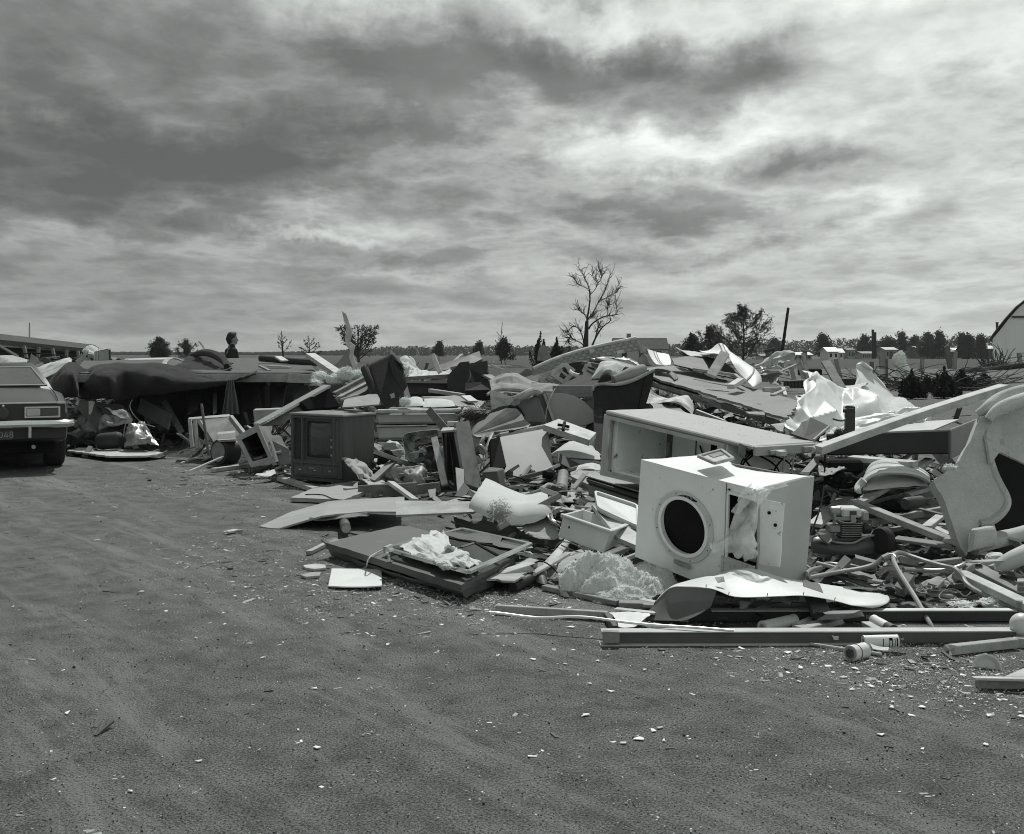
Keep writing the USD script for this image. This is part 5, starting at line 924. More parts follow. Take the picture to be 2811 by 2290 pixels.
def fridge_door():
    T = Thing('loose_refrigerator_door', 'detached grey refrigerator door leaning left of the cream box', 'door'); c = ps((1374, 1328, 12.0), (1522, 1302, 12.2), (1503, 1176, 12.8), (1372, 1200, 12.6))
    T.part('door_panel', panel(sbox(0, 0, 1, 1).buffer(-.03).buffer(.03), c, .06), mat('door_enamel', .27, .35, .5, lo=.75, scale=2.5), smooth=False); T.part('top_edge', beam(p(1372, 1196, 12.7), p(1504, 1170, 12.9), .07, .05), PALE); T.part('handle', beam(p(1398, 1186, 12.70), p(1446, 1175, 12.82), .02, .02), BLACK)
    T.part('side_edge', slab(ps((1346, 1206, 12.3), (1372, 1200, 12.5), (1390, 1280, 12.05), (1380, 1300, 12), (1350, 1296, 12.0)), .05), BLACK, smooth=False); T.done()
fridge_door()
one('loudspeaker_box', 'small dark box with a round hole before the refrigerator door', 'box', Cage(p(1323, 1296, 11.2), p(1366, 1292, 11.1), p(1328, 1328, 11.1), p(1376, 1342, 11), p(1342, 1282, 11.5), p(1384, 1286, 11.5)).box(0, 1, 0, 1, 0, 1, .01), DARKG)
T = Thing('cream_box_lid', 'cream tilted appliance lid with dark latch above the mattress corner', 'lid'); T.part('lid', slab(ps((1492, 1166, 12.7), (1534, 1150, 12.9), (1637, 1188, 12.6), (1618, 1208, 12.2)), .07), WHITE, smooth=False); T.part('latch', cat_([beam(p(1532, 1166, 12.6), p(1562, 1172, 12.55), .04, .03), beam(p(1550, 1160, 12.6), p(1545, 1180, 12.4), .03, .03)]), BLACK); T.done()
one('mattress_corner', 'pale mattress corner lying between the door and the refrigerator', 'mattress', pillow(ps((1504, 1252, 12.6), (1650, 1262, 12.4), (1652, 1214, 13.4), (1560, 1214, 13.4)), .07, amp=.01), CLOTH); one('mattress_band', 'grey band edge under the pale mattress corner', 'mattress', slab(ps((1506, 1256, 12.5), (1648, 1266, 12.3), (1648, 1284, 12.3), (1530, 1276, 12.4)), .2), CLOTHG, smooth=False)
one('dark_motor', 'small dark motor in the shadow under the mattress', 'motor', cat_([tuft(p(1508, 1306, 11.8), np.array([.10, .1, .1]), 84, fib=0, sub=3, amp=.2), lathe(p(1495, 1300, 11.6), p(1530, 1310, 11.8), [(0, .03), (.1, .05), (.15, .03)], 10)]), BLACK)
T = Thing('cardboard_tube', 'grey cardboard cylinder with dark open end near the dresser', 'cylinder'); T.part('body', lathe(p(1546, 1302, 11.3), p(1541, 1352, 10.6), [(0, .055), (.62, .058)], 20), GREYB); T.part('dark_end', lathe(p(1541.5, 1342, 10.74), p(1541, 1353, 10.58), [(0, .0595), (.15, .06), (.155, .05), (.13, 0)], 20), DARKG); T.done()
poly('paper_sheet', 'pale creased paper sheet standing left of the dresser', [(1566, 1296, 11.4), (1600, 1280, 11.6), (1640, 1282, 11.6), (1640, 1344, 11), (1568, 1352, 11)], .004, PALE, 'paper', rag=.015)
one('white_rag', 'white rag draped behind the dresser corner', 'cloth', sheet([[p(1575, 1300, 11.5), p(1620, 1290, 11.5), p(1650, 1290, 11.5)], [p(1590, 1282, 11.8), p(1618, 1272, 11.8), p(1646, 1278, 11.8)]], .008, (14, 24), .04, 8, 17), CLOTH)
def dresser():
    T = Thing('dresser', 'grey dresser with dark rounded edge lying under the open refrigerator', 'dresser'); C = Cage(p(1610, 1304, 10.6), p(1762, 1348, 9.9), p(1618, 1392, 10.4), p(1762, 1452, 9.7), p(1640, 1298, 11), p(1790, 1330, 10.4))
    T.part('face', C.box(0, 1, 0, 1, 0, .72, .01), MIDG); T.part('moulding', C.box(-.02, 1.02, -.06, 1, .72, .94, .04), IRON); T.part('top', C.box(-.03, 1.03, -.04, 1, .94, 1.0, .01), PALE); T.done()
dresser()
# headboard chair and cushions
def headboard():
    T = Thing('padded_chair_back', 'dark padded chair back with white piping behind the refrigerator', 'chair'); o = [(1627, 1072), (1632, 1060), (1645, 1055), (1682, 1056), (1718, 1052), (1750, 1040), (1796, 1016), (1792, 1050), (1770, 1122), (1766, 1180), (1650, 1230), (1640, 1150), (1630, 1110)]
    T.part('padded_panel', slab([p(u, v, 13.4) for u, v in o], .12), UPHD, smooth=False); T.part('piping', tube([p(u, v, 13.38) for u, v in o[:7]], .018, 6, 40), PALE)
    T.part('seam', tube(ps((1772, 1032, 13.33), (1760, 1080, 13.33), (1752, 1126, 13.33)), .008, 5), BLACK); T.part('leg', beam(p(1640, 1125, 13.3), p(1648, 1275, 12.6), .10, .08, up=(0, -1, 0)), UPHD); T.done()
headboard()
one('pillow', 'white pillow lying above the padded chair back', 'pillow', pillow(ps((1622, 1040, 15), (1700, 1028, 15), (1716, 1006, 15.4), (1648, 998, 15.4)), .10, amp=.05), CLOTH); one('cushion', 'dark cushion slumped in front of the white pillow', 'cushion', pillow(ps((1640, 1050, 14.6), (1684, 1042, 14.6), (1680, 1018, 14.8), (1655, 1026, 14.8)), .08), UPHD); one('bolster', 'grey bolster cushion lying right of the white pillow', 'cushion', tube(ps((1684, 1042, 14.5), (1715, 1030, 14.6), (1765, 1012, 14.9)), [.05, .075, .06], 12), mat('bolster_cloth', .26, .8, .1))
one('dark_sheet', 'dark sheet sagging below the cushions at the centre', 'sheet', sheet([[p(1520, 1066, 14.9), p(1600, 1062, 14.6), p(1690, 1052, 14.4)], [p(1560, 1048, 15.2), p(1620, 1046, 15), p(1690, 1042, 14.8)], [p(1600, 1030, 15.6), p(1630, 1034, 15.4), p(1690, 1036, 15.2)]], .01, (20, 30), .04, 3, 18), UPHD); one('pale_beam', 'pale beam running under the dark sagging sheet', 'beam', beam(p(1520, 1074, 14.6), p(1640, 1074, 14.3), .06, .14), GREYB)
for k, (c4, lab) in enumerate([([(1486, 1042), (1516, 1064), (1536, 1044), (1506, 1024)], 'small white window frame tilted at the left of the stack'), ([(1514, 1026), (1548, 1050), (1576, 1020), (1548, 1000)], 'middle white window frame leaning on the small one'), ([(1602, 1022), (1640, 1044), (1638, 1006), (1612, 1000)], 'white window frame corner by the white pillow')]):
    T = Thing('window_frame', lab, 'window frame'); c = [p(u, v, 16 - .1 * k) for u, v in c4]; n = 0
    for a, b in zip(c, c[1:] + c[:1]): T.part('rail', beam(a, b, .06, .04, up=(0, -1, .2)), WHITE)
    T.part('glazing_bar', beam((c[0] + c[3]) / 2, (c[1] + c[2]) / 2, .03, .03, up=(0, -1, .2)), WHITE); T.done()
one('bent_gutter', 'white bent gutter piece lying over the window frames', 'gutter', tube(ps((1520, 1018, 16.2), (1548, 1000, 16.4), (1560, 1012, 16), (1590, 1030, 15.6)), .03, 6, flat=.5), WHITE); poly('shadow_gap_board', 'black board standing for the shadowed gap behind the window frames', [(1512, 1052, 16.8), (1560, 1000, 17), (1650, 985, 17), (1740, 1010, 16.8), (1660, 1048, 16.6)], .03, BLACK)  # black slab stands for the shadow in the gap behind the frames
one('crushed_foil', 'bright crushed foil edging along the top of the window stack', 'foil', sheet([[p(1584, 986, 16.4), p(1640, 990, 16.3), p(1700, 994, 16.2), p(1752, 1012, 16)], [p(1590, 978, 16.7), p(1640, 978, 16.7), p(1700, 982, 16.6), p(1750, 1000, 16.4)]], .006, (14, 80), .06, 6, 21, True), FOIL)
one('roof_strip', 'long grey strip slanting from the foil to the chair back', 'strip', beam(p(1650, 985, 16), p(1765, 1018, 15.4), .25, .03), GREYB); one('roof_strip', 'dark long strip slanting below the grey one to the chair', 'strip', beam(p(1600, 996, 15.9), p(1748, 1022, 15.5), .10, .05), WOODD)
def patterned_siding():
    T = Thing('patterned_siding', 'long roll of brick-patterned siding rising to a point at the centre', 'siding'); A, B, Cc, Dd = p(1464, 1032, 15.9), p(1590, 990, 16.2), p(1580, 966, 16.2), p(1464, 1012, 15.9)
    E_, F_ = p(1756, 962, 16.6), p(1745, 928, 16.6); m = mat('siding_felt', .22, .85, .1, lo=.8); br = mat('siding_brick', .29, .85, .1, lo=.8, spots=.4, spot_val=.15)
    for c in ([A, B, Cc, Dd], [B, E_, F_, Cc]): T.part('sheet', panel(sbox(0, 0, 1, 1), c, .02, cuts=6), m, smooth=False)
    T.part('rolled_edge', tube([Dd, Cc, (Cc + F_) / 2 + [0, 0, .01], F_], .025, 8), WHITE); T.part('torn_edge', sheet([[F_, F_ + [.10, 0, -.12]], [E_ + [0, 0, .05], E_ + [.14, 0, .02]], [E_ + [0, 0, -.03], E_ + [.10, 0, -.06]]], .004, (12, 8), .02, 8), PALE)
    r = np.random.default_rng(4)
    for c, n in (([A, B, Cc, Dd], 7), ([B, E_, F_, Cc], 9)):
        for j in range(3):
            for i in range(n):
                x0 = (i + (.5 if j % 2 else 0)) / n; x1 = min(x0 + .72 / n, .99)
                if x1 - x0 < .03 or r.random() < .08: continue
                T.part('brick', panel(sbox(x0 + .01, .08 + j * .29, x1, .08 + j * .29 + .2), c, .006, .006), br, smooth=False)
    T.part('paper_patch', panel(sbox(.2, .55, .28, .95), [B, E_, F_, Cc], .004, .014), WHITE, smooth=False); T.part('paper_patch', panel(sbox(.62, .0, .74, .3), [B, E_, F_, Cc], .004, .014), WHITE, smooth=False); T.done()
patterned_siding()
poly('pointed_board', 'pale grey pointed panel standing left of the patterned siding', [(1474, 990, 20), (1480, 955, 20), (1492, 945, 20), (1510, 975, 20), (1518, 992, 20)], .04, GREYB); poly('pointed_board', 'grey pointed panel below the dark roofed house', [(1748, 1004, 16.4), (1752, 985, 16.4), (1768, 970, 16.4), (1786, 1002, 16.2)], .03, GREYB)
one('lean_stick', 'dark stick leaning right of the ragged evergreen', 'stick', beam(p(1546, 975, 19), p(1558, 955, 19), .05, .05), WOODD); poly('dark_scrap', 'small dark upright board behind the patterned siding', [(1552, 966, 22), (1554, 952, 22), (1566, 950, 22), (1570, 966, 22)], .05, DARKG)
# striped awning sheets, dark sheet, post
def awning(name, label, rows, stripes, amp, seed, m=None, res=(40, 60)):
    T = Thing(name, label, 'awning'); sh = sheet(rows, .006, res, amp, 1.6, seed); T.part('sheet', sh, m or mat('awning_sheet', .56, .55, .3, lo=.86)); V = sh.vertices[:res[0] * res[1]].reshape(res[0], res[1], 3)
    for s in stripes:
        j = int(s * (res[1] - 1)); ln = V[:, j]; w = (V[:, min(j + 2, res[1] - 1)] - ln) * .6
        T.part('stripe', sheet(np.stack([ln + [0, -.006, .006], ln + w + [0, -.006, .006]], 0), .003, (3, 30), k=1), DARKG)
    return T.done()
awning('striped_awning', 'pale awning sheet with dark stripes right of the patterned siding', [[p(1776, 958, 16.6), p(1806, 966, 16.6), p(1836, 972, 16.5)], [p(1790, 985, 16.2), p(1815, 990, 16.2), p(1842, 996, 16.1)], [p(1800, 1004, 15.9), p(1824, 1006, 15.9), p(1836, 1005, 15.9)]], (.3, .42), .05, 31)
awning('striped_awning', 'long bent pale awning with double stripes falling to the right', [[p(1920, 962, 17.2), p(1958, 950, 17.3), p(1988, 944, 17.2), p(2030, 984, 16.4), p(2070, 1014, 15.8), p(2090, 1048, 15.4)], [p(1934, 966, 16.8), p(1970, 962, 16.8), p(2000, 968, 16.6), p(2034, 1000, 16), p(2068, 1030, 15.5), p(2080, 1056, 15.2)], [p(1950, 972, 16.4), p(1984, 976, 16.4), p(2004, 990, 16.2), p(2026, 1020, 15.8), p(2052, 1048, 15.3), p(2066, 1064, 15)]], (.3, .36, .78), .05, 32)
one('white_sheet', 'torn white sheet lying left of the long bent awning', 'sheet', sheet([[p(1856, 950, 17.6), p(1890, 962, 17.5), p(1930, 966, 17.4), p(1972, 972, 17.2)], [p(1872, 962, 17.1), p(1900, 976, 17), p(1930, 978, 16.9), p(1968, 978, 16.9)]], .006, (16, 50), .06, 3, 33), WHITE)
poly('dark_sheet_metal', 'dark flat sheet lying under the long bent awning', [(1844, 985, 16.8), (1880, 978, 17), (1930, 979, 17), (1975, 984, 16.9), (2010, 1010, 16.4), (2040, 1044, 15.9), (1990, 1032, 15.8), (1905, 1014, 16.2), (1850, 1000, 16.5)], .02, DARKG, 'sheet')
for k, (a, b, w, t, m, lab) in enumerate([((1990, 970, 15.2), (1952, 1032, 14.9), .13, .05, WHITE, 'thick white post leaning before the dark flat sheet'), ((2006, 1062, 14.6), (2034, 1044, 15), .10, .06, WHITE, 'short white block on the big slanting door slab'), ((1905, 1014, 16), (2018, 1030, 15.5), .05, .04, PALE, 'pale frame rail lying under the dark flat sheet'), ((2018, 1030, 15.5), (2042, 1050, 15.1), .05, .04, PALE, 'short pale rail joining the white block'), ((2096, 1070, 15), (2164, 1066, 15.2), .05, .05, WHITE, 'white rail lying right of the awning foot'), ((2150, 1068, 15.1), (2156, 1088, 14.7), .05, .05, WHITE, 'short white upright at the end of white rail'), ((2120, 1086, 14.6), (2156, 1070, 15), .06, .03, PALE, 'pale lath slanting under the white rail')]):
    one('rail_piece', lab, 'rail', beam(p(*a), p(*b), w, t, up=(0, -.7, .7) if k == 0 else (0, 0, 1)), m)
def big_slab():
    T = Thing('collapsed_slab', 'big grey wall slab slanting down to the right across the wreckage', 'wall section'); a, b, c, d_ = p(1786, 1034, 15.6), p(2152, 1146, 12.9), p(2196, 1102, 14.2), p(1850, 1004, 17.6)
    T.part('outer_skin', slab([a, (a + b) / 2 + [.02, 0, 0], b, p(2174, 1138, 13.2), c, d_, p(1768, 1010, 17.2)], .03, rag=.02, seed=3), mat('wall_skin', .22, .75, .2, lo=.75, scale=2, spots=.85, spot_scale=3.2, spot_val=.08, speck=(.60, .66)), smooth=False)
    o = np.array([0, .05, -.05]); T.part('core_layer', slab([a + o * 1.0 + [-.05, 0, 0], a + (b - a) * .55 + o, a + (b - a) * .5 + o + [0, .6, .0], d_ + o], .05, rag=.02, seed=4), GREYB, smooth=False); T.part('edge_stud', beam(a + o * 2, a + (b - a) * .72 + o * 2, .06, .06), WOODM); T.part('edge_stud', beam(a + (b - a) * .6 + o * 1.6, b + o * 1.6 + [-.05, 0, 0], .06, .07), WOODD)
    T.part('torn_felt', sheet([[p(1770, 1028, 15.8), p(1820, 1014, 16.2), p(1862, 1040, 15.6)], [p(1776, 1036, 15.5), p(1826, 1026, 15.9), p(1850, 1046, 15.3)]], .008, (10, 30), .04, 5, 35), DARKG); T.done()
big_slab()
one('curled_sheet', 'curled white sheet flapping below the left of the big slab', 'sheet', sheet([[p(1780, 1058, 14.6), p(1806, 1082, 14.6), p(1840, 1092, 14.6), p(1880, 1084, 14.6), p(1892, 1096, 14.6)], [p(1776, 1082, 14.3), p(1806, 1098, 14.3), p(1840, 1096, 14.1), p(1880, 1092, 14.1), p(1898, 1120, 14)], [p(1774, 1106, 14), p(1806, 1106, 14), p(1830, 1102, 13.8), p(1868, 1112, 13.8), p(1902, 1140, 13.5)]], .006, (30, 50), .05, 3, 36, True, k=2), WHITE)
poly('grey_underboard', 'grey board end below the curled white sheet', [(1782, 1106, 13.9), (1850, 1112, 13.9), (1886, 1134, 13.6), (1800, 1130, 13.6)], .04, MIDG); one('bright_rail', 'bright metal rail showing behind the refrigerator top', 'rail', beam(p(1912, 1130, 13.2), p(1990, 1160, 12.8), .04, .05), STEEL); poly('flat_shingle', 'small grey shingle hanging under the big slab edge', [(2046, 1130, 13.1), (2098, 1130, 13.1), (2100, 1140, 13), (2056, 1136, 13)], .02, GREYB, 'shingle'); poly('flat_shingle', 'grey shingle tucked by the left of crumpled white sheeting', [(2115, 1165, 11.5), (2155, 1160, 11.5), (2150, 1184, 11.2), (2142, 1184, 11.2)], .02, PALE, 'shingle')

# ------------------------------------------------------------------ open refrigerator cabinet lying on its side
def fridge():
    C = Cage(p(1661, 1126, 10.2), p(2066, 1224, 8.95), p(1649, 1304, 10.15), p(2060, 1402, 8.9), p(1827, 1120, 10.75), p(2249, 1213, 9.4))
    T = Thing('refrigerator', 'white refrigerator cabinet without door lying on its side', 'refrigerator'); shell = ENAMEL2; inn = mat('fridge_liner', .86, .35, .5, lo=.85, spots=.9, spot_scale=5, spot_val=.04, speck=(.62, .67))
    T.part('top_side', C.box(0, 1, 0, 1, .93, 1, .012), shell); T.part('bottom_side', C.box(0, .83, 0, 1, 0, .07, .01), shell); T.part('end_wall', C.box(0, .035, 0.0, 1, .07, .93, .006), shell); T.part('back_wall', C.box(.035, .83, .94, 1, .07, .93), shell)
    T.part('bulkhead', C.box(.81, .835, .03, 1, .07, .93), inn); T.part('liner', cat_([C.box(.07, .81, .86, .93, .10, .88), C.box(.04, .075, .06, .9, .09, .9), C.box(.05, .81, .06, .9, .065, .1), C.box(.05, .81, .06, .9, .88, .925)]), inn)
    T.part('door_gasket_frame', C.front(sbox(0, 0, .83, .93).difference(sbox(.05, .075, .80, .885)), -.012, .035), mat('gasket_grey', .42, .5, .3), smooth=False); T.part('breaker_strip', C.front(sbox(.04, .065, .81, .895).difference(sbox(.055, .085, .795, .875)), -.02, .0), WHITE, smooth=False)
    T.part('shelf_channel', C.box(.09, .125, .84, .862, .2, .78), MIDG); T.part('light_strip', C.box(.1, .115, .82, .842, .28, .5), PALE); T.part('shelf_runner', C.box(.29, .294, .845, .862, .1, .86), MIDG)
    T.part('drain_hose', tube([C(q)[0] for q in ((.32, .85, .55), (.36, .83, .4), (.4, .84, .3), (.43, .85, .42))], .008, 5), BLACK); T.part('stain_patch', C.box(.39, .43, .855, .862, .2, .78), BLACK)
    T.part('kick_panel', C.box(.995, 1.012, .02, 1, .84, .985, .004), shell); T.part('foot_bracket', C.box(1.0, 1.03, .2, .42, .87, .93), PALE); T.part('foot_bracket', C.box(1.0, 1.03, .7, .92, .87, .95), PALE); T.part('leveller', cat_([C.box(1.03, 1.06, .26, .36, .85, .93, .004), C.box(1.03, 1.06, .8, .88, .86, .94, .004)]), WHITE)
    T.part('compressor_shelf', C.box(.835, .99, .05, 1, .0, .06), IRON); T.part('compressor', tuft(C([.92, .5, .35])[0], np.array([.12, .2, .14]), 90, fib=0, sub=3, amp=.05), BLACK); T.part('wiring', cat_([tube([C([.85 + .1 * random.random(), random.random(), .85])[0], C([.9, random.random(), .5])[0], C([.95, random.random(), .1])[0]], .008, 4) for _ in range(7)]), BLACK)
    T.part('wire_bracket', cat_([tube([C(a)[0], C(b)[0]], .008, 5) for a, b in (([1.02, .42, .82], [1.02, .56, .84]), ([1.02, .56, .84], [1.02, .54, .56]), ([1.02, .54, .56], [1.02, .40, .54]), ([1.02, .40, .54], [1.02, .42, .82]))]), PALE)
    T.part('corner_damage', sheet([[C([.93, -.02, 1.0])[0], C([.97, -.03, .98])[0]], [C([.93, -.03, .9])[0], C([.965, -.02, .88])[0]], [C([.935, -.02, .8])[0], C([.96, -.01, .78])[0]]], .006, (16, 12), .02, 14, 3, True), MIDG)
    for k in range(16): u_, v_ = random.uniform(.4, .95), random.uniform(.1, .9); T.part('dirt_crumb', C.box(u_, u_ + .0025, v_, v_ + .006, 1.0, 1.003), BLACK)
    T.done()
fridge()
one('electric_cord', 'dark electric cord hanging from the refrigerator end', 'cord', tube(ps((2250, 1212, 9.2), (2262, 1224, 9.1), (2264, 1280, 9), (2262, 1340, 8.7), (2250, 1400, 8.4), (2232, 1450, 8.1), (2226, 1468, 8)), .007, 5, 50), BLACK)

# ------------------------------------------------------------------ clothes dryer on its side
def dryer():
    C = Cage(p(1760, 1262, 7.46), p(2080, 1346, 6.70), p(1742, 1528, 7.42), p(2074, 1664, 6.66), p(1917, 1250, 7.80), p(2231, 1307, 7.06), bbr=p(2208, 1588, 7.02)); T = Thing('clothes_dryer', 'battered white clothes dryer lying on its side, round door hole open', 'dryer')
    asp = C.size()[0] / C.size()[2]; cx, cz, r = .418, .475, .255; circ = lambda rr: shapely.affinity.scale(Point(cx, cz).buffer(rr, 40), 1.17 / asp, 1)
    hatch = sbox(.775, .33, .985, .90).buffer(-.012).buffer(.012); front = sbox(0, 0, .985, 1).difference(circ(r)).difference(hatch).segmentize(.06)
    def dent(m, f):
        v = m.vertices.copy(); q = noise(v * 5, 77) - .5; m.vertices = v + np.outer(q * f, unit([-.6, -.75, .1])); return m
    T.part('front_panel', dent(C.front(front, 0, .02), .012), ENAMEL, smooth=False)
    T.part('door_ring', C.front(circ(r + .075).difference(circ(r + .004)), -.022, .0), PLASTIC, smooth=False); T.part('ring_lip', C.front(circ(r + .028).difference(circ(r - .004)), -.036, .02), ENAMEL, smooth=False)
    ax0, ax1 = C([cx, .02, cz])[0], C([cx, .8, cz])[0]; rr = r * C.size()[2]
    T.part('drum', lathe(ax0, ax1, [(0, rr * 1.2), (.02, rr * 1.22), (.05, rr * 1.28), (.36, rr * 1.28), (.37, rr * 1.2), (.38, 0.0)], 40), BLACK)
    for k in range(8): a = 6.283 * (k + .4) / 8; q = C([cx + .312 * 1.17 / asp * math.cos(a), -.028, cz + .312 * math.sin(a)])[0]; T.part('screw_hole', lathe(q, q + C([0, .05, 0])[0] - C([0, 0, 0])[0], [(0, .0035), (.01, .0035)], 8), BLACK)
    T.part('hinge_plate', C.box(.36, .50, -.045, -.02, .105, .14, .004), PALE); T.part('hinge_mark', cat_([C.box(.40 + .035 * k, .42 + .035 * k, -.027, -.02, .755, .775) for k in range(3)]), MIDG)
    n = 12; s, t = np.meshgrid(np.linspace(0, 1, n), np.linspace(0, 1, n), indexing='ij'); G = C(np.c_[s.ravel(), t.ravel(), np.ones(n * n)]).reshape(n, n, 3); G[..., 2] += -.03 * np.sin(s * math.pi) * t ** 2 * (s > .3) + .012 * (fbm(G * 5, 3, 5) - .5)
    T.part('top_side', sheet(G, .015, (40, 40)), ENAMEL); G2 = C(np.c_[np.ones(n * n), s.ravel(), t.ravel()]).reshape(n, n, 3) + .014 * (fbm(C(np.c_[np.ones(n * n), s.ravel(), t.ravel()]).reshape(n, n, 3) * 4, 3, 8) - .5)[..., None]
    T.part('end_panel', sheet(G2[::-1, :, :], .012, (36, 36)), mat('scuffed_shaded_enamel', .44, .45, .35, lo=.74, scale=3.5, spots=.85, spot_scale=14, spot_val=.12, speck=(.66, .71))); T.part('back_panel', C.box(0, 1, .97, 1, 0, .98), MIDG); T.part('far_end_panel', C.box(0, .02, .02, .97, 0, .99), ENAMEL); T.part('under_side', C.box(.02, .98, .02, .97, 0, .02), ENAMEL)  # end panel enamel darkened as the shadier side; its scuffs are wear
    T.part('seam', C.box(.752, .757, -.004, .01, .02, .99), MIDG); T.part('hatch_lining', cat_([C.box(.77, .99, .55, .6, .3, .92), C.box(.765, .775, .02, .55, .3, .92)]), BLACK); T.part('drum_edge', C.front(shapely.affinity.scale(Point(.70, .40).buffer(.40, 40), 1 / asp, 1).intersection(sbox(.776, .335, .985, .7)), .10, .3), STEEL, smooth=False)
    T.part('hatch_rim', C.front(sbox(.76, .31, .985, .925).difference(hatch), -.008, .0), ENAMEL, smooth=False); T.part('hatch_screw', cat_([C.box(.775, .79, -.014, -.006, .935, .95), C.box(.93, .94, -.014, -.006, .94, .955), C.box(.955, .965, -.014, -.006, .945, .96)]), BLACK)
    T.part('lower_patch', C.front(sbox(.735, .03, .985, .33).segmentize(.05), -.018, -.002), mat('lint_covered', .55, .8, .2, lo=.8, spots=.8, spot_scale=30, spot_val=.2, speck=(.55, .62)), smooth=False)
    T.part('flap_shadow_line', C.box(1.006, 1.012, .30, .315, .40, .93), BLACK); a, b = C([1.01, .02, .93])[0], C([1.01, .02, .36])[0]; o = np.array([.105, -.085, -.02]); T.part('bent_flap', slab([a, a + o + [.02, 0, .0], b + o + [0, 0, .02], b], .008, rag=.004), ENAMEL, smooth=False); T.part('flap_hole', cat_([lathe(a + (b - a) * f + o * g_ + [-.003, -.012, 0], a + (b - a) * f + o * g_ + [-.003, -.016, 0], [(0, .011), (.004, .011)], 10) for f, g_ in ((.18, .45), (.34, .75))]), BLACK)  # black strip painted as the shadow line beside the flap
    T.part('torn_top_edge', sheet([[C([.99, .1, 1.0])[0], C([1.0, .5, 1.01])[0], C([1.0, .98, 1.005])[0]], [C([1.01, .1, .97])[0], C([1.02, .5, .985])[0], C([1.015, .98, .98])[0]]], .003, (8, 40), .02, 14, 6, True), ENAMEL)
    q0 = np.random.default_rng(2)
    for k in range(7): y, z = q0.uniform(.2, .9), q0.uniform(.15, .75); T.part('rust_spot', lathe(C([1.006, y, z])[0], C([1.014, y, z])[0], [(0, .006), (.004, .005), (.005, 0)], 7), BLACK)
    for y, z, y2, z2 in ((.35, .72, .62, .35), (.5, .3, .75, .1)): T.part('scratch', beam(C([1.004, y, z])[0], C([1.004, y2, z2])[0], .004, .002), DARKG)
    T.done()
    Pq = lambda *a: C(list(a))[0]
    film = [[p(2062, 1330, 6.72), p(2084, 1326, 6.62), p(2108, 1340, 6.70), p(2118, 1356, 6.70)], [p(2030, 1370, 6.70), p(2058, 1372, 6.58), p(2078, 1372, 6.56), p(2086, 1380, 6.62)], [p(2012, 1412, 6.70), p(2050, 1420, 6.60), p(2066, 1420, 6.54), p(2080, 1420, 6.58)], [p(1990, 1462, 6.78), p(2020, 1460, 6.62), p(2052, 1460, 6.56), p(2078, 1462, 6.58)], [p(1956, 1486, 6.86), p(2000, 1500, 6.68), p(2044, 1500, 6.58), p(2074, 1496, 6.58)], [p(1948, 1512, 6.88), p(1990, 1535, 6.72), p(2040, 1540, 6.6), p(2072, 1530, 6.6)]]
    wisp = [[p(2070, 1334, 6.62), p(2096, 1336, 6.60)], [p(2040, 1362, 6.62), p(2068, 1372, 6.56)], [p(2012, 1392, 6.66), p(2042, 1398, 6.6)], [p(2008, 1408, 6.70), p(2030, 1408, 6.66)]]
    fm = usdkit.material(stage, '/World/Looks/clear_film', {'t': ('transparent_bsdf', {'color': (.95, .955, .952)}), 'd': ('principled_bsdf', {'base_color': col(.75), 'roughness': .3}), 'ge': ('geometry', {}), 'n': ('noise_texture', {'scale': 9.0, 'detail': 5.0}), 'r': ('map_range', {'from_min': .3, 'from_max': .7, 'to_min': .06, 'to_max': .42, 'clamp': True}), 'm': ('mix_closure', {})}, [('ge.position', 'n.vector'), ('n.fac', 'r.value'), ('r.result', 'm.fac'), ('t.BSDF', 'm.closure1'), ('d.BSDF', 'm.closure2')], surface='m.closure')
    one('plastic_film', 'torn clear plastic film draped over the corner of the dryer', 'plastic', cat_([sheet(film, .0015, (60, 44), .022, 7, 41, True, tear=.3), sheet(wisp, .0015, (30, 16), .02, 9, 42, True, tear=.2)]), fm)
    # picture frame on top
    q = [Pq(.50, .45, 1.03), Pq(.70, .34, 1.035), Pq(.74, .75, 1.0), Pq(.52, .95, 1.0)]; q = ps((1918, 1258, 7.25), (1962, 1277, 7.0), (2012, 1264, 7.15), (1980, 1241, 7.5)); q[:, 2] += .012
    T = Thing('small_picture_frame', 'small pale picture frame lying on top of the dryer', 'picture frame')
    for a, b in zip(q, np.roll(q, -1, 0)): T.part('frame_side', beam(a, b, .022, .02), PALE)
    T.part('back_card', panel(sbox(.05, .05, .95, .95), q, .004, -.004), WHITE, smooth=False); T.part('torn_print', panel(sbox(.1, .35, .45, .9), q, .002, .001), MIDG, smooth=False); T.done()
dryer()
# ------------------------------------------------------------------ right: crumpled sheeting, fin, beams
one('crumpled_sheeting', 'brilliant crumpled white sheeting heaped above the long white beam', 'sheeting', sheet([[p(2205, 1056, 11.9), p(2290, 1070, 11.7), p(2380, 1103, 11.4), p(2480, 1140, 11.1), p(2562, 1172, 10.8)], [p(2182, 1104, 10.9), p(2270, 1118, 10.9), p(2370, 1132, 10.6), p(2470, 1156, 10.4), p(2562, 1178, 10.3)], [p(2166, 1145, 10.4), p(2262, 1160, 10.2), p(2370, 1166, 10.2), p(2470, 1174, 10.1), p(2562, 1182, 10.1)], [p(2148, 1184, 9.9), p(2262, 1204, 9.7), p(2370, 1200, 9.8), p(2470, 1192, 9.9), p(2562, 1186, 10)]], .004, (90, 120), .34, 2.2, 51, True, tear=.12), FOIL)
poly('dark_square_panel', 'dark square panel leaning on the crumpled white sheeting', [(2170, 1190, 9.5), (2225, 1145, 9.9), (2278, 1170, 9.8), (2238, 1212, 9.4)], .02, mat('dark_screen', .03, .3, .4)); one('panel_edge', 'pale trim strip along the right of the dark square panel', 'trim', beam(p(2234, 1208, 9.4), p(2276, 1172, 9.75), .02, .02), PALE)
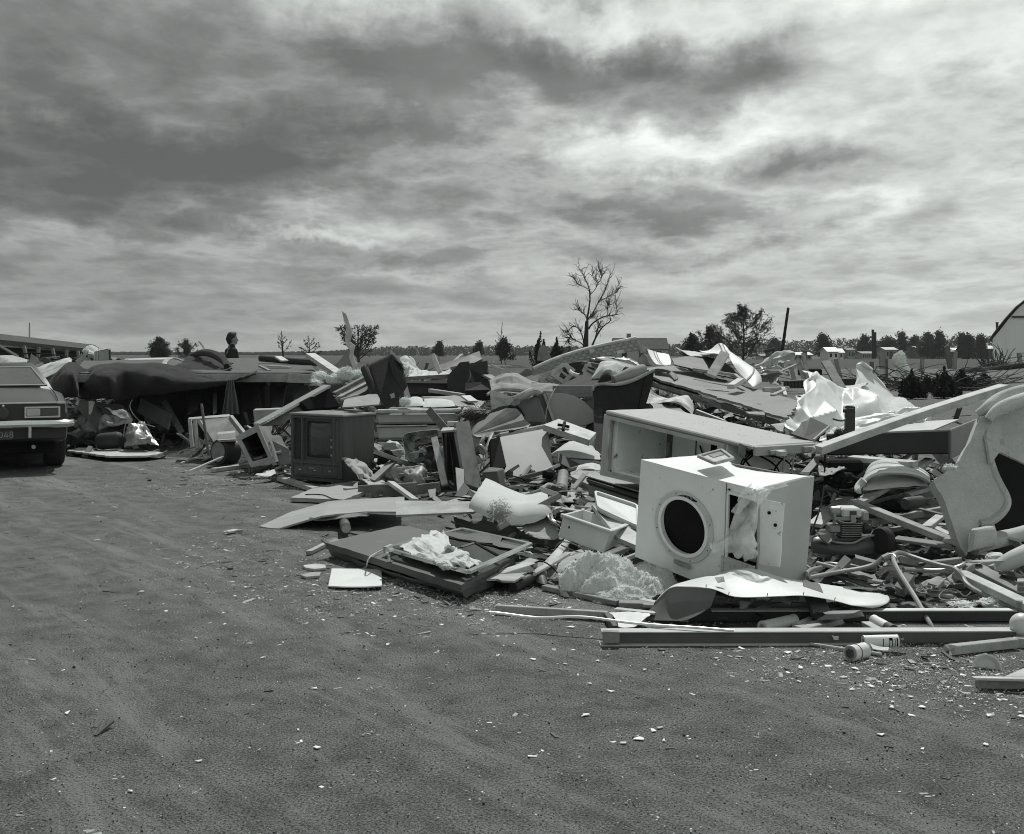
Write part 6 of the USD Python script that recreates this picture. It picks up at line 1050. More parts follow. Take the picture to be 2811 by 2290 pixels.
T = Thing('iron_post', 'black iron post with a plate on top standing in the sheeting', 'post'); T.part('shaft', beam(p(2332, 1195, 9.5), p(2333, 1118, 9.6), .075, .06, up=(0, -1, 0)), IRON); T.part('top_plate', slab(ps((2313, 1124, 9.55), (2344, 1122, 9.55), (2344, 1113, 9.75), (2315, 1114, 9.75)), .03), IRON, smooth=False); T.part('hook', tube(ps((2320, 1150, 9.5), (2300, 1154, 9.4), (2286, 1150, 9.4)), .008, 5), IRON); T.done()
one('dark_fluff', 'dark tuft of roots at the foot of the iron post', 'scrap', tuft(p(2305, 1188, 9.4), np.array([.06, .05, .04]), 91, fib=160, sub=3, fl=.04), DARKG)
one('dark_plank', 'dark upright plank leaning left behind the crumpled sheeting', 'plank', beam(p(2266, 992, 12.4), p(2316, 1078, 11.9), .10, .03, up=(0, -1, 0), splint=.02), WOODM)
one('thin_stake', 'thin white stake leaning right between plank and white fin', 'stake', beam(p(2328, 1040, 14), p(2338, 1004, 14), .03, .03, up=(0, -1, 0)), WHITE)
one('white_fin', 'white curved sheet standing up like a shark fin', 'sheet', sheet([[p(2351, 1003, 12.6), p(2362, 999, 12.6), p(2372, 1008, 12.6)], [p(2354, 1022, 12.5), p(2380, 1022, 12.6), p(2402, 1030, 12.6)], [p(2358, 1040, 12.3), p(2396, 1050, 12.5), p(2430, 1062, 12.5)], [p(2352, 1062, 12.1), p(2410, 1080, 12.3), p(2458, 1094, 12.4)], [p(2372, 1096, 11.9), p(2430, 1112, 12.1), p(2486, 1124, 12.2)]], .04, (40, 30), .012, 3, 52), mat('fin_panel', .62, .4, .4, lo=.9))
poly('white_triangle', 'flat white triangular scrap at the foot of the white fin', [(2306, 1062, 12), (2384, 1050, 12.3), (2366, 1060, 12.1), (2328, 1080, 11.7)], .02, WHITE, 'scrap')
one('white_cloth', 'pale cloth bunched between the fin and the long beam', 'cloth', sheet([[p(2424, 1130, 11.2), p(2470, 1134, 11), p(2520, 1150, 10.8)], [p(2440, 1108, 11.6), p(2475, 1112, 11.5), p(2520, 1128, 11.3)], [p(2448, 1098, 12), p(2478, 1096, 12), p(2506, 1120, 11.8)]], .006, (24, 30), .06, 4, 53), CLOTH)
one('long_beam', 'long white two-by-four rising to the right across the wreckage', 'beam', beam(p(2240, 1238, 8.5), p(2764, 1062, 9.6), .115, .06, splint=.05, seed=5, bow=.015), WHITE)
def steel_beam():
    T = Thing('steel_beam', 'dark steel box beam lying level under the long white beam', 'beam'); C = Cage(p(2268, 1192, 9.5), p(2606, 1180, 9.2), p(2268, 1250, 9.5), p(2606, 1247, 9.2), p(2290, 1172, 10.2), p(2690, 1147, 10.0))
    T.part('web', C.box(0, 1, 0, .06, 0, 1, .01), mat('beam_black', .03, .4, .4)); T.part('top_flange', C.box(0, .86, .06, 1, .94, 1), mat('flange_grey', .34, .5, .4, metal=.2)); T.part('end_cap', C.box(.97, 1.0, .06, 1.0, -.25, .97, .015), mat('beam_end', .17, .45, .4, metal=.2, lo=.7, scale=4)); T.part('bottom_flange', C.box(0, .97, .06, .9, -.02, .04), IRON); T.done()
steel_beam()
one('white_board', 'white board lying under the steel beam behind the folded towel', 'board', beam(p(2336, 1258, 9.2), p(2512, 1274, 8.9), .18, .04), WHITE); one('torn_paper', 'white torn paper behind the dryer corner', 'paper', sheet([[p(2244, 1262, 9.3), p(2290, 1270, 9.2)], [p(2248, 1285, 9), p(2310, 1290, 8.9)], [p(2252, 1300, 8.8), p(2324, 1300, 8.7)]], .004, (24, 24), .07, 7, 54, True), PALE)
one('dark_stump', 'black machine housing in the shadow right of the dryer', 'machine', cat_([cbox(p(2275, 1300, 9), p(2340, 1255, 9.3), .02), tuft(p(2310, 1320, 8.8), np.array([.16, .15, .1]), 92, fib=0, sub=3)]), BLACK)
# folded towel
def towel():
    ms = []
    for k in range(5):
        o = (0, -7 * k + (k % 2) * 3); ms.append(tube(ps((2366 + 4 * k, 1328 + o[1] * .9, 8.7 + .03 * k), (2400, 1302 + o[1] * .9, 8.7 + .04 * k), (2460, 1296 + o[1] * .8, 8.7 + .05 * k), (2520, 1306 + o[1] * .6, 8.75 + .05 * k), (2546, 1322 + o[1] * .6, 8.8 + .05 * k)), [.022, .034, .036, .034, .028], 8, 40, flat=.62))
    one('folded_towel', 'pale folded towel bundle lying under the steel beam', 'towel', cat_(ms), mat('towel_cloth', .64, .9, .05, lo=.8, bump=.004, bscale=200))
towel()
one('towel_fold', 'thick pale towel fold underneath the folded towel bundle', 'towel', pillow(ps((2368, 1346, 8.66), (2546, 1336, 8.8), (2540, 1294, 9.05), (2380, 1300, 8.95)), .05, amp=.02), mat('towel_cloth', .64))
one('towel_hem', 'frayed white hem hanging at the left of the towel bundle', 'cloth', tube(ps((2372, 1318, 8.6), (2358, 1334, 8.6), (2354, 1346, 8.55), (2362, 1352, 8.5)), [.03, .03, .025, .012], 7), CLOTH)
poly('white_scrap', 'white pointed scrap at the right end of the towel', [(2552, 1290, 8.9), (2566, 1286, 8.9), (2588, 1302, 8.8), (2576, 1312, 8.8)], .02, WHITE, 'scrap')
# crossing timbers on the right
timb = [((2336, 1376, 8.5), (2636, 1496, 7.75), .09, .045, PALE, 'long pale two-by-four crossing down to the right behind the mower'), ((2344, 1388, 8.55), (2470, 1316, 8.9), .10, .03, WOOD, 'pale board crossing up to the right behind the engine'), ((2460, 1320, 8.8), (2552, 1262, 9.4), .07, .04, WOOD, 'pale board end rising beyond the towel'), ((2384, 1436, 8.3), (2598, 1398, 8.5), .05, .05, PALE, 'pale stud behind the mower running to the chair'), ((2234, 1444, 8.6), (2326, 1366, 9.2), .12, .03, WHITE, 'wide white board slanting behind the mower engine'), ((2474, 1364, 8.7), (2556, 1338, 8.9), .06, .03, WHITE, 'white splintered lath below the towel'), ((2420, 1460, 8.2), (2560, 1432, 8.3), .04, .03, PALE, 'thin pale lath behind the mower wheel'), ((2540, 1450, 8.0), (2582, 1418, 8.3), .07, .03, WHITE, 'short white slat tilted near the chair'), ((2560, 1446, 8.1), (2610, 1470, 7.9), .06, .02, WHITE, 'white shingle strip under the chair edge'), ((2500, 1392, 8.5), (2610, 1420, 8.3), .05, .02, MIDG, 'grey lath behind the long pale two-by-four'), ((2240, 1395, 9), (2310, 1400, 8.9), .22, .02, PALE, 'pale board flat behind the mower engine'), ((2456, 1478, 7.9), (2620, 1500, 7.7), .16, .02, MIDG, 'grey board under the end of the long two-by-four'), ((2590, 1480, 7.8), (2650, 1500, 7.7), .06, .03, WHITE, 'white lath touching the chair bottom')]
for k, (a, b, w, t, m, lab) in enumerate(timb): one('timber', lab, 'timber', beam(p(*a), p(*b), w, t, splint=.03, seed=k + 40), m)
T = Thing('black_fan', 'black motor with blades lying behind the crossing boards', 'motor'); T.part('housing', lathe(p(2478, 1378, 8.5), p(2506, 1368, 8.8), [(0, .02), (.01, .05), (.1, .06), (.14, .03)], 14), IRON); T.part('base', tuft(p(2466, 1392, 8.5), np.array([.14, .12, .07]), 93, fib=0, sub=3), BLACK); T.part('can', lathe(p(2484, 1384, 8.3), p(2560, 1372, 8.5), [(0, .04), (.02, .048), (.2, .045)], 14), DARKG); T.done()
def mower():
    T = Thing('lawn_mower', 'lawn mower with exposed engine lying among boards right of dryer', 'lawn mower'); d = 7.75
    rows = [[(2226, 1478), (2262, 1476), (2288, 1488), (2316, 1492), (2348, 1490), (2370, 1478), (2404, 1470), (2428, 1452)], [(2228, 1496), (2262, 1496), (2290, 1504), (2316, 1506), (2348, 1504), (2372, 1496), (2404, 1492), (2432, 1486)], [(2232, 1518), (2262, 1522), (2290, 1524), (2316, 1524), (2348, 1524), (2372, 1522), (2404, 1520), (2430, 1518)]]
    T.part('deck_skirt', sheet([[p(u, v, d + (.05 if j == 0 else 0) + .0006 * abs(u - 2330)) for u, v in r] for j, r in enumerate(rows)], .006, (12, 50)), mat('mower_paint', .055, .35, .5))
    T.part('deck_rim', tube([p(u, v - 1, d + .05) for u, v in rows[0]], .008, 6, 50), mat('mower_rim', .25, .3, .5)); T.part('deck_top', slab(ps((2232, 1480, d + .1), (2400, 1476, d + .1), (2420, 1452, d + .55), (2250, 1452, d + .55)), .02), mat('mower_paint', .055), smooth=False)
    w = T.part('wheel', lathe(p(2414, 1484, d), p(2440, 1484, d + .04), [(0, .04), (.0, .085), (.015, .095), (.05, .095), (.065, .085), (.066, .05)], 24), RUBBER); T.part('hub_cap', lathe(p(2432, 1484, d + .02), p(2442, 1484, d + .04), [(0, .066), (.012, .062), (.016, .03), (.018, 0)], 20), PALE, of=w)
    T.part('wheel', lathe(p(2236, 1486, d + .5), p(2256, 1486, d + .5), [(0, .05), (.0, .085), (.05, .085), (.05, .02)], 16), RUBBER)
    def bx(u0, v0, u1, v1, y0, y1, ch=.006): return cbox(np.minimum(p(u0, v1, y0), p(u1, v0, y0)) * [1, 0, 1] + [0, y0, 0], np.maximum(p(u0, v1, y0), p(u1, v0, y0)) * [1, 0, 1] + [0, y1, 0], ch)
    e = d + .12
    T.part('engine_block', bx(2312, 1432, 2366, 1482, e, e + .16), IRON); T.part('cooling_fins', cat_([bx(2310, 1436 + 6 * k, 2368, 1438.4 + 6 * k, e - .012, e + .15, .001) for k in range(7)]), STEEL); T.part('shroud', bx(2312, 1396, 2366, 1422, e - .01, e + .17, .012), mat('shroud_white', .55, .4, .4)); T.part('shroud_cutout', bx(2334, 1403, 2352, 1416, e - .018, e - .005, .002), DARKG)
    T.part('fuel_tank', bx(2366, 1403, 2386, 1432, e + .02, e + .14, .012), PALE); T.part('carburettor', bx(2276, 1440, 2310, 1464, e, e + .10, .01), STEEL); T.part('air_filter', lathe(p(2278, 1406, e + .05), p(2308, 1404, e + .05), [(0, .03), (.01, .04), (.07, .04), (.08, .03)], 16), STEEL); T.part('muffler', lathe(p(2367, 1452, e), p(2390, 1452, e + .02), [(0, .028), (.01, .036), (.055, .036), (.06, .02)], 14), IRON)
    T.part('linkage', cat_([bx(2290, 1420, 2340, 1430, e - .01, e + .05, .003), bx(2336, 1414, 2350, 1436, e - .025, e, .002), tube([p(2300, 1428, e - .02), p(2330, 1436, e - .03), p(2350, 1430, e - .02)], .006, 5), bx(2288, 1410, 2296, 1440, e, e + .03, .002)]), mat('linkage_steel', .3, .35, .5, metal=.5)); T.part('shaft', tube([p(2338, 1482, e + .08), p(2338, 1500, e + .08)], .02, 8), STEEL)
    T.part('discharge_chute', slab(ps((2246, 1470, d), (2290, 1462, d + .1), (2300, 1476, d + .05), (2272, 1492, d)), .01), MIDG, smooth=False); T.part('throttle_cable', tube(ps((2250, 1470, d), (2228, 1490, d - .1), (2232, 1520, d - .1), (2250, 1530, d - .1)), .004, 4), DARKG); T.done()
mower()
# bent tubular frame
def frame_pipes():
    T = Thing('broken_pipe_frame', 'broken frame of bent metal pipes sprawled before the lawn mower', 'pipe frame'); r = .0145
    for pts in ([(2217, 1587, 6.9), (2262, 1578, 6.95), (2330, 1566, 7.0), (2374, 1558, 7.0), (2408, 1544, 7.0), (2430, 1527, 7.0), (2446, 1524, 7.0), (2456, 1536, 6.95)], [(2217, 1587, 6.9), (2215, 1580, 6.95), (2226, 1566, 7.1), (2244, 1560, 7.2), (2260, 1556, 7.3), (2270, 1548, 7.4), (2330, 1556, 7.35), (2400, 1566, 7.3)], [(2290, 1578, 7.2), (2340, 1594, 7.1), (2390, 1612, 7.0), (2430, 1626, 6.95)],
                [(2452, 1530, 6.9), (2480, 1590, 6.6), (2512, 1640, 6.4), (2540, 1690, 6.2), (2562, 1728, 6.1)], [(2446, 1530, 7.0), (2462, 1518, 7.05), (2480, 1520, 7.1), (2540, 1540, 7.0), (2600, 1556, 6.9), (2630, 1568, 6.8), (2644, 1586, 6.75), (2652, 1600, 6.7), (2690, 1626, 6.6), (2750, 1650, 6.5), (2812, 1672, 6.45)], [(2480, 1564, 7.0), (2540, 1566, 7.0), (2612, 1562, 6.95), (2632, 1556, 6.95), (2646, 1548, 7.0)], [(2420, 1560, 7.2), (2436, 1574, 7.1), (2450, 1594, 7.0), (2470, 1608, 6.95)], [(2432, 1550, 7.1), (2440, 1566, 7.0), (2466, 1570, 7.0)]):
        T.part('pipe', tube(ps(*pts), r, 9, 8 * len(pts)), PIPE)
    T.part('coupling', tube(ps((2424, 1534, 6.99), (2442, 1525, 6.99)), r * 1.5, 9), STEEL); T.done()
frame_pipes()
for k, (a, b, w, t, m, lab) in enumerate([((2636, 1576, 6.9), (2830, 1668, 6.2), .085, .045, WHITE, 'white two-by-four running off the right edge below the chair'), ((2664, 1556, 7.0), (2815, 1634, 6.6), .12, .05, GREYB, 'grey plank lying behind the white two-by-four at right edge'), ((2538, 1630, 6.85), (2698, 1644, 6.75), .09, .03, WHITE, 'white board lying level behind the dark rail'), ((2560, 1605, 7.1), (2650, 1612, 7.0), .07, .02, PALE, 'pale lath lying under the bent pipes'), ((2420, 1622, 6.95), (2560, 1632, 6.9), .2, .02, DARKG, 'dark board under the bent pipes'), ((2310, 1664, 6.6), (2440, 1658, 6.6), .09, .02, WOOD, 'pale split board behind the dark rail right of tin sheet'), ((2240, 1545, 7.3), (2300, 1560, 7.2), .03, .02, PALE, 'thin pale bracket at the dryer foot'), ((2330, 1555, 7.4), (2400, 1560, 7.4), .12, .02, PALE, 'pale flat board below the mower')]):
    one('lumber', lab, 'lumber', beam(p(*a), p(*b), w, t, splint=.01, seed=k + 60), m)
one('rolled_cloth', 'thick pale rolled cloth lying at the right edge under the chair', 'roll', tube(ps((2716, 1572, 7.2), (2760, 1548, 7.2), (2830, 1516, 7.3)), [.04, .06, .065], 12), mat('roll_cloth', .46, .9, .05)); one('wrapped_bundle', 'pale wrapped bundle behind the rolled cloth at the right edge', 'bundle', tuft(p(2736, 1535, 7.4), np.array([.10, .10, .06]), 94, fib=0, sub=3, amp=.12), CLOTH)
T = Thing('carton', 'pale printed carton end at the right edge by the lumber', 'carton'); C = Cage(p(2792, 1596, 6.5), p(2822, 1596, 6.5), p(2792, 1628, 6.5), p(2822, 1630, 6.5), p(2792, 1588, 6.7), p(2822, 1588, 6.7)); T.part('box', C.box(0, 1, 0, 1, 0, 1, .004), PALE); T.part('print', C.front(sbox(.1, .2, .9, .5).union(sbox(.1, .65, .6, .85)), -.02, 0), MIDG, smooth=False); T.done()
for k, (u, v, w, h, d, lab) in enumerate([(2640, 1660, 34, 13, 6.55, 'small pale tuft of wool on the gravel behind the dark rail'), (2730, 1655, 44, 18, 6.5, 'larger pale tuft of wool behind the dark rail at right'), (2785, 1665, 24, 12, 6.45, 'pale wisp of wool at the right edge behind the dark rail')]):
    s = d / F; one('insulation_wisp', lab, 'insulation', tuft(p(u, v, d), np.array([w * s, .10, h * s]) * 1.2, 120 + k, fib=160, sub=4, fl=.012), WOOL)
# upholstered armchair torn open at the right edge
def torn_chair():
    T = Thing('torn_armchair', 'pale upholstered armchair tipped up and torn open at the right edge', 'armchair'); d = 7.7
    o = [(2690, 1142, d + .4), (2718, 1142, d + .4), (2712, 1180, d + .3), (2704, 1215, d + .25), (2722, 1272, d + .15), (2748, 1330, d + .1), (2770, 1378, d + .1), (2772, 1388, d + .1), (2758, 1412, d), (2722, 1438, d), (2690, 1442, d - .03), (2668, 1460, d - .05), (2664, 1500, d - .06), (2653, 1526, d - .08), (2638, 1506, d - .08), (2618, 1450, d - .06), (2603, 1405, d - .04), (2585, 1358, d), (2562, 1318, d + .02), (2584, 1305, d + .05), (2602, 1290, d + .08), (2633, 1265, d + .1), (2652, 1228, d + .2), (2672, 1190, d + .3)]
    o = [(u, v, 7.62 + (1526 - v) * .00125) for u, v, _ in o]
    T.part('back_panel', slab([p(*q) for q in o], .10, rag=.003, seed=1, step=.05), UPHL, smooth=False)
    T.part('rounded_edge', tube(ps((2705, 1222, 8.02), (2720, 1272, 7.96), (2744, 1330, 7.88), (2764, 1378, 7.82), (2750, 1408, 7.78), (2722, 1430, 7.75), (2690, 1438, 7.74)), .03, 10, 50), UPHL)
    T.part('torn_stuffing', tuft(p(2606, 1284, d + .06), np.array([.06, .05, .03]), 96, fib=200, sub=3, fl=.012), WOOL); T.part('bolster', pillow(ps((2656, 1516, 7.56), (2734, 1500, 7.62), (2730, 1440, 7.66), (2664, 1452, 7.6)), .06, amp=.004, power=.35), UPHL)
    T.part('seat_roll', tube(ps((2672, 1506, d - .04), (2700, 1494, d), (2745, 1480, d + .1), (2830, 1458, d + .3)), [.05, .06, .055, .055], 12), UPHL); T.part('arm_roll', tube(ps((2684, 1138, d + .45), (2712, 1118, d + .45), (2742, 1098, d + .5), (2775, 1084, d + .5), (2830, 1072, d + .5)), [.03, .045, .05, .05, .05], 12), UPHL)
    T.part('arm_roll', tube(ps((2714, 1152, d + .35), (2735, 1130, d + .35), (2770, 1112, d + .35), (2830, 1092, d + .35)), [.03, .05, .055, .055], 12), mat('pale_upholstery_clean', .62, .9, .05, bump=.006, bscale=140, fine=.2, fscale=120))
    T.part('inner_arm', sheet([[p(2716, 1150, d + .42), p(2760, 1124, d + .45), p(2840, 1104, d + .5)], [p(2706, 1200, d + .3), p(2750, 1200, d + .45), p(2840, 1190, d + .55)], [p(2722, 1272, d + .2), p(2745, 1240, d + .35), p(2840, 1286, d + .5)]], .02, (24, 24), .02, 3, 61, k=1), UPHL)
    T.part('seat_underside', sheet([[p(2705, 1230, d + .7), p(2850, 1200, d + .9)], [p(2720, 1350, d + .6), p(2850, 1340, d + .9)], [p(2672, 1512, d + .35), p(2850, 1500, d + .7)]], .01, (10, 10)), BLACK); T.part('frame_rail', beam(p(2640, 1520, d + .1), p(2830, 1560, d + .2), .06, .05), WOODD)
    T.part('wood_leg', tube(ps((2694, 1138, d + .45), (2700, 1126, d + .45), (2716, 1120, d + .45)), .02, 6), WOODM); T.part('tag', slab(ps((2763, 1240, d + .3), (2770, 1240, d + .3), (2769, 1252, d + .3), (2763, 1251, d + .3)), .003), WHITE, smooth=False); T.done()
torn_chair()
# debris cluster on the lawn beyond
def far_wreck():
    R = np.random.default_rng(17)
    for k, (u, v, w, h, m, lab) in enumerate([(2105, 1020, 34, 42, STEEL, 'smashed shiny metal wreck at the left of the lawn wreckage'), (2130, 1036, 40, 32, MIDG, 'grey crushed panel in the middle of the lawn wreckage'), (2160, 1015, 26, 40, PALE, 'pale torn sheet beside the pole in the lawn wreckage'), (2158, 985, 44, 26, PALE, 'pale upended sheet at the top of the lawn wreckage'), (2080, 1018, 18, 30, PALE, 'thin tilted pane at the left end of lawn wreckage')]):
        d = 44.0; c = p(u, v, d); s = d / F; one('wreck_sheet', lab, 'wreck', sheet([[c + [-w * s / 2, 0, -h * s / 2], c + [w * s / 2, .2, -h * s / 2]], [c + [-w * s / 2.4, .5, 0], c + [w * s / 2.2, .9, .05]], [c + [-w * s / 2.2, .8, h * s / 2], c + [w * s / 2.6, 1, h * s / 2.2]]], .02, (20, 20), .22, 1.6, 70 + k, True, tear=.2), m)
    for k, (a, b, m, lab) in enumerate([((2190, 985), (2212, 1060), PALE, 'pale plank leaning right at the right end of lawn wreckage'), ((2170, 1000), (2184, 1060), WOODM, 'brown plank leaning in the middle of the lawn wreckage'), ((2205, 970), (2218, 1040), PALE, 'second pale plank leaning right behind the lawn wreckage'), ((2114, 960), (2116, 1000), DARKG, 'dark pipe standing up in the lawn wreckage'), ((2100, 965), (2128, 958), DARKG, 'dark hood on the standing pipe of lawn wreckage')]):
        one('wreck_plank', lab, 'plank', beam(p(*a, 44), p(*b, 43.5), .16 if k < 3 else .12, .06, up=(0, -1, 0)), m)
    n, ms = 10, []
    for i in range(n): u = 2156 + i * 9.5; ms.append(tube([p(u, 1046, 42), p(u, 1066, 42)], .075, 8))
    T = Thing('corrugated_sheet', 'dark corrugated metal piece lying on the lawn under the wreckage', 'sheet')
    for m_ in ms: T.part('rib', m_, IRON)
    T.part('top_edge', beam(p(2150, 1046, 42.05), p(2250, 1043, 42.05), .3, .04), GREYB); T.done()
    one('dark_heap', 'dark square heap right of the lawn wreckage', 'heap', cbox(p(2205, 1032, 48), p(2240, 1012, 49), .05), BLACK); one('ribbed_strip', 'dark ribbed strip just left of the white fin', 'strip', cat_([tube([p(2312 + 8 * i, 1040, 30), p(2315 + 8 * i, 1056, 30)], .05, 6) for i in range(5)]), IRON)
far_wreck()
# ------------------------------------------------------------------ front right: tin sheet, rails, cans
ridge = [(1800, 1652, 6.30), (1824, 1626, 6.28), (1848, 1611, 6.24), (1884, 1610, 6.20), (1925, 1612, 6.14), (1968, 1620, 6.06)]; foot = [(1762, 1700, 6.26), (1782, 1702, 6.22), (1806, 1703, 6.18), (1844, 1704, 6.13), (1888, 1700, 6.08), (1950, 1664, 6.04)]
back = [(1815, 1640, 6.6), (1840, 1616, 6.7), (1866, 1604, 6.78), (1905, 1590, 6.78), (1945, 1578, 6.72), (1985, 1570, 6.66)]
tin = [[r, tuple((np.array(r) + np.array(q)) / 2 + [0, -3, 0]), q] for r, q in zip(ridge, back)] + [[(2022, 1638, 6.0), (2010, 1602, 6.28), (2015, 1562, 6.56)], [(2114, 1637, 6.0), (2098, 1602, 6.25), (2075, 1562, 6.5)], [(2203, 1634, 6.05), (2188, 1608, 6.3), (2150, 1585, 6.6)], [(2291, 1647, 6.1), (2290, 1625, 6.4), (2262, 1602, 6.75)], [(2345, 1662, 6.1), (2395, 1645, 6.3), (2400, 1624, 6.75)], [(2395, 1670, 6.15), (2436, 1656, 6.3), (2436, 1640, 6.6)]]
T = Thing('tin_sheet', 'white tin sheet curled on its left in front of the dryer', 'sheet'); tm_ = sheet([[p(*q) for q in c] for c in tin], .003, (90, 30), .008, 3, 62, k=2); T.part('sheet', tm_, TIN)
T.part('curled_end', sheet([[p(*q) for q in ridge], [p(*(np.array(q) * .5 + np.array(r) * .5 + [0, 0, .02])) for q, r in zip(ridge, foot)], [p(*q) for q in foot]], .003, (20, 50), .004, 3, 63, k=2), TIN_SHADE)
for f in (.40, .52, .63, .74, .83): q = tm_.vertices[int(f * 89) * 30]; T.part('nail', tube([q + [0, .01, -.004], q + [0, -.004, .018]], .0022, 5), BLACK)
T.part('stain', slab(ps((1962, 1595, 6.18), (1986, 1592, 6.18), (1990, 1606, 6.14), (1970, 1610, 6.12)) + [0, 0, .02], .002, rag=.006, seed=3), MIDG, smooth=False); T.done()
def rails():
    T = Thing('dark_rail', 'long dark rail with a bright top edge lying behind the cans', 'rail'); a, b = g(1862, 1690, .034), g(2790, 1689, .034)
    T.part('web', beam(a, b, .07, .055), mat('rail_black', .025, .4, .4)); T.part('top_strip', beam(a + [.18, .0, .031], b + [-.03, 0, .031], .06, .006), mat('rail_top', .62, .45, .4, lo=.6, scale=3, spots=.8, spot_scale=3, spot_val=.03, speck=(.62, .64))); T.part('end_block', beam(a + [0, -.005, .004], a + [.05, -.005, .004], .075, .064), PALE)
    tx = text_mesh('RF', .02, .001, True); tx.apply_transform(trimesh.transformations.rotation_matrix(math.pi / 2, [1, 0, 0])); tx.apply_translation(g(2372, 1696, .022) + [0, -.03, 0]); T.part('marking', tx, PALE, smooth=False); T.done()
    T = Thing('channel_beam', 'long grey channel beam lying nearest the camera', 'beam'); a, b = g(1662, 1751, .036), g(2786, 1748, .036)
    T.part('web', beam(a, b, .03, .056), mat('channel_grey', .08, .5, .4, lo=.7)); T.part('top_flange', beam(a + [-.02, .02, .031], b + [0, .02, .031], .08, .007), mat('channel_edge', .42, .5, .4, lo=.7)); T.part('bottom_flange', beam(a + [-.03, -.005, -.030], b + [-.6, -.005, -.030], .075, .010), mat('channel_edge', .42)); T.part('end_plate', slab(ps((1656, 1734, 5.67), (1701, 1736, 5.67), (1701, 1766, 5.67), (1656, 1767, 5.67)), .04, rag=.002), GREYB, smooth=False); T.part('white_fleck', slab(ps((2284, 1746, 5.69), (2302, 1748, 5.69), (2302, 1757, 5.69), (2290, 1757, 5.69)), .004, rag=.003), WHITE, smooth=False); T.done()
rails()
one('conduit', 'long thin bent white conduit lying across the channel beam', 'pipe', tube(ps((1344, 1681, 6.0), (1420, 1690, 6.0), (1488, 1696, 5.98), (1540, 1694, 5.95), (1600, 1694, 5.92), (1700, 1706, 5.85), (1860, 1720, 5.75), (2015, 1732, 5.68)), .0075, 8, 80), mat('conduit_white', .70, .35, .5, lo=.9))
one('wood_strip', 'pale wooden strip lying behind the thin white conduit', 'strip', beam(g(1362, 1671, .03), g(1668, 1690, .03), .035, .045), PALE); one('small_strip', 'short pale strip beyond the end of the wooden strip', 'strip', beam(g(1690, 1672, .04), g(1800, 1684, .04), .05, .012), WHITE); one('edge_bracket', 'dark bracket joining the strip and the channel beam', 'bracket', beam(g(1660, 1685, .03), g(1690, 1728, .03), .03, .04), DARKG)
one('bent_paper', 'brilliant white bent paper lying under the tin sheet curl', 'paper', sheet([[g(1698, 1722, .03), g(1740, 1722, .04), g(1762, 1702, .06)], [g(1690, 1700, .03), g(1735, 1695, .05), g(1785, 1688, .07)], [g(1672, 1682, .02), g(1730, 1680, .04), g(1770, 1686, .06)]], .003, (20, 24), .015, 8, 63), FOIL)
one('flat_timber', 'grey timber lying under the insulation towards the dryer', 'timber', beam(g(1496, 1612, .02), g(1700, 1655, .02), .06, .03), WOODM); one('flat_timber', 'grey timber end lying in front of the insulation heap', 'timber', beam(g(1700, 1658, .02), g(1842, 1664, .02), .09, .035), WOODM); one('thin_batten', 'thin dark batten pointing at the insulation heap', 'batten', beam(g(1505, 1600, .03), g(1570, 1632, .02), .02, .02), WOODD)
for k, (a, b, w, t, m, lab) in enumerate([((1760, 1648), (1830, 1662), .05, .02, WHITE, 'white lath lying under the curl of tin sheet'), ((1765, 1662), (1850, 1668), .04, .02, PALE, 'pale lath below the white lath at the tin curl'), ((1900, 1680), (2010, 1690), .16, .02, DARKG, 'dark board under the tin sheet'), ((2020, 1662), (2080, 1672), .14, .02, PALE, 'pale board end glimpsed under the tin sheet'), ((2190, 1730), (2300, 1703), .08, .03, PALE, 'pale wood piece lying between the cans and channel beam'), ((2376, 1712), (2418, 1735), .05, .025, WHITE, 'white wood strip beside the striped dark-ended can')]): one('lath', lab, 'lath', beam(g(*a, .03), g(*b, .03), w, t, splint=.015, seed=k + 80), m)
def can(name, label, a, b, r, m, rings=True, dark=None, cat='can', label_m=None):
    T = Thing(name, label, cat); L = np.linalg.norm(b - a); d = unit(b - a)
    T.part('body', lathe(a, b, [(0, r * .8), (0, r * .97), (.004, r), (.008, r * .95), (L * .5, r * .96), (L - .008, r * .95), (L - .004, r), (L, r * .97), (L, r * .8), (L - .004, r * .78), (L - .004, 0)], 28), m)
    T.part('end', lathe(a - d * .001, a + d * .004, [(0, 0), (0, r * .5), (.001, r * .52), (.002, r * .86), (.003, r * .9)], 24), STEEL)
    if dark: T.part('cap', lathe(b - d * L * dark, b + d * .003, [(0, r * 1.0), (.004, r * 1.02), (L * dark, r * 1.02), (L * dark + .002, r * .9), (L * dark + .002, 0)], 28), DARKG)
    return T
can('tin_can', 'large pale tin can lying behind channel beam, left of three', g(2092, 1722, .035), g(2181, 1702, .035), .034, mat('can_paper', .50, .5, .3, lo=.8, scale=40, stretch=(3, .2, .2))).done(); can('tin_can', 'small pale tin can lying next to the large one', g(2184, 1720, .022), g(2222, 1703, .022), .021, mat('can_paper', .5)).done(); can('spray_can', 'pale can with dark bottom leaning by the dark rail', g(2398, 1702, .045), g(2452, 1731, .032), .030, mat('can_white', .62, .35, .5, lo=.85), dark=.3).done()
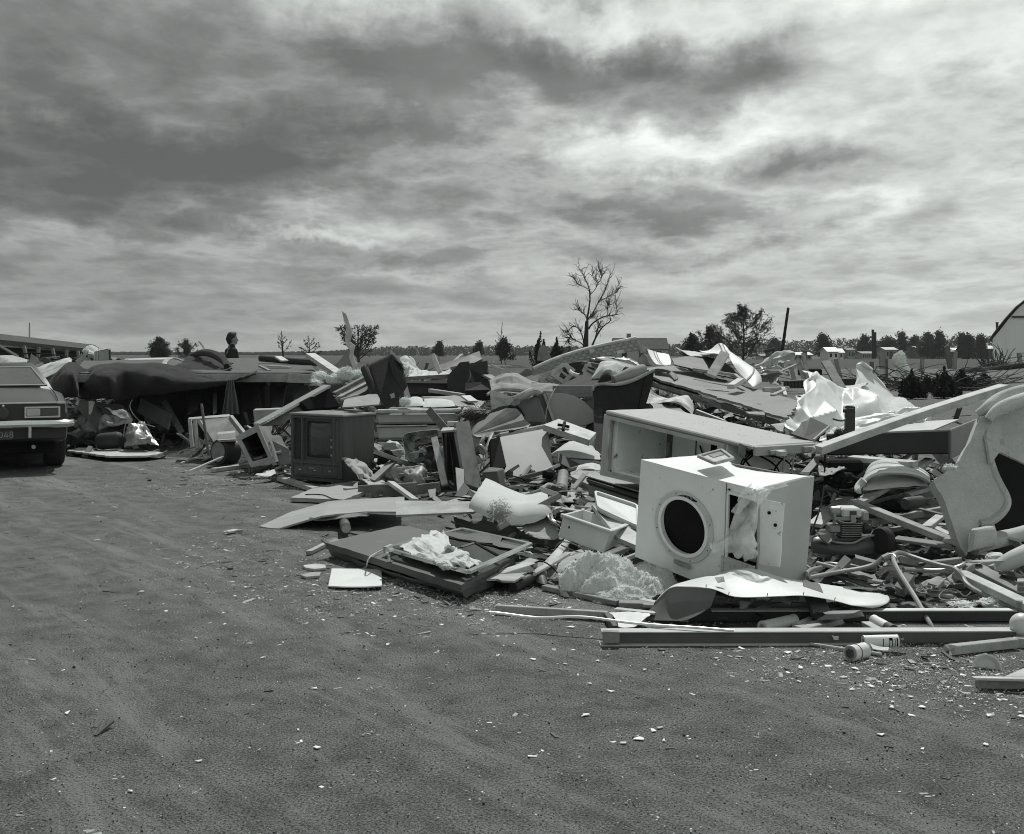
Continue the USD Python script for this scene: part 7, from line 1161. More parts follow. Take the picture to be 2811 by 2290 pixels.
def bottle():
    T = can('labelled_bottle', 'white bottle with dark printed label in front of channel beam', p(2370, 1762, 5.58), p(2464, 1760, 5.58), .0335, mat('can_white', .62), cat='bottle')
    a, b = p(2370, 1762, 5.58), p(2464, 1760, 5.58); d = unit(b - a); T.part('neck', lathe(b, b + d * .035, [(0, .03), (.008, .022), (.016, .012), (.03, .012), (.031, .006)], 16), DARKG)
    for f, w, z0, z1 in ((.52, .018, -.6, .6), (.70, .10, .35, .75), (.70, .018, -.7, .75), (.78, .02, -.7, .6), (.86, .016, -.7, .65), (.92, .03, -.6, .75)):
        q = np.linalg.norm(b - a); n = 7; an = np.linspace(z0, z1, n); rows = [[a + d * q * (f + e * w) + np.array([0, -math.cos(t) * .0338, math.sin(t) * .0338]) for t in an] for e in (0, 1)]; T.part('print', sheet(rows, .0006, (2, n), k=1), BLACK)
    T.done()
bottle()
def drum_can():
    a, b = p(2334, 1794, 5.42), p(2372, 1786, 5.50); T = can('round_can', 'short round can with ringed end lying on the gravel', a, b, .040, mat('can_white', .62), cat='can'); d = unit(b - a)
    for r0, r1, m in ((.0, .012, PALE), (.016, .024, DARKG), (.027, .034, PALE)): T.part('end_ring', lathe(a - d * .002, a + d * .003, [(0, r0), (0, r1), (.002, r1)], 24), m)
    T.part('band', lathe(a + d * .045, b, [(0, .0395), (.0, .0402), (.004, .0402), (.004, .0395)], 28), DARKG); T.done()
drum_can()
one('dowel', 'white broken dowel lying behind the short round can', 'dowel', cat_([tube([g(2226, 1768, .012), g(2330, 1784, .012)], .008, 7), tube([g(2372, 1788, .012), g(2420, 1797, .012)], .008, 7)]), WHITE)
one('shard', 'curved white plastic shard leaning on the labelled bottle', 'shard', sheet([[p(2388, 1767, 5.45), p(2396, 1782, 5.4)], [p(2412, 1776, 5.42), p(2414, 1786, 5.38)], [p(2440, 1778, 5.42), p(2438, 1787, 5.38)]], .003, (14, 6)), WHITE)
one('globe_shade', 'round white globe lampshade at the right edge on the channel beam', 'lampshade', trimesh.creation.icosphere(3, .062).apply_translation(p(2806, 1716, 5.75)), PLASTIC)
one('broken_stud', 'broken pale stud lying at right in front of the channel beam', 'stud', beam(g(2598, 1785, .025), g(2790, 1764, .03), .05, .045, splint=.04, seed=7), PALE); one('stud_end', 'pale stud end at the right edge next to the globe shade', 'stud', beam(g(2782, 1762, .02), g(2830, 1764, .03), .06, .05, splint=.02), WHITE)
one('white_bowl', 'shallow white bowl lying on the gravel at lower right', 'bowl', lathe(g(2709, 1834, .0), g(2709, 1834, .03), [(0, .03), (.003, .045), (.018, .060), (.022, .066), (.023, .06), (.018, .054), (.006, .04), (.006, 0)], 28), PLASTIC)
one('near_board', 'grey board with white edge at the right border, nearest the camera', 'board', beam(g(2682, 1873, .025), g(2840, 1876, .025), .05, .045), GREYB); one('white_lath', 'white lath lying on top of the nearest right-border board', 'lath', beam(g(2668, 1862, .05), g(2830, 1866, .055), .03, .012, splint=.02), WHITE); one('white_offcut', 'white wedge offcut behind the nearest right-border board', 'offcut', slab(gs((2755, 1858, .04), (2811, 1834, .05), (2830, 1858, .05), (2790, 1864, .04)), .03), WHITE, smooth=False)

# ------------------------------------------------------------------ middle front: door slab, plywood, drawers, cloth
one('plywood_sheet', 'plywood sheet lying on the gravel in front of the television', 'plywood', slab(gs((797, 1366, .05), (871, 1335, .05), (960, 1322, .06), (1072, 1330, .07), (1006, 1348, .06), (944, 1372, .05)), .04, rag=.006, seed=2), PLY, smooth=False); one('crack_wire', 'thin dark wire lying on the plywood sheet', 'wire', tube(gs((838, 1358, .058), (880, 1358, .06), (905, 1366, .058), (940, 1373, .055)), .005, 4), BLACK)
one('grey_joist', 'grey joist lying on edge right behind the plywood sheet', 'joist', beam(p(985, 1350, 11.6), p(1145, 1342, 11.5), .05, .13), MIDG); one('grey_joist', 'shorter grey joist between the plywood and the heater', 'joist', beam(p(1145, 1344, 11.6), p(1208, 1336, 11.6), .05, .10), MIDG); one('pale_chip', 'white pebble-like lump at the plywood sheet front edge', 'lump', tuft(g(861, 1375, .02), np.array([.04, .03, .025]), 97, fib=0, sub=2), WHITE)
for k, (a, b, w, t, m, lab) in enumerate([((945, 1343), (1070, 1330), .05, .02, WOOD, 'pale splinter lying on the plywood sheet'), ((1080, 1345), (1180, 1340), .03, .02, WHITE, 'white splinter lying behind the white pillow'), ((1010, 1362), (1030, 1356), .06, .06, GREYB, 'small grey block by the joist'), ((845, 1519), (893, 1495), .04, .03, WOOD, 'short pale stick at the left corner of the door slab'), ((618, 1462), (650, 1456), .05, .02, WHITE, 'small white chip of wood lying alone left of the plywood'), ((640, 1458), (668, 1456), .04, .015, WOODM, 'small dark chip of wood by the white chip')]): one('wood_piece', lab, 'wood', beam(g(*a, .07 if k < 2 else .02), g(*b, .07 if k < 2 else .02), w, t, splint=.02, seed=k + 90), m)
one('bent_plywood', 'long bent plywood sheet rising from the gravel to the white board', 'plywood', sheet([[g(712, 1447, .004), g(800, 1404, .05), g(900, 1376, .10), g(1000, 1368, .13), g(1110, 1364, .16)], [g(738, 1450, .004), g(818, 1417, .06), g(900, 1392, .115), g(1000, 1386, .14), g(1110, 1384, .165)], [g(766, 1452, .004), g(836, 1430, .07), g(884, 1416, .12), g(1000, 1405, .15), g(1110, 1404, .17)]], .016, (16, 60), .012, 3, 64, k=1), PLY)
one('ply_splinter', 'torn plywood layer hanging under the bent plywood sheet', 'plywood', sheet([[g(850, 1420, .10), g(920, 1412, .12), g(1010, 1406, .18)], [g(860, 1428, .08), g(925, 1424, .10), g(1010, 1416, .16)]], .008, (8, 24), .015, 6, 65, tear=.2), WOODM)
poly('white_shelf_board', 'clean white shelf board lying on the bent plywood', [(1087, 1374, 9.25), (1303, 1377, 9.2), (1303, 1405, 8.85), (1087, 1414, 8.85)], .018, PALE, 'board', rag=0); T = Thing('paper_roll', 'dark roll with pale end lying under the bent plywood', 'roll'); a, b = p(950, 1451, 8.95), p(944, 1432, 9.5); T.part('roll', lathe(a, b, [(0, .02), (0, .042), (.5, .042)], 20), DARKG); T.part('end', lathe(a - unit(b - a) * .003, b, [(0, 0), (0, .036), (.004, .038)], 20), PALE); T.done()
def door_slab():
    z = .115; A, B, Cc, D = g(893, 1489, z), g(1110, 1440, z + .02), g(1412, 1530, z + .02), g(1266, 1606, z); T = Thing('door_slab', 'large grey door slab lying flat with a broken window on it', 'door')
    T.part('top_skin', slab([A, B, (B + Cc) / 2, Cc, D], .045, rag=.004, seed=5), mat('door_skin', .085, .55, .25, lo=.8, scale=2, spots=.5, spot_scale=5, spot_val=.15), smooth=False); o = np.array([.02, .02, -.05]); T.part('lower_skin', sheet([[A + o, (A + D) / 2 + o + [0, -.02, -.02], D + o + [-.01, .03, 0]], [A + o + [.02, .05, -.06], (A + D) / 2 + o + [.03, .02, -.06], D + o + [.02, .1, -.05]]], .01, (6, 50), .02, 6, 66), MIDG)
    T.part('torn_corner', sheet([[A + [-.02, -.04, .03], A + [.06, .1, .02]], [A + [.05, -.02, -.02], A + [.12, .08, -.01]]], .01, (10, 10), .02, 9, 67), MIDG); T.part('edge_trim', sheet([[D + [.0, .0, -.02], (D + Cc) / 2 + [.01, -.01, -.03], Cc + [0, 0, -.02]], [D + [.02, .06, -.09], (D + Cc) / 2 + [.03, .05, -.10], Cc + [.02, .05, -.08]]], .01, (8, 40), .02, 7, 68), DARKG); T.done()
    zw = z + .055; L, Tp, R, Bm = g(1058, 1506, zw), g(1268, 1453, zw + .02), g(1455, 1494, zw + .02), g(1285, 1571, zw); W = Thing('storm_window', 'broken metal-framed storm window lying on the grey door slab', 'window')
    for a, b in ((L, Tp), (Tp, R), (R, Bm), (Bm, L)): W.part('frame_side', beam(a, b, .035, .022), CHROME)
    W.part('mid_rail', beam((L + Bm) / 2 * .3 + L * .0 + (Tp + R) / 2 * .7 - [0, 0, .0], (R + Bm) / 2, .02, .015), BLACK); W.part('mid_rail', beam(L * .35 + Tp * .65, Bm * .25 + R * .75, .02, .012), BLACK); W.part('cross_bar', beam(Tp * .5 + R * .5, (L + Bm + Tp + R) / 4, .03, .01), DARKG); W.part('glass', slab([L, Tp, R, Bm], .004), GLASS, smooth=False)
    W.part('glass_shard', slab(np.array([Tp * .75 + L * .25, Tp * .6 + R * .4, R * .75 + Bm * .25, (Tp + R + L) / 3]) + [0, 0, .01], .003, rag=.03, seed=4), mat('dirty_glass', .10, .15, .5), smooth=False); W.done()
    M = [[g(1096, 1498, .17), g(1130, 1478, .18), g(1170, 1462, .19), g(1205, 1456, .20), g(1228, 1466, .19)], [g(1104, 1508, .18), g(1140, 1492, .20), g(1185, 1488, .21), g(1220, 1488, .20), g(1234, 1496, .175)], [g(1122, 1522, .175), g(1160, 1512, .19), g(1200, 1516, .20), g(1240, 1516, .19), g(1270, 1516, .17)], [g(1170, 1540, .175), g(1200, 1538, .19), g(1240, 1536, .20), g(1270, 1534, .19), g(1310, 1540, .17)], [g(1230, 1562, .17), g(1252, 1560, .18), g(1280, 1556, .185), g(1300, 1554, .18), g(1330, 1554, .17)]]
    one('white_garment', 'rumpled white garment lying over the storm window', 'clothing', sheet(M, .005, (110, 90), .035, 9, 69, True, tear=.2), CLOTH)
    a = g(1069, 1541, z + .002); P_ = Thing('door_knob_set', 'shiny door knob standing upright on the grey door slab', 'door knob'); P_.part('knob', lathe(a, a + [0, 0, .1], [(0, .028), (.003, .028), (.006, .016), (.03, .012), (.045, .014), (.055, .026), (.068, .032), (.082, .030), (.09, .02), (.092, 0)], 24), CHROME); P_.done()
    one('latch_plate', 'small metal latch plate beside the upright door knob', 'latch', cat_([beam(g(1058, 1510, z + .05), g(1074, 1502, z + .05), .03, .04), beam(g(1078, 1512, z + .02), g(1100, 1518, z + .02), .02, .03)]), STEEL)
    one('white_string', 'thin white cord curling off the door slab edge', 'cord', tube([g(1056, 1508, z + .03), g(1030, 1520, z + .02), g(1012, 1534, z + .01), g(1008, 1548, .07), g(1000, 1560, .02), g(992, 1562, .01)], .005, 5, 40), WHITE)
door_slab()
one('square_card', 'square white board lying flat in front of the door slab', 'board', sheet([[g(902, 1612, .008), g(975, 1614, .02), g(1048, 1611, .02)], [g(906, 1588, .01), g(976, 1588, .015), g(1048, 1588, .01)], [g(911, 1563, .008), g(978, 1565, .012), g(1047, 1565, .03)]], .008, (14, 20), .004, 6, 70), mat('card_white', .56, .7, .2, lo=.85, spots=.8, spot_scale=9, spot_val=.15, speck=(.63, .68)))
for k, (q, lab) in enumerate([([(832, 1552), (866, 1547), (892, 1550), (895, 1558), (864, 1562), (838, 1558)], 'flat white fragment left of the square white board, farther one'), ([(824, 1578), (860, 1570), (880, 1570), (878, 1580), (840, 1583)], 'flat pale fragment left of the square white board, nearer one')]): one('flat_fragment', lab, 'fragment', slab(gs(*[(u, v, .02) for u, v in q]), .015, rag=.006, seed=k), WHITE if k == 0 else PALE, smooth=False)
poly('grey_side_board', 'long grey board standing on edge behind the door slab', [(1245, 1420, 9.1), (1390, 1440, 8.9), (1545, 1484, 8.5), (1540, 1524, 8.45), (1400, 1482, 8.8), (1250, 1448, 9.05)], .03, MIDG, 'board')
def floral():
    q = p(1372, 1404, 8.6); N = {'ge': ('geometry', {}), 'mp': ('mapping', {'mapping_type': 'point', 'location': tuple(-q / .10), 'scale': (7, 1.5, 7)}), 'g': ('gradient_texture', {'gradient_type': 'spherical'}), 'n': ('noise_texture', {'scale': 42.0, 'detail': 3.0, 'roughness': .6, 'distortion': 1.5}),
         'a': ('math', {'math_type': 'multiply_add', 'value2': .55}), 'r': ('map_range', {'from_min': .74, 'from_max': .79, 'to_min': 0.0, 'to_max': 1.0, 'clamp': True}), 'm': ('mix_color', {'a': col(.47), 'b': col(.16)}), 'p': ('principled_bsdf', {'roughness': .9, 'specular_ior_level': .05})}
    N['mp'][1]['location'] = tuple(-q * np.array([7, 1.5, 7]))
    return usdkit.material(stage, '/World/Looks/floral_print', N, [('ge.position', 'mp.vector'), ('mp.vector', 'g.vector'), ('ge.position', 'n.vector'), ('g.fac', 'a.value1'), ('n.fac', 'a.value3'), ('a.value', 'r.value'), ('r.result', 'm.fac'), ('m.result', 'p.base_color')], surface='p.BSDF')
one('floral_pillow', 'white pillow with dark flower print lying behind the wooden frame', 'pillow', sheet([[p(1306, 1398, 8.75), p(1334, 1414, 8.6), p(1370, 1432, 8.5), p(1412, 1440, 8.5), p(1455, 1436, 8.5), p(1500, 1418, 8.6)], [p(1312, 1366, 8.9), p(1345, 1380, 8.75), p(1385, 1392, 8.65), p(1425, 1402, 8.65), p(1462, 1398, 8.65), p(1502, 1384, 8.8)], [p(1330, 1330, 9.3), p(1366, 1346, 9.2), p(1405, 1366, 9.1), p(1440, 1376, 9.1), p(1470, 1372, 9.1), p(1502, 1364, 9.2)]], .06, (30, 50), .02, 4, 71), floral())
one('pillow_fray', 'torn dark edge of cloth at the left end of the floral pillow', 'cloth', sheet([[p(1303, 1372, 8.9), p(1316, 1350, 9)], [p(1302, 1392, 8.8), p(1320, 1385, 8.8)], [p(1312, 1410, 8.7), p(1326, 1404, 8.7)]], .006, (16, 10), .04, 9, 72, True), DARKG)
T = Thing('wooden_frame', 'grey wooden drawer frame leaning over the floral pillow', 'frame'); T.part('long_rail', beam(p(1368, 1450, 8.4), p(1534, 1362, 8.7), .045, .035, up=(0, -1, .2)), GREYB); T.part('short_rail', beam(p(1534, 1362, 8.7), p(1484, 1344, 9.1), .045, .035, up=(0, -1, .2)), GREYB); T.part('far_rail', beam(p(1486, 1346, 9.05), p(1440, 1362, 9.05), .03, .03), GREYB); T.part('corner', box(p(1526, 1369, 8.7), p(1541, 1356, 8.76)), GREYB); T.done()
poly('grey_flap', 'grey panel inside the corner of the wooden frame', [(1448, 1362, 9.0), (1500, 1352, 9.1), (1516, 1368, 8.9), (1470, 1380, 8.85)], .01, MIDG)
one('foil_strip', 'crinkled shiny foil strip between the frame and the drawer', 'foil', sheet([[p(1506, 1392, 8.6), p(1530, 1388, 8.7)], [p(1502, 1412, 8.5), p(1522, 1412, 8.55)], [p(1512, 1430, 8.4), p(1536, 1436, 8.45)], [p(1530, 1448, 8.35), p(1545, 1450, 8.4)]], .004, (30, 14), .035, 12, 73, True), CHROME)
one('striped_cloth', 'grey striped cloth hanging beside the pale drawer', 'cloth', sheet([[p(1436, 1440, 8.5), p(1470, 1424, 8.6), p(1510, 1396, 8.7)], [p(1440, 1462, 8.4), p(1478, 1458, 8.4), p(1524, 1440, 8.45)], [p(1452, 1470, 8.35), p(1490, 1476, 8.3), p(1536, 1476, 8.3)]], .006, (30, 40), .03, 8, 74), CLOTHG)
def drawer():
    C = Cage(p(1546, 1412, 8.25), p(1676, 1456, 7.75), p(1533, 1474, 8.2), p(1656, 1519, 7.72), p(1600, 1398, 8.6), p(1722, 1438, 8.1), bbl=p(1590, 1455, 8.5), bbr=p(1694, 1496, 8.02)); T = Thing('crisper_drawer', 'pale plastic refrigerator drawer tilted in front of white panels', 'drawer')
    T.part('front_wall', C.box(0, 1, 0, .06, 0, 1, .006), PLASTIC); T.part('end_wall', C.box(.96, 1, .06, 1, 0, 1, .006), PLASTIC); T.part('end_wall', C.box(0, .04, .06, 1, 0, 1), PLASTIC); T.part('back_wall', C.box(.04, .96, .94, 1, 0, 1), PLASTIC); T.part('bottom', C.box(.04, .96, .06, .94, 0, .05), PLASTIC)
    T.part('rim', cat_([C.box(-.03, 1.04, -.07, .03, .94, 1.03, .004), C.box(.97, 1.05, .03, 1.05, .94, 1.03, .004)]), PLASTIC); T.part('chip_mark', C.box(.17, .20, -.01, .0, .5, .6), BLACK); T.done()
drawer()
T = Thing('white_tray', 'shallow white moulded tray tilted between the drawer and dryer', 'tray'); c = ps((1640, 1400, 8.3), (1752, 1452, 8.0), (1752, 1392, 8.5), (1630, 1352, 8.8)); rr = sbox(0, 0, 1, 1).buffer(-.12).buffer(.12)
T.part('base', panel(rr, c, .012), PLASTIC, smooth=False); T.part('rim', panel(rr.difference(rr.buffer(-.05)), c, .03, .022), PLASTIC, smooth=False); T.done()
poly('white_plank', 'bright white plank slanting down beside the tray to the dryer', [(1624, 1384, 8.45), (1640, 1390, 8.5), (1748, 1462, 7.9), (1748, 1498, 7.7), (1696, 1476, 7.85)], .03, WHITE, 'plank', rag=0)
for k, (pts, m, amp, lab) in enumerate([([[(1490, 1548, 7.5), (1510, 1556, 7.4), (1530, 1558, 7.4)], [(1510, 1530, 7.6), (1520, 1535, 7.5), (1534, 1535, 7.5)], [(1536, 1500, 7.8), (1546, 1504, 7.8), (1556, 1500, 7.9)], [(1548, 1482, 8), (1556, 1486, 8), (1566, 1486, 8)]], WHITE, .01, 'white curled sheet twisting up under the drawer'), ([[(1392, 1555, 7.6), (1430, 1552, 7.5), (1455, 1545, 7.5)], [(1395, 1530, 7.7), (1425, 1524, 7.7), (1452, 1528, 7.7)], [(1402, 1512, 7.9), (1424, 1508, 7.9), (1446, 1520, 7.9)]], PALE, .03, 'pale crumpled paper at the corner of the door slab'), ([[(1500, 1590, 7.3), (1560, 1592, 7.2), (1625, 1580, 7.2)], [(1505, 1560, 7.5), (1560, 1552, 7.4), (1630, 1540, 7.4)], [(1540, 1520, 7.9), (1590, 1515, 7.8), (1650, 1520, 7.8)]], CLOTHG, .05, 'grey rumpled cloth under the drawer behind the insulation'), ([[(1330, 1602, 7.2), (1380, 1600, 7.1), (1440, 1590, 7.2)], [(1370, 1565, 7.4), (1410, 1570, 7.3), (1450, 1560, 7.3)], [(1395, 1545, 7.6), (1430, 1545, 7.5), (1460, 1530, 7.5)]], GREYB, .05, 'bent grey trim sheet right of the door slab corner'), ([[(1470, 1596, 7.2), (1490, 1605, 7.1), (1496, 1612, 7.1)], [(1462, 1560, 7.4), (1480, 1560, 7.3), (1500, 1570, 7.3)], [(1460, 1545, 7.6), (1480, 1542, 7.6), (1494, 1548, 7.5)]], MIDG, .02, 'dark bent flap beside the white curled sheet')]):
    one('crumpled_piece', lab, 'sheet', sheet([[p(*q) for q in r] for r in pts], .005, (34, 40), amp, 6, 75 + k), m)
T = Thing('dark_pipe_end', 'dark pipe with open end lying below the bent grey trim', 'pipe'); a, b = g(1408, 1613, .03), g(1462, 1585, .05); T.part('pipe', lathe(a, b, [(0, .026), (0, .034), (.4, .034), (.4, .026), (.01, .024)], 16), IRON); T.done()
def batt(c, rx, ry, h, seed, yaw=0.0, fib=1500):
    """A torn heap of glass wool: one ragged mass with folds, torn ledges and short loose fibres."""
    n = 90; s, t = np.meshgrid(np.linspace(-1.05, 1.05, n), np.linspace(-1.05, 1.05, n), indexing='ij'); q = np.stack([s, t, np.zeros_like(s)], -1); R = np.random.default_rng(seed)
    r = np.sqrt(s * s + t * t) * (1 + .5 * (fbm(q * 2.2 + seed, 3, seed) - .5)); f1 = fbm(q * 1.6 + 3 + seed, 3, seed + 1); led = fbm(q * np.array([2.2, 4.5, 1]) + 7, 4, seed + 2); led = np.floor(led * 9) / 9 + .35 * ((led * 9) % 1) ** 3 / 9
    z = h * np.clip(1 - r ** 2.0, 0, 1) ** .85 * (.55 + .6 * f1 + .45 * (led - .5)) + np.where(r < .98, 1, 0) * h * (.13 * (fbm(q * 7 + 1, 4, seed + 3) - .5) + .10 * (fbm(q * 24, 3, seed + 4) - .5)); z = np.where(r < 1, np.maximum(z, .004), -.01)
    sx = s * rx + .05 * (fbm(q * 5 + z[..., None] * 8, 3, seed + 5) - .5); ty = t * ry - .25 * z * (led - .3); ca, sa = math.cos(yaw), math.sin(yaw)
    G = np.stack([c[0] + sx * ca - ty * sa, c[1] + sx * sa + ty * ca, c[2] + z], -1); V = G.reshape(-1, 3); idx = np.arange(n * n).reshape(n, n)
    F_ = np.r_[np.c_[idx[:-1, :-1].ravel(), idx[1:, :-1].ravel(), idx[1:, 1:].ravel()], np.c_[idx[:-1, :-1].ravel(), idx[1:, 1:].ravel(), idx[:-1, 1:].ravel()]]; F_ = F_[(r.ravel()[F_] < 1.03).all(1)]
    ok = np.nonzero((r.ravel() < .99))[0]; b0 = V[R.choice(ok, fib)]; d = R.normal(0, 1, (fib, 3)) * [1, 1, .5] + [0, -.3, .35]; d /= np.linalg.norm(d, axis=1)[:, None]; sd = np.cross(d, R.normal(0, 1, (fib, 3))); sd /= np.linalg.norm(sd, axis=1)[:, None]; w = R.uniform(.0008, .002, (fib, 1)); L = R.uniform(.008, .028, (fib, 1))
    P_ = np.stack([b0 - sd * w, b0 + sd * w, b0 + d * L], 1).reshape(-1, 3); m = trimesh.Trimesh(V, F_, process=False); m.remove_unreferenced_vertices(); return [m, trimesh.Trimesh(P_, np.arange(fib * 3).reshape(-1, 3), process=False)]
one('insulation_heap', 'big shaggy heap of pale insulation wool in front of the dryer', 'insulation', cat_(batt(g(1648, 1622, 0), .27, .28, .36, 5, .2, 6000) + batt(g(1708, 1648, 0), .19, .14, .11, 6, -.1, 2000)), WOOL, smooth=50)
one('insulation_heap', 'flatter pale insulation wad half hidden under the dryer', 'insulation', cat_(batt(g(1782, 1620, 0), .19, .26, .17, 8, .1, 2500)), WOOL, smooth=50)
for k, (u, v, w, m, lab) in enumerate([(1735, 1545, .10, DARKG, 'dark wooden offcut at the left foot of the dryer'), (1690, 1520, .14, WOODD, 'dark lath under the white plank by the dryer'), (1740, 1530, .05, PALE, 'pale crumb of plaster at the left foot of dryer')]): one('offcut', lab, 'offcut', beam(p(u - 30, v + 8, 7.4), p(u + 26, v - 14, 7.6), w * .5, .03, splint=.02, seed=k), m)
# ------------------------------------------------------------------ rubble between and under the wreckage
def xy(u, v): q = g(u, v); return q[0], q[1]
BED = [(*xy(u, v), 0) for u, v in ((150, 1262), (400, 1262), (560, 1268), (640, 1300), (780, 1345), (720, 1460), (880, 1510), (1060, 1600), (1260, 1640), (1400, 1660), (1500, 1690), (1660, 1770), (2000, 1790), (2400, 1800), (2811, 1830))]
BED += [(-2.1, 13, 0), (-2.6, 15, .04), (-5, 16.5, .05), (-5, 20, 0), (-7.5, 17, .02), (-9, 20, .1), (-8.5, 24, .45), (-8, 28, .5), (-5, 26, .4), (-12, 26, .3), (-1.2, 12, .05), (-.6, 11.6, .05), (.3, 11.4, .06), (-1.6, 14.5, .22), (-.8, 14, .22), (0, 13.4, .22), (.8, 13, .22), (-2.4, 16.5, .5), (-1.2, 16, .45), (0, 15.4, .45), (1.2, 14.8, .45),
        (-2.5, 19, .85), (-1, 18, .72), (.5, 17.2, .7), (2, 17, .7), (3, 16, .55), (-2, 24, .6), (1, 23, .8), (3.2, 22, .6), (-2, 31, .0), (2, 31, 0), (5, 24, 0), (-14, 33, 0), (-6, 34, 0), (.6, 10.2, .04), (1.4, 9.4, .05), (2.1, 10.8, .22), (2.3, 12.8, .35), (3.2, 12.4, .45), (3.4, 11.2, .38), (4.2, 11.2, .3), (5.4, 11.5, .06), (6.2, 13.5, 0), (5, 14.5, .05), (4, 16, .1), (5.2, 18, 0),
        (2.3, 9.3, .10), (3, 9.2, .16), (3.6, 9.6, .2), (4.6, 9.4, .1), (2.4, 8.3, .05), (3, 8.2, .10), (2.4, 7.6, .015), (3.2, 7.6, .06), (2.6, 6.8, .03), (3.4, 6.6, .04), (2, 6.3, .01), (3.2, 5.9, .0), (4.6, 7.6, .05), (.2, 8.6, .03), (.6, 8, .05), (-.4, 9, .03), (.8, 7.2, .02), (1.2, 6.6, .01), (-.1, 7.1, .01), (1.1, 7.3, 0), (1.6, 7.2, 0), (-1, 9.2, .0), (-.9, 7.8, 0), (-1.5, 11, .0)]
from scipy.interpolate import LinearNDInterpolator
from scipy.ndimage import gaussian_filter
bx, by = np.arange(-14, 6.6, .06), np.arange(5.4, 34, .06)
BX, BY = np.meshgrid(bx, by, indexing='ij'); BP = np.array(BED)
bz = gaussian_filter(np.nan_to_num(LinearNDInterpolator(BP[:, :2], BP[:, 2])(BX, BY), nan=0.0), 4)
def bed(x, y): return bz[np.clip(((np.asarray(x) + 14) / .06).astype(int), 0, len(bx) - 1), np.clip(((np.asarray(y) - 5.4) / .06).astype(int), 0, len(by) - 1)]
q3 = np.stack([BX, BY, np.zeros_like(BX)], -1)
lump = fbm(q3 * 3.2, 4, 3) - .42; lump2 = np.abs(fbm(q3 * 9, 3, 6) - .5)
zz = bz * (1.0 + .5 * lump) + np.where(bz > .012, 1, 0) * (.16 * np.minimum(bz * 6, 1) * lump + .10 * lump2 * np.minimum(bz * 12, 1)) - .03
keep = zz > -.02
n_, m_ = BX.shape; idx = np.arange(n_ * m_).reshape(n_, m_)
fa = np.r_[np.c_[idx[:-1, :-1].ravel(), idx[1:, :-1].ravel(), idx[1:, 1:].ravel()], np.c_[idx[:-1, :-1].ravel(), idx[1:, 1:].ravel(), idx[:-1, 1:].ravel()]]
kf = keep.ravel()[fa].any(1); bm = trimesh.Trimesh(np.c_[BX.ravel(), BY.ravel(), zz.ravel()], fa[kf], process=False); bm.remove_unreferenced_vertices()
one('rubble', 'rubble darkened as the shadow in the gaps beneath the wreckage', 'rubble', bm, CORE, smooth=60, kind='stuff')

def bits(n, seed, pos, size, tilt=.5, thin=(.08, .3), lift=0.0, long=(1.2, 6)):
    """n broken slats and flakes as one mesh; pos(R, n) gives x, y, z."""
    R = np.random.default_rng(seed); x, y, z = pos(R, n); s = size(R, n, y); s = np.minimum(s, np.median(s) * 3.2); a = R.uniform(0, 6.283, n); b = R.normal(0, tilt, n); c = R.normal(0, tilt * .6, n)
    L = s * R.uniform(*long, n) ** .6; W = s * R.uniform(.35, 1, n); T_ = np.minimum(s * R.uniform(*thin, n), .03)
    ca, sa, cb, sb, cc, sc = np.cos(a), np.sin(a), np.cos(b), np.sin(b), np.cos(c), np.sin(c)
    ex = np.c_[ca * cb, sa * cb, sb]; t = np.c_[-sa, ca, np.zeros(n)]; nz = np.cross(ex, t); ey = t * cc[:, None] + nz * sc[:, None]; ez = np.cross(ex, ey)
    V = []
    for i, (i0, j0) in enumerate(((-1, -1), (1, -1), (1, 1), (-1, 1))):
        jx, jy = R.uniform(.45, 1, n), R.uniform(.5, 1, n); V.append(ex * (L * i0 * jx / 2)[:, None] + ey * (W * j0 * jy / 2)[:, None])
    c0 = np.c_[x, y, z + lift + np.abs(sb) * L * .35 + T_]; top = [c0 + v for v in V]; bot = [c0 + v - ez * T_[:, None] for v in V]
    P_ = np.stack(top + bot, 1).reshape(-1, 3); i = np.arange(n)[:, None] * 8
    f = [i + k for k in ([0, 1, 2], [0, 2, 3], [4, 6, 5], [4, 7, 6], [0, 4, 5], [0, 5, 1], [1, 5, 6], [1, 6, 2], [2, 6, 7], [2, 7, 3], [3, 7, 4], [3, 4, 0])]
    return trimesh.Trimesh(P_, np.vstack(f), process=False)
wgt = np.clip(bz * 3 + .25, 0, 1) * (bz > .012) * np.clip(14 / BY, .25, 2.2) ** 2; cdf = np.cumsum(wgt.ravel()); cdf /= cdf[-1]
def in_bed(R, n):
    k = np.searchsorted(cdf, R.uniform(0, 1, n)); x = BX.ravel()[k] + R.uniform(0, .06, n); y = BY.ravel()[k] + R.uniform(0, .06, n); return x, y, np.maximum(zz.ravel()[k], 0)
sz = lambda R, n, y: R.lognormal(math.log(.055), .55, n) * np.clip(y / 10, .7, 1.6)
for k, (nm, lab, n, m) in enumerate((('pale_litter', 'white and pale scraps littered all through the wreckage', 1700, WHITE), ('wood_litter', 'splintered wood scraps littered all through the wreckage', 1700, WOOD), ('grey_litter', 'grey scraps littered all through the wreckage', 2300, MIDG), ('dark_litter', 'dark scraps littered all through the wreckage', 2600, DARKG))):
    one(nm, lab, 'litter', bits(n, 200 + k, in_bed, sz, .45), m, smooth=False, kind='stuff')
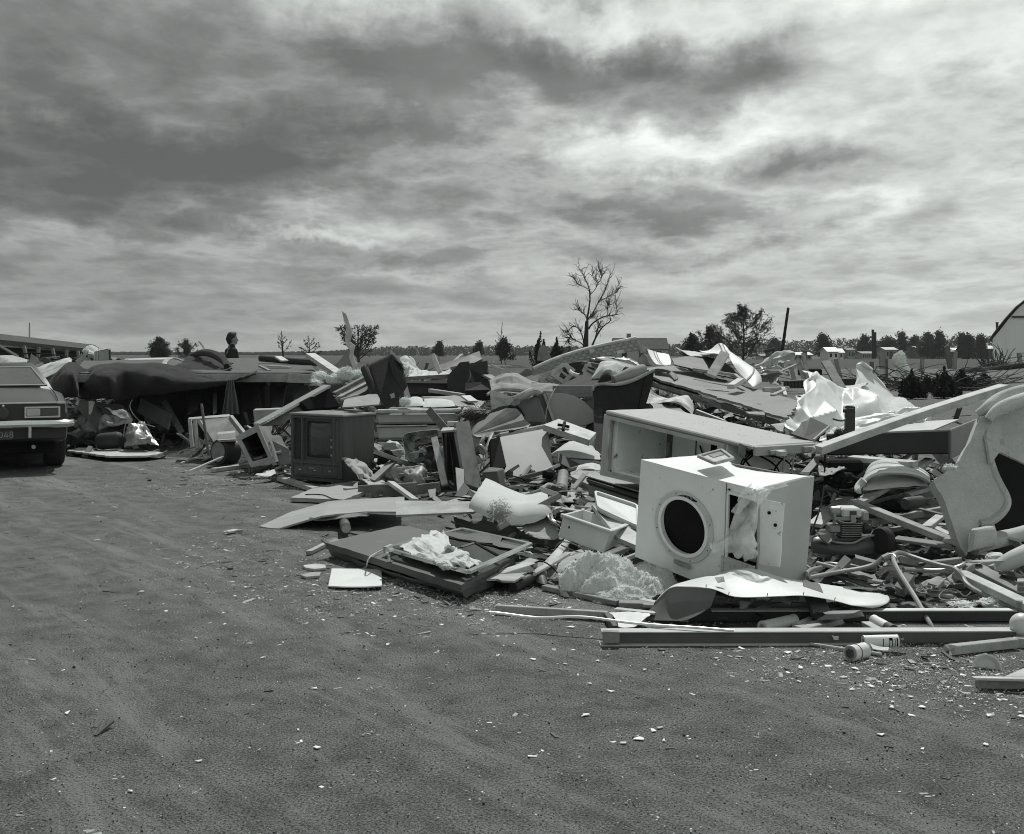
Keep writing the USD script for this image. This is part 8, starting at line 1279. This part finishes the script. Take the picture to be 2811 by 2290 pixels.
# chips and grit over the open lot: thick near the wreckage, thin towards the camera
ex_, ey_ = np.array([(-9, 16.6), (-6.7, 16.2), (-3.6, 14.5), (-2.7, 12.8), (-2.3, 11.3), (-1.6, 8.8), (-.4, 7.2), (.4, 5.9), (2.4, 5.3), (5, 5.2)]).T
spots = np.array([g(*q)[:2] for q in ((860, 1620), (1000, 1660), (1150, 1610), (1330, 1660), (1450, 1650), (720, 1560), (760, 1500), (600, 1320), (700, 1310), (640, 1345), (2450, 1840), (2560, 1870), (2650, 1800), (2300, 1830), (2500, 1800), (1900, 1700), (1100, 1640), (2700, 1900))])
def on_lot(near, wide):
    def f(R, n):
        m = int(n * near); i = R.integers(0, len(spots), m); k = spots[i] + R.normal(0, .35, (m, 2)) * [1.2, 1] * (spots[i, 1:2] / 7)
        y = np.exp(R.uniform(math.log(3.3), math.log(15), n - m)); x = R.uniform(-.5, .5, n - m) * y * 1.0
        ye = np.interp(x, ex_, ey_); ok = y < ye + .3; x, y = x[ok], y[ok]; pr = R.uniform(0, 1, len(x)) < wide + (1 - wide) * np.exp(-(np.interp(x, ex_, ey_) - y) / 1.1); x, y = np.r_[k[:, 0], x[pr]], np.r_[k[:, 1], y[pr]]
        j = R.integers(0, len(x), n); return x[j] + R.normal(0, .02, n), y[j] + R.normal(0, .02, n), np.zeros(n)
    return f
CHIP = mat('white_chip', .70, .7, .2, lo=.85)
one('pale_chips', 'small white and pale chips scattered over the open gravel lot', 'chips', bits(1900, 210, on_lot(.5, .12), lambda R, n, y: R.lognormal(math.log(.0085), .6, n) * (y / 7) ** .5, .06, (.04, .12), long=(1, 3)), CHIP, smooth=False, kind='stuff')
one('grey_chips', 'small grey splinters scattered over the open gravel lot', 'chips', bits(1300, 211, on_lot(.45, .12), lambda R, n, y: R.lognormal(math.log(.014), .5, n) * (y / 7) ** .5, .06, (.04, .12), long=(1, 6)), PALE, smooth=False, kind='stuff')
one('dark_chips', 'small dark splinters scattered over the open gravel lot', 'chips', bits(500, 212, on_lot(.5, .15), lambda R, n, y: R.lognormal(math.log(.014), .5, n) * (y / 7) ** .5, .10, (.08, .25), long=(1, 8)), DARKG, smooth=False, kind='stuff')
one('pale_grit', 'fine pale grit strewn over the open gravel lot', 'grit', bits(16000, 213, on_lot(.55, .30), lambda R, n, y: R.lognormal(math.log(.0046), .4, n) * (y / 6) ** .3, .3, (.3, .8), long=(1, 2)), mat('pale_grit', .48, .9, .05), smooth=False, kind='stuff')
one('dark_grit', 'fine dark stones strewn over the open gravel lot', 'grit', bits(9000, 214, on_lot(.1, .6), lambda R, n, y: R.lognormal(math.log(.0034), .35, n) * (y / 6) ** .3, .3, (.3, .8), long=(1, 2)), mat('dark_grit', .045, .9, .05), smooth=False, kind='stuff')
# larger loose flakes one can point at
FL = [(160, 735), (270, 860), (490, 850), (530, 905), (355, 1005), (620, 940), (690, 1045), (250, 980), (750, 905), (880, 790), (1370, 760), (1850, 800), (1035, 1150), (1040, 1190), (1280, 1190), (1510, 1140), (1850, 1265), (935, 1420), (1810, 1505), (2000, 1010), (1600, 990), (1620, 930), (2100, 1235), (2115, 1270), (1020, 1055), (850, 1020), (1180, 1105), (500, 1110), (1275, 905), (980, 880), (720, 870), (1060, 930)]
pts = [(2111 + x * .3285, 1550 + y * .3285) for x, y in FL] + [(1300 + x * .3285, 1550 + y * .3285) for x, y in ((1150, 1055), (1355, 1430), (1380, 1460), (1250, 1487), (1600, 1472), (1490, 1388), (1560, 1365), (770, 830), (1035, 803), (970, 995), (495, 792), (810, 522), (350, 298), (180, 238), (1435, 882), (940, 1265), (2025, 780))] + [(x * .5703, 1300 + y * .5703) for x, y in ((1105, 305), (600, 638), (680, 570), (1725, 990), (1515, 1035), (1265, 888), (65, 640), (213, 1248), (955, 1380), (625, 1530), (1430, 1235), (1525, 1320), (330, 1150), (945, 100), (905, 112), (910, 548), (1130, 590), (1265, 210))]
Rk = np.random.default_rng(21)
for k, (u, v) in enumerate(pts):
    if v > 2285: continue
    c = g(u, v, .004); s = Rk.uniform(.009, .020) * (c[1] / 5.5) ** .6; n = Rk.integers(5, 8); an = np.sort(Rk.uniform(0, 6.283, n)); q = [c + np.array([math.cos(t) * s * Rk.uniform(.7, 1.4), math.sin(t) * s * Rk.uniform(.7, 1.5), .001 + Rk.uniform(0, .004)]) for t in an]
    try: one('loose_flake', 'small white flake lying loose on the open gravel lot', 'flake', slab(q, .003), CHIP, group='white flakes scattered on the gravel', smooth=False)
    except Exception: pass

# ------------------------------------------------------------------ single boards and sheets strewn through the heap
ANCH = [('console television', 905, 1220), ('dark recliner', 1060, 1050), ('floor edge beam', 740, 1030), ('tilted cabinet', 720, 1225), ('pale sofa base', 1150, 1170), ('metal heater', 1268, 1250), ('loose refrigerator door', 1440, 1250), ('round-cornered table top', 1565, 1125), ('torn plasterboard', 1370, 1155), ('wavy grey tarp', 1420, 1050), ('dark couch', 1230, 1035), ('patterned siding', 1600, 985), ('padded chair back', 1710, 1090), ('open refrigerator', 1850, 1200), ('dresser', 1680, 1345), ('big wall slab', 1980, 1085), ('long bent awning', 2030, 1000), ('crumpled white sheeting', 2350, 1125), ('white fin', 2410, 1060), ('long white beam', 2520, 1145), ('steel beam', 2450, 1215), ('towel bundle', 2455, 1305), ('lawn mower', 2330, 1460), ('torn armchair', 2680, 1350), ('bent pipe frame', 2480, 1590), ('clothes dryer', 1980, 1430), ('crisper drawer', 1610, 1460), ('insulation heap', 1640, 1600), ('floral pillow', 1410, 1390), ('bent plywood', 900, 1400), ('metal basin', 1150, 1225), ('splintered upright board', 960, 930), ('dark carpet', 400, 1040), ('tin sheet', 2080, 1620), ('cream lid', 1565, 1180), ('mattress corner', 1580, 1245)]
used_labels = set()
def nearest(u, v, k): return sorted(ANCH, key=lambda a: math.hypot(a[1] - u, (a[2] - v) * 1.3))[k]
def side(u, v, a):
    dx, dy = u - a[1], (v - a[2]) * 1.4
    return ('right of' if dx > 0 else 'left of') if abs(dx) > abs(dy) else ('below' if dy > 0 else 'above')
def describe(u, v, tone, size, kind):
    for k in range(5):
        a = nearest(u, v, k); lab = f'{size} {tone} {kind} just {side(u, v, a)} the {a[0]}'
        if lab not in used_labels: break
        b = nearest(u, v, k + 1); lab = f'{size} {tone} {kind} between the {a[0]} and the {b[0]}'
        if lab not in used_labels: break
    used_labels.add(lab); return lab
TONES = [('white', WHITE), ('pale', PALE), ('pale wooden', WOOD), ('grey', GREYB), ('weathered', WOODM), ('dark', WOODD), ('dull grey', MIDG)]
Rb = np.random.default_rng(33)
zones = [((990, 1250), (1240, 1345), 16, .8), ((1400, 1330), (1660, 1440), 16, .6), ((2220, 1270), (2330, 1370), 8, .5), ((2430, 1350), (2640, 1480), 8, .45), ((2240, 1570), (2800, 1660), 12, .32), ((1020, 1000), (1360, 1080), 16, 1.0), ((1300, 1080), (1680, 1180), 12, .8), ((1780, 1120), (2200, 1200), 8, .9), ((1860, 1005), (2180, 1100), 9, .9), ((2480, 1100), (2660, 1175), 8, .8), ((60, 985), (330, 1050), 12, 1.2), ((200, 1120), (560, 1235), 14, .9), ((640, 1040), (860, 1130), 9, .9), ((1260, 1520), (1540, 1640), 9, .4), ((560, 1250), (900, 1330), 8, .5), ((1640, 1380), (1760, 1560), 6, .4), ((1880, 1660), (2300, 1740), 6, .35)]
for (u0, v0), (u1, v1), n, Lm in zones:
    for _ in range(n):
        u, v = Rb.uniform(u0, u1), Rb.uniform(v0, v1)
        zc = 0.0; q = None
        for dd in np.arange(5.5, 32, .06):       # first rubble met along this line of sight
            q = p(u, v, dd)
            if q[2] <= float(bed(q[0], q[1])) * 1.15 + .01: break
        L = Lm * Rb.uniform(.35, 1.15); a = Rb.uniform(0, math.pi); tl = Rb.normal(0, .22); w = Rb.uniform(.04, .12); t = Rb.uniform(.015, .05); dv = np.array([math.cos(a) * math.cos(tl), math.sin(a) * math.cos(tl), math.sin(tl)]) * L / 2
        q = q + [0, 0, .04 + abs(dv[2]) * .6 + Rb.uniform(0, .05)]; tone, m = TONES[Rb.choice(7, p=[.08, .17, .15, .2, .17, .1, .13])]; size = 'long' if L > .8 * Lm else 'short' if L < .55 * Lm else 'middling'
        if Rb.random() < .24:
            ey = unit(np.cross(dv, [0, 0, 1])) * L * Rb.uniform(.25, .5) + [0, 0, Rb.normal(0, .08) * L]; pts4 = np.array([q - dv - ey * .5, q + dv * Rb.uniform(.6, 1) - ey * .5, q + dv + ey * .5, q - dv * Rb.uniform(.6, 1) + ey * .5]); kind = 'broken sheet'
            one('broken_sheet', describe(u, v, tone, size, kind), 'sheet', slab(pts4, .012, rag=.016, seed=int(Rb.integers(1e6)), step=.05), m, smooth=False)
        else:
            one('broken_board', describe(u, v, tone, size, 'broken board'), 'board', beam(q - dv, q + dv, w, t, splint=.09, seed=int(Rb.integers(1e6))), m)

# torn crumpled scraps and loose cables
Rc = np.random.default_rng(55)
def on_heap(u, v):
    for dd in np.arange(5.5, 32, .06):
        q = p(u, v, dd)
        if q[2] <= float(bed(q[0], q[1])) * 1.15 + .01: return q
    return q
for (u0, v0), (u1, v1), n in [((1000, 1200), (1240, 1345), 7), ((1290, 1330), (1660, 1430), 9), ((2260, 1270), (2560, 1400), 6), ((2430, 1400), (2640, 1500), 5), ((2300, 1580), (2780, 1660), 10), ((1040, 1010), (1350, 1080), 7), ((1300, 1090), (1650, 1200), 6), ((180, 1150), (520, 1230), 8), ((90, 990), (300, 1045), 5), ((1860, 1010), (2160, 1090), 5), ((1400, 1540), (1560, 1620), 4), ((1900, 1680), (2300, 1725), 3)]:
    for _ in range(n):
        u, v = Rc.uniform(u0, u1), Rc.uniform(v0, v1); q = on_heap(u, v); s = q[1] * Rc.uniform(.010, .022); k = Rc.integers(3)
        if k < 2:
            a = Rc.uniform(0, 6.28); ex, ey = np.array([math.cos(a), math.sin(a), Rc.normal(0, .3)]) * s, np.array([-math.sin(a), math.cos(a), Rc.normal(0, .3)]) * s * Rc.uniform(.5, 1); q = q + [0, 0, s * .35]
            tone, m = [('white', CLOTH), ('pale', PALE), ('grey', CLOTHG), ('dark', UPHD)][Rc.choice(4, p=[.3, .3, .25, .15])]; sd = int(Rc.integers(1e6))
            one('crumpled_scrap', describe(u, v, tone, 'crumpled', 'torn scrap'), 'scrap', sheet([[q - ex - ey, q - ex + [0, 0, s * .2], q - ex + ey], [q - ey + [0, 0, s * .2], q + [0, 0, s * .45], q + ey], [q + ex - ey, q + ex, q + ex + ey - [0, 0, s * .2]]], .003, (18, 18), s * .5, 1.2 / s, sd, True, tear=.3), m)
        else:
            pts5 = [q + np.array([Rc.normal(0, s * 1.1), Rc.normal(0, s * .8), abs(Rc.normal(0, s * .35)) + .03]) for _ in range(5)]; tone, m = [('black', BLACK), ('pale', PALE), ('grey', MIDG)][Rc.integers(3)]
            one('loose_cable', describe(u, v, tone, 'thin', 'loose cable'), 'cable', tube(pts5, .0006 * q[1], 5, 36), m)
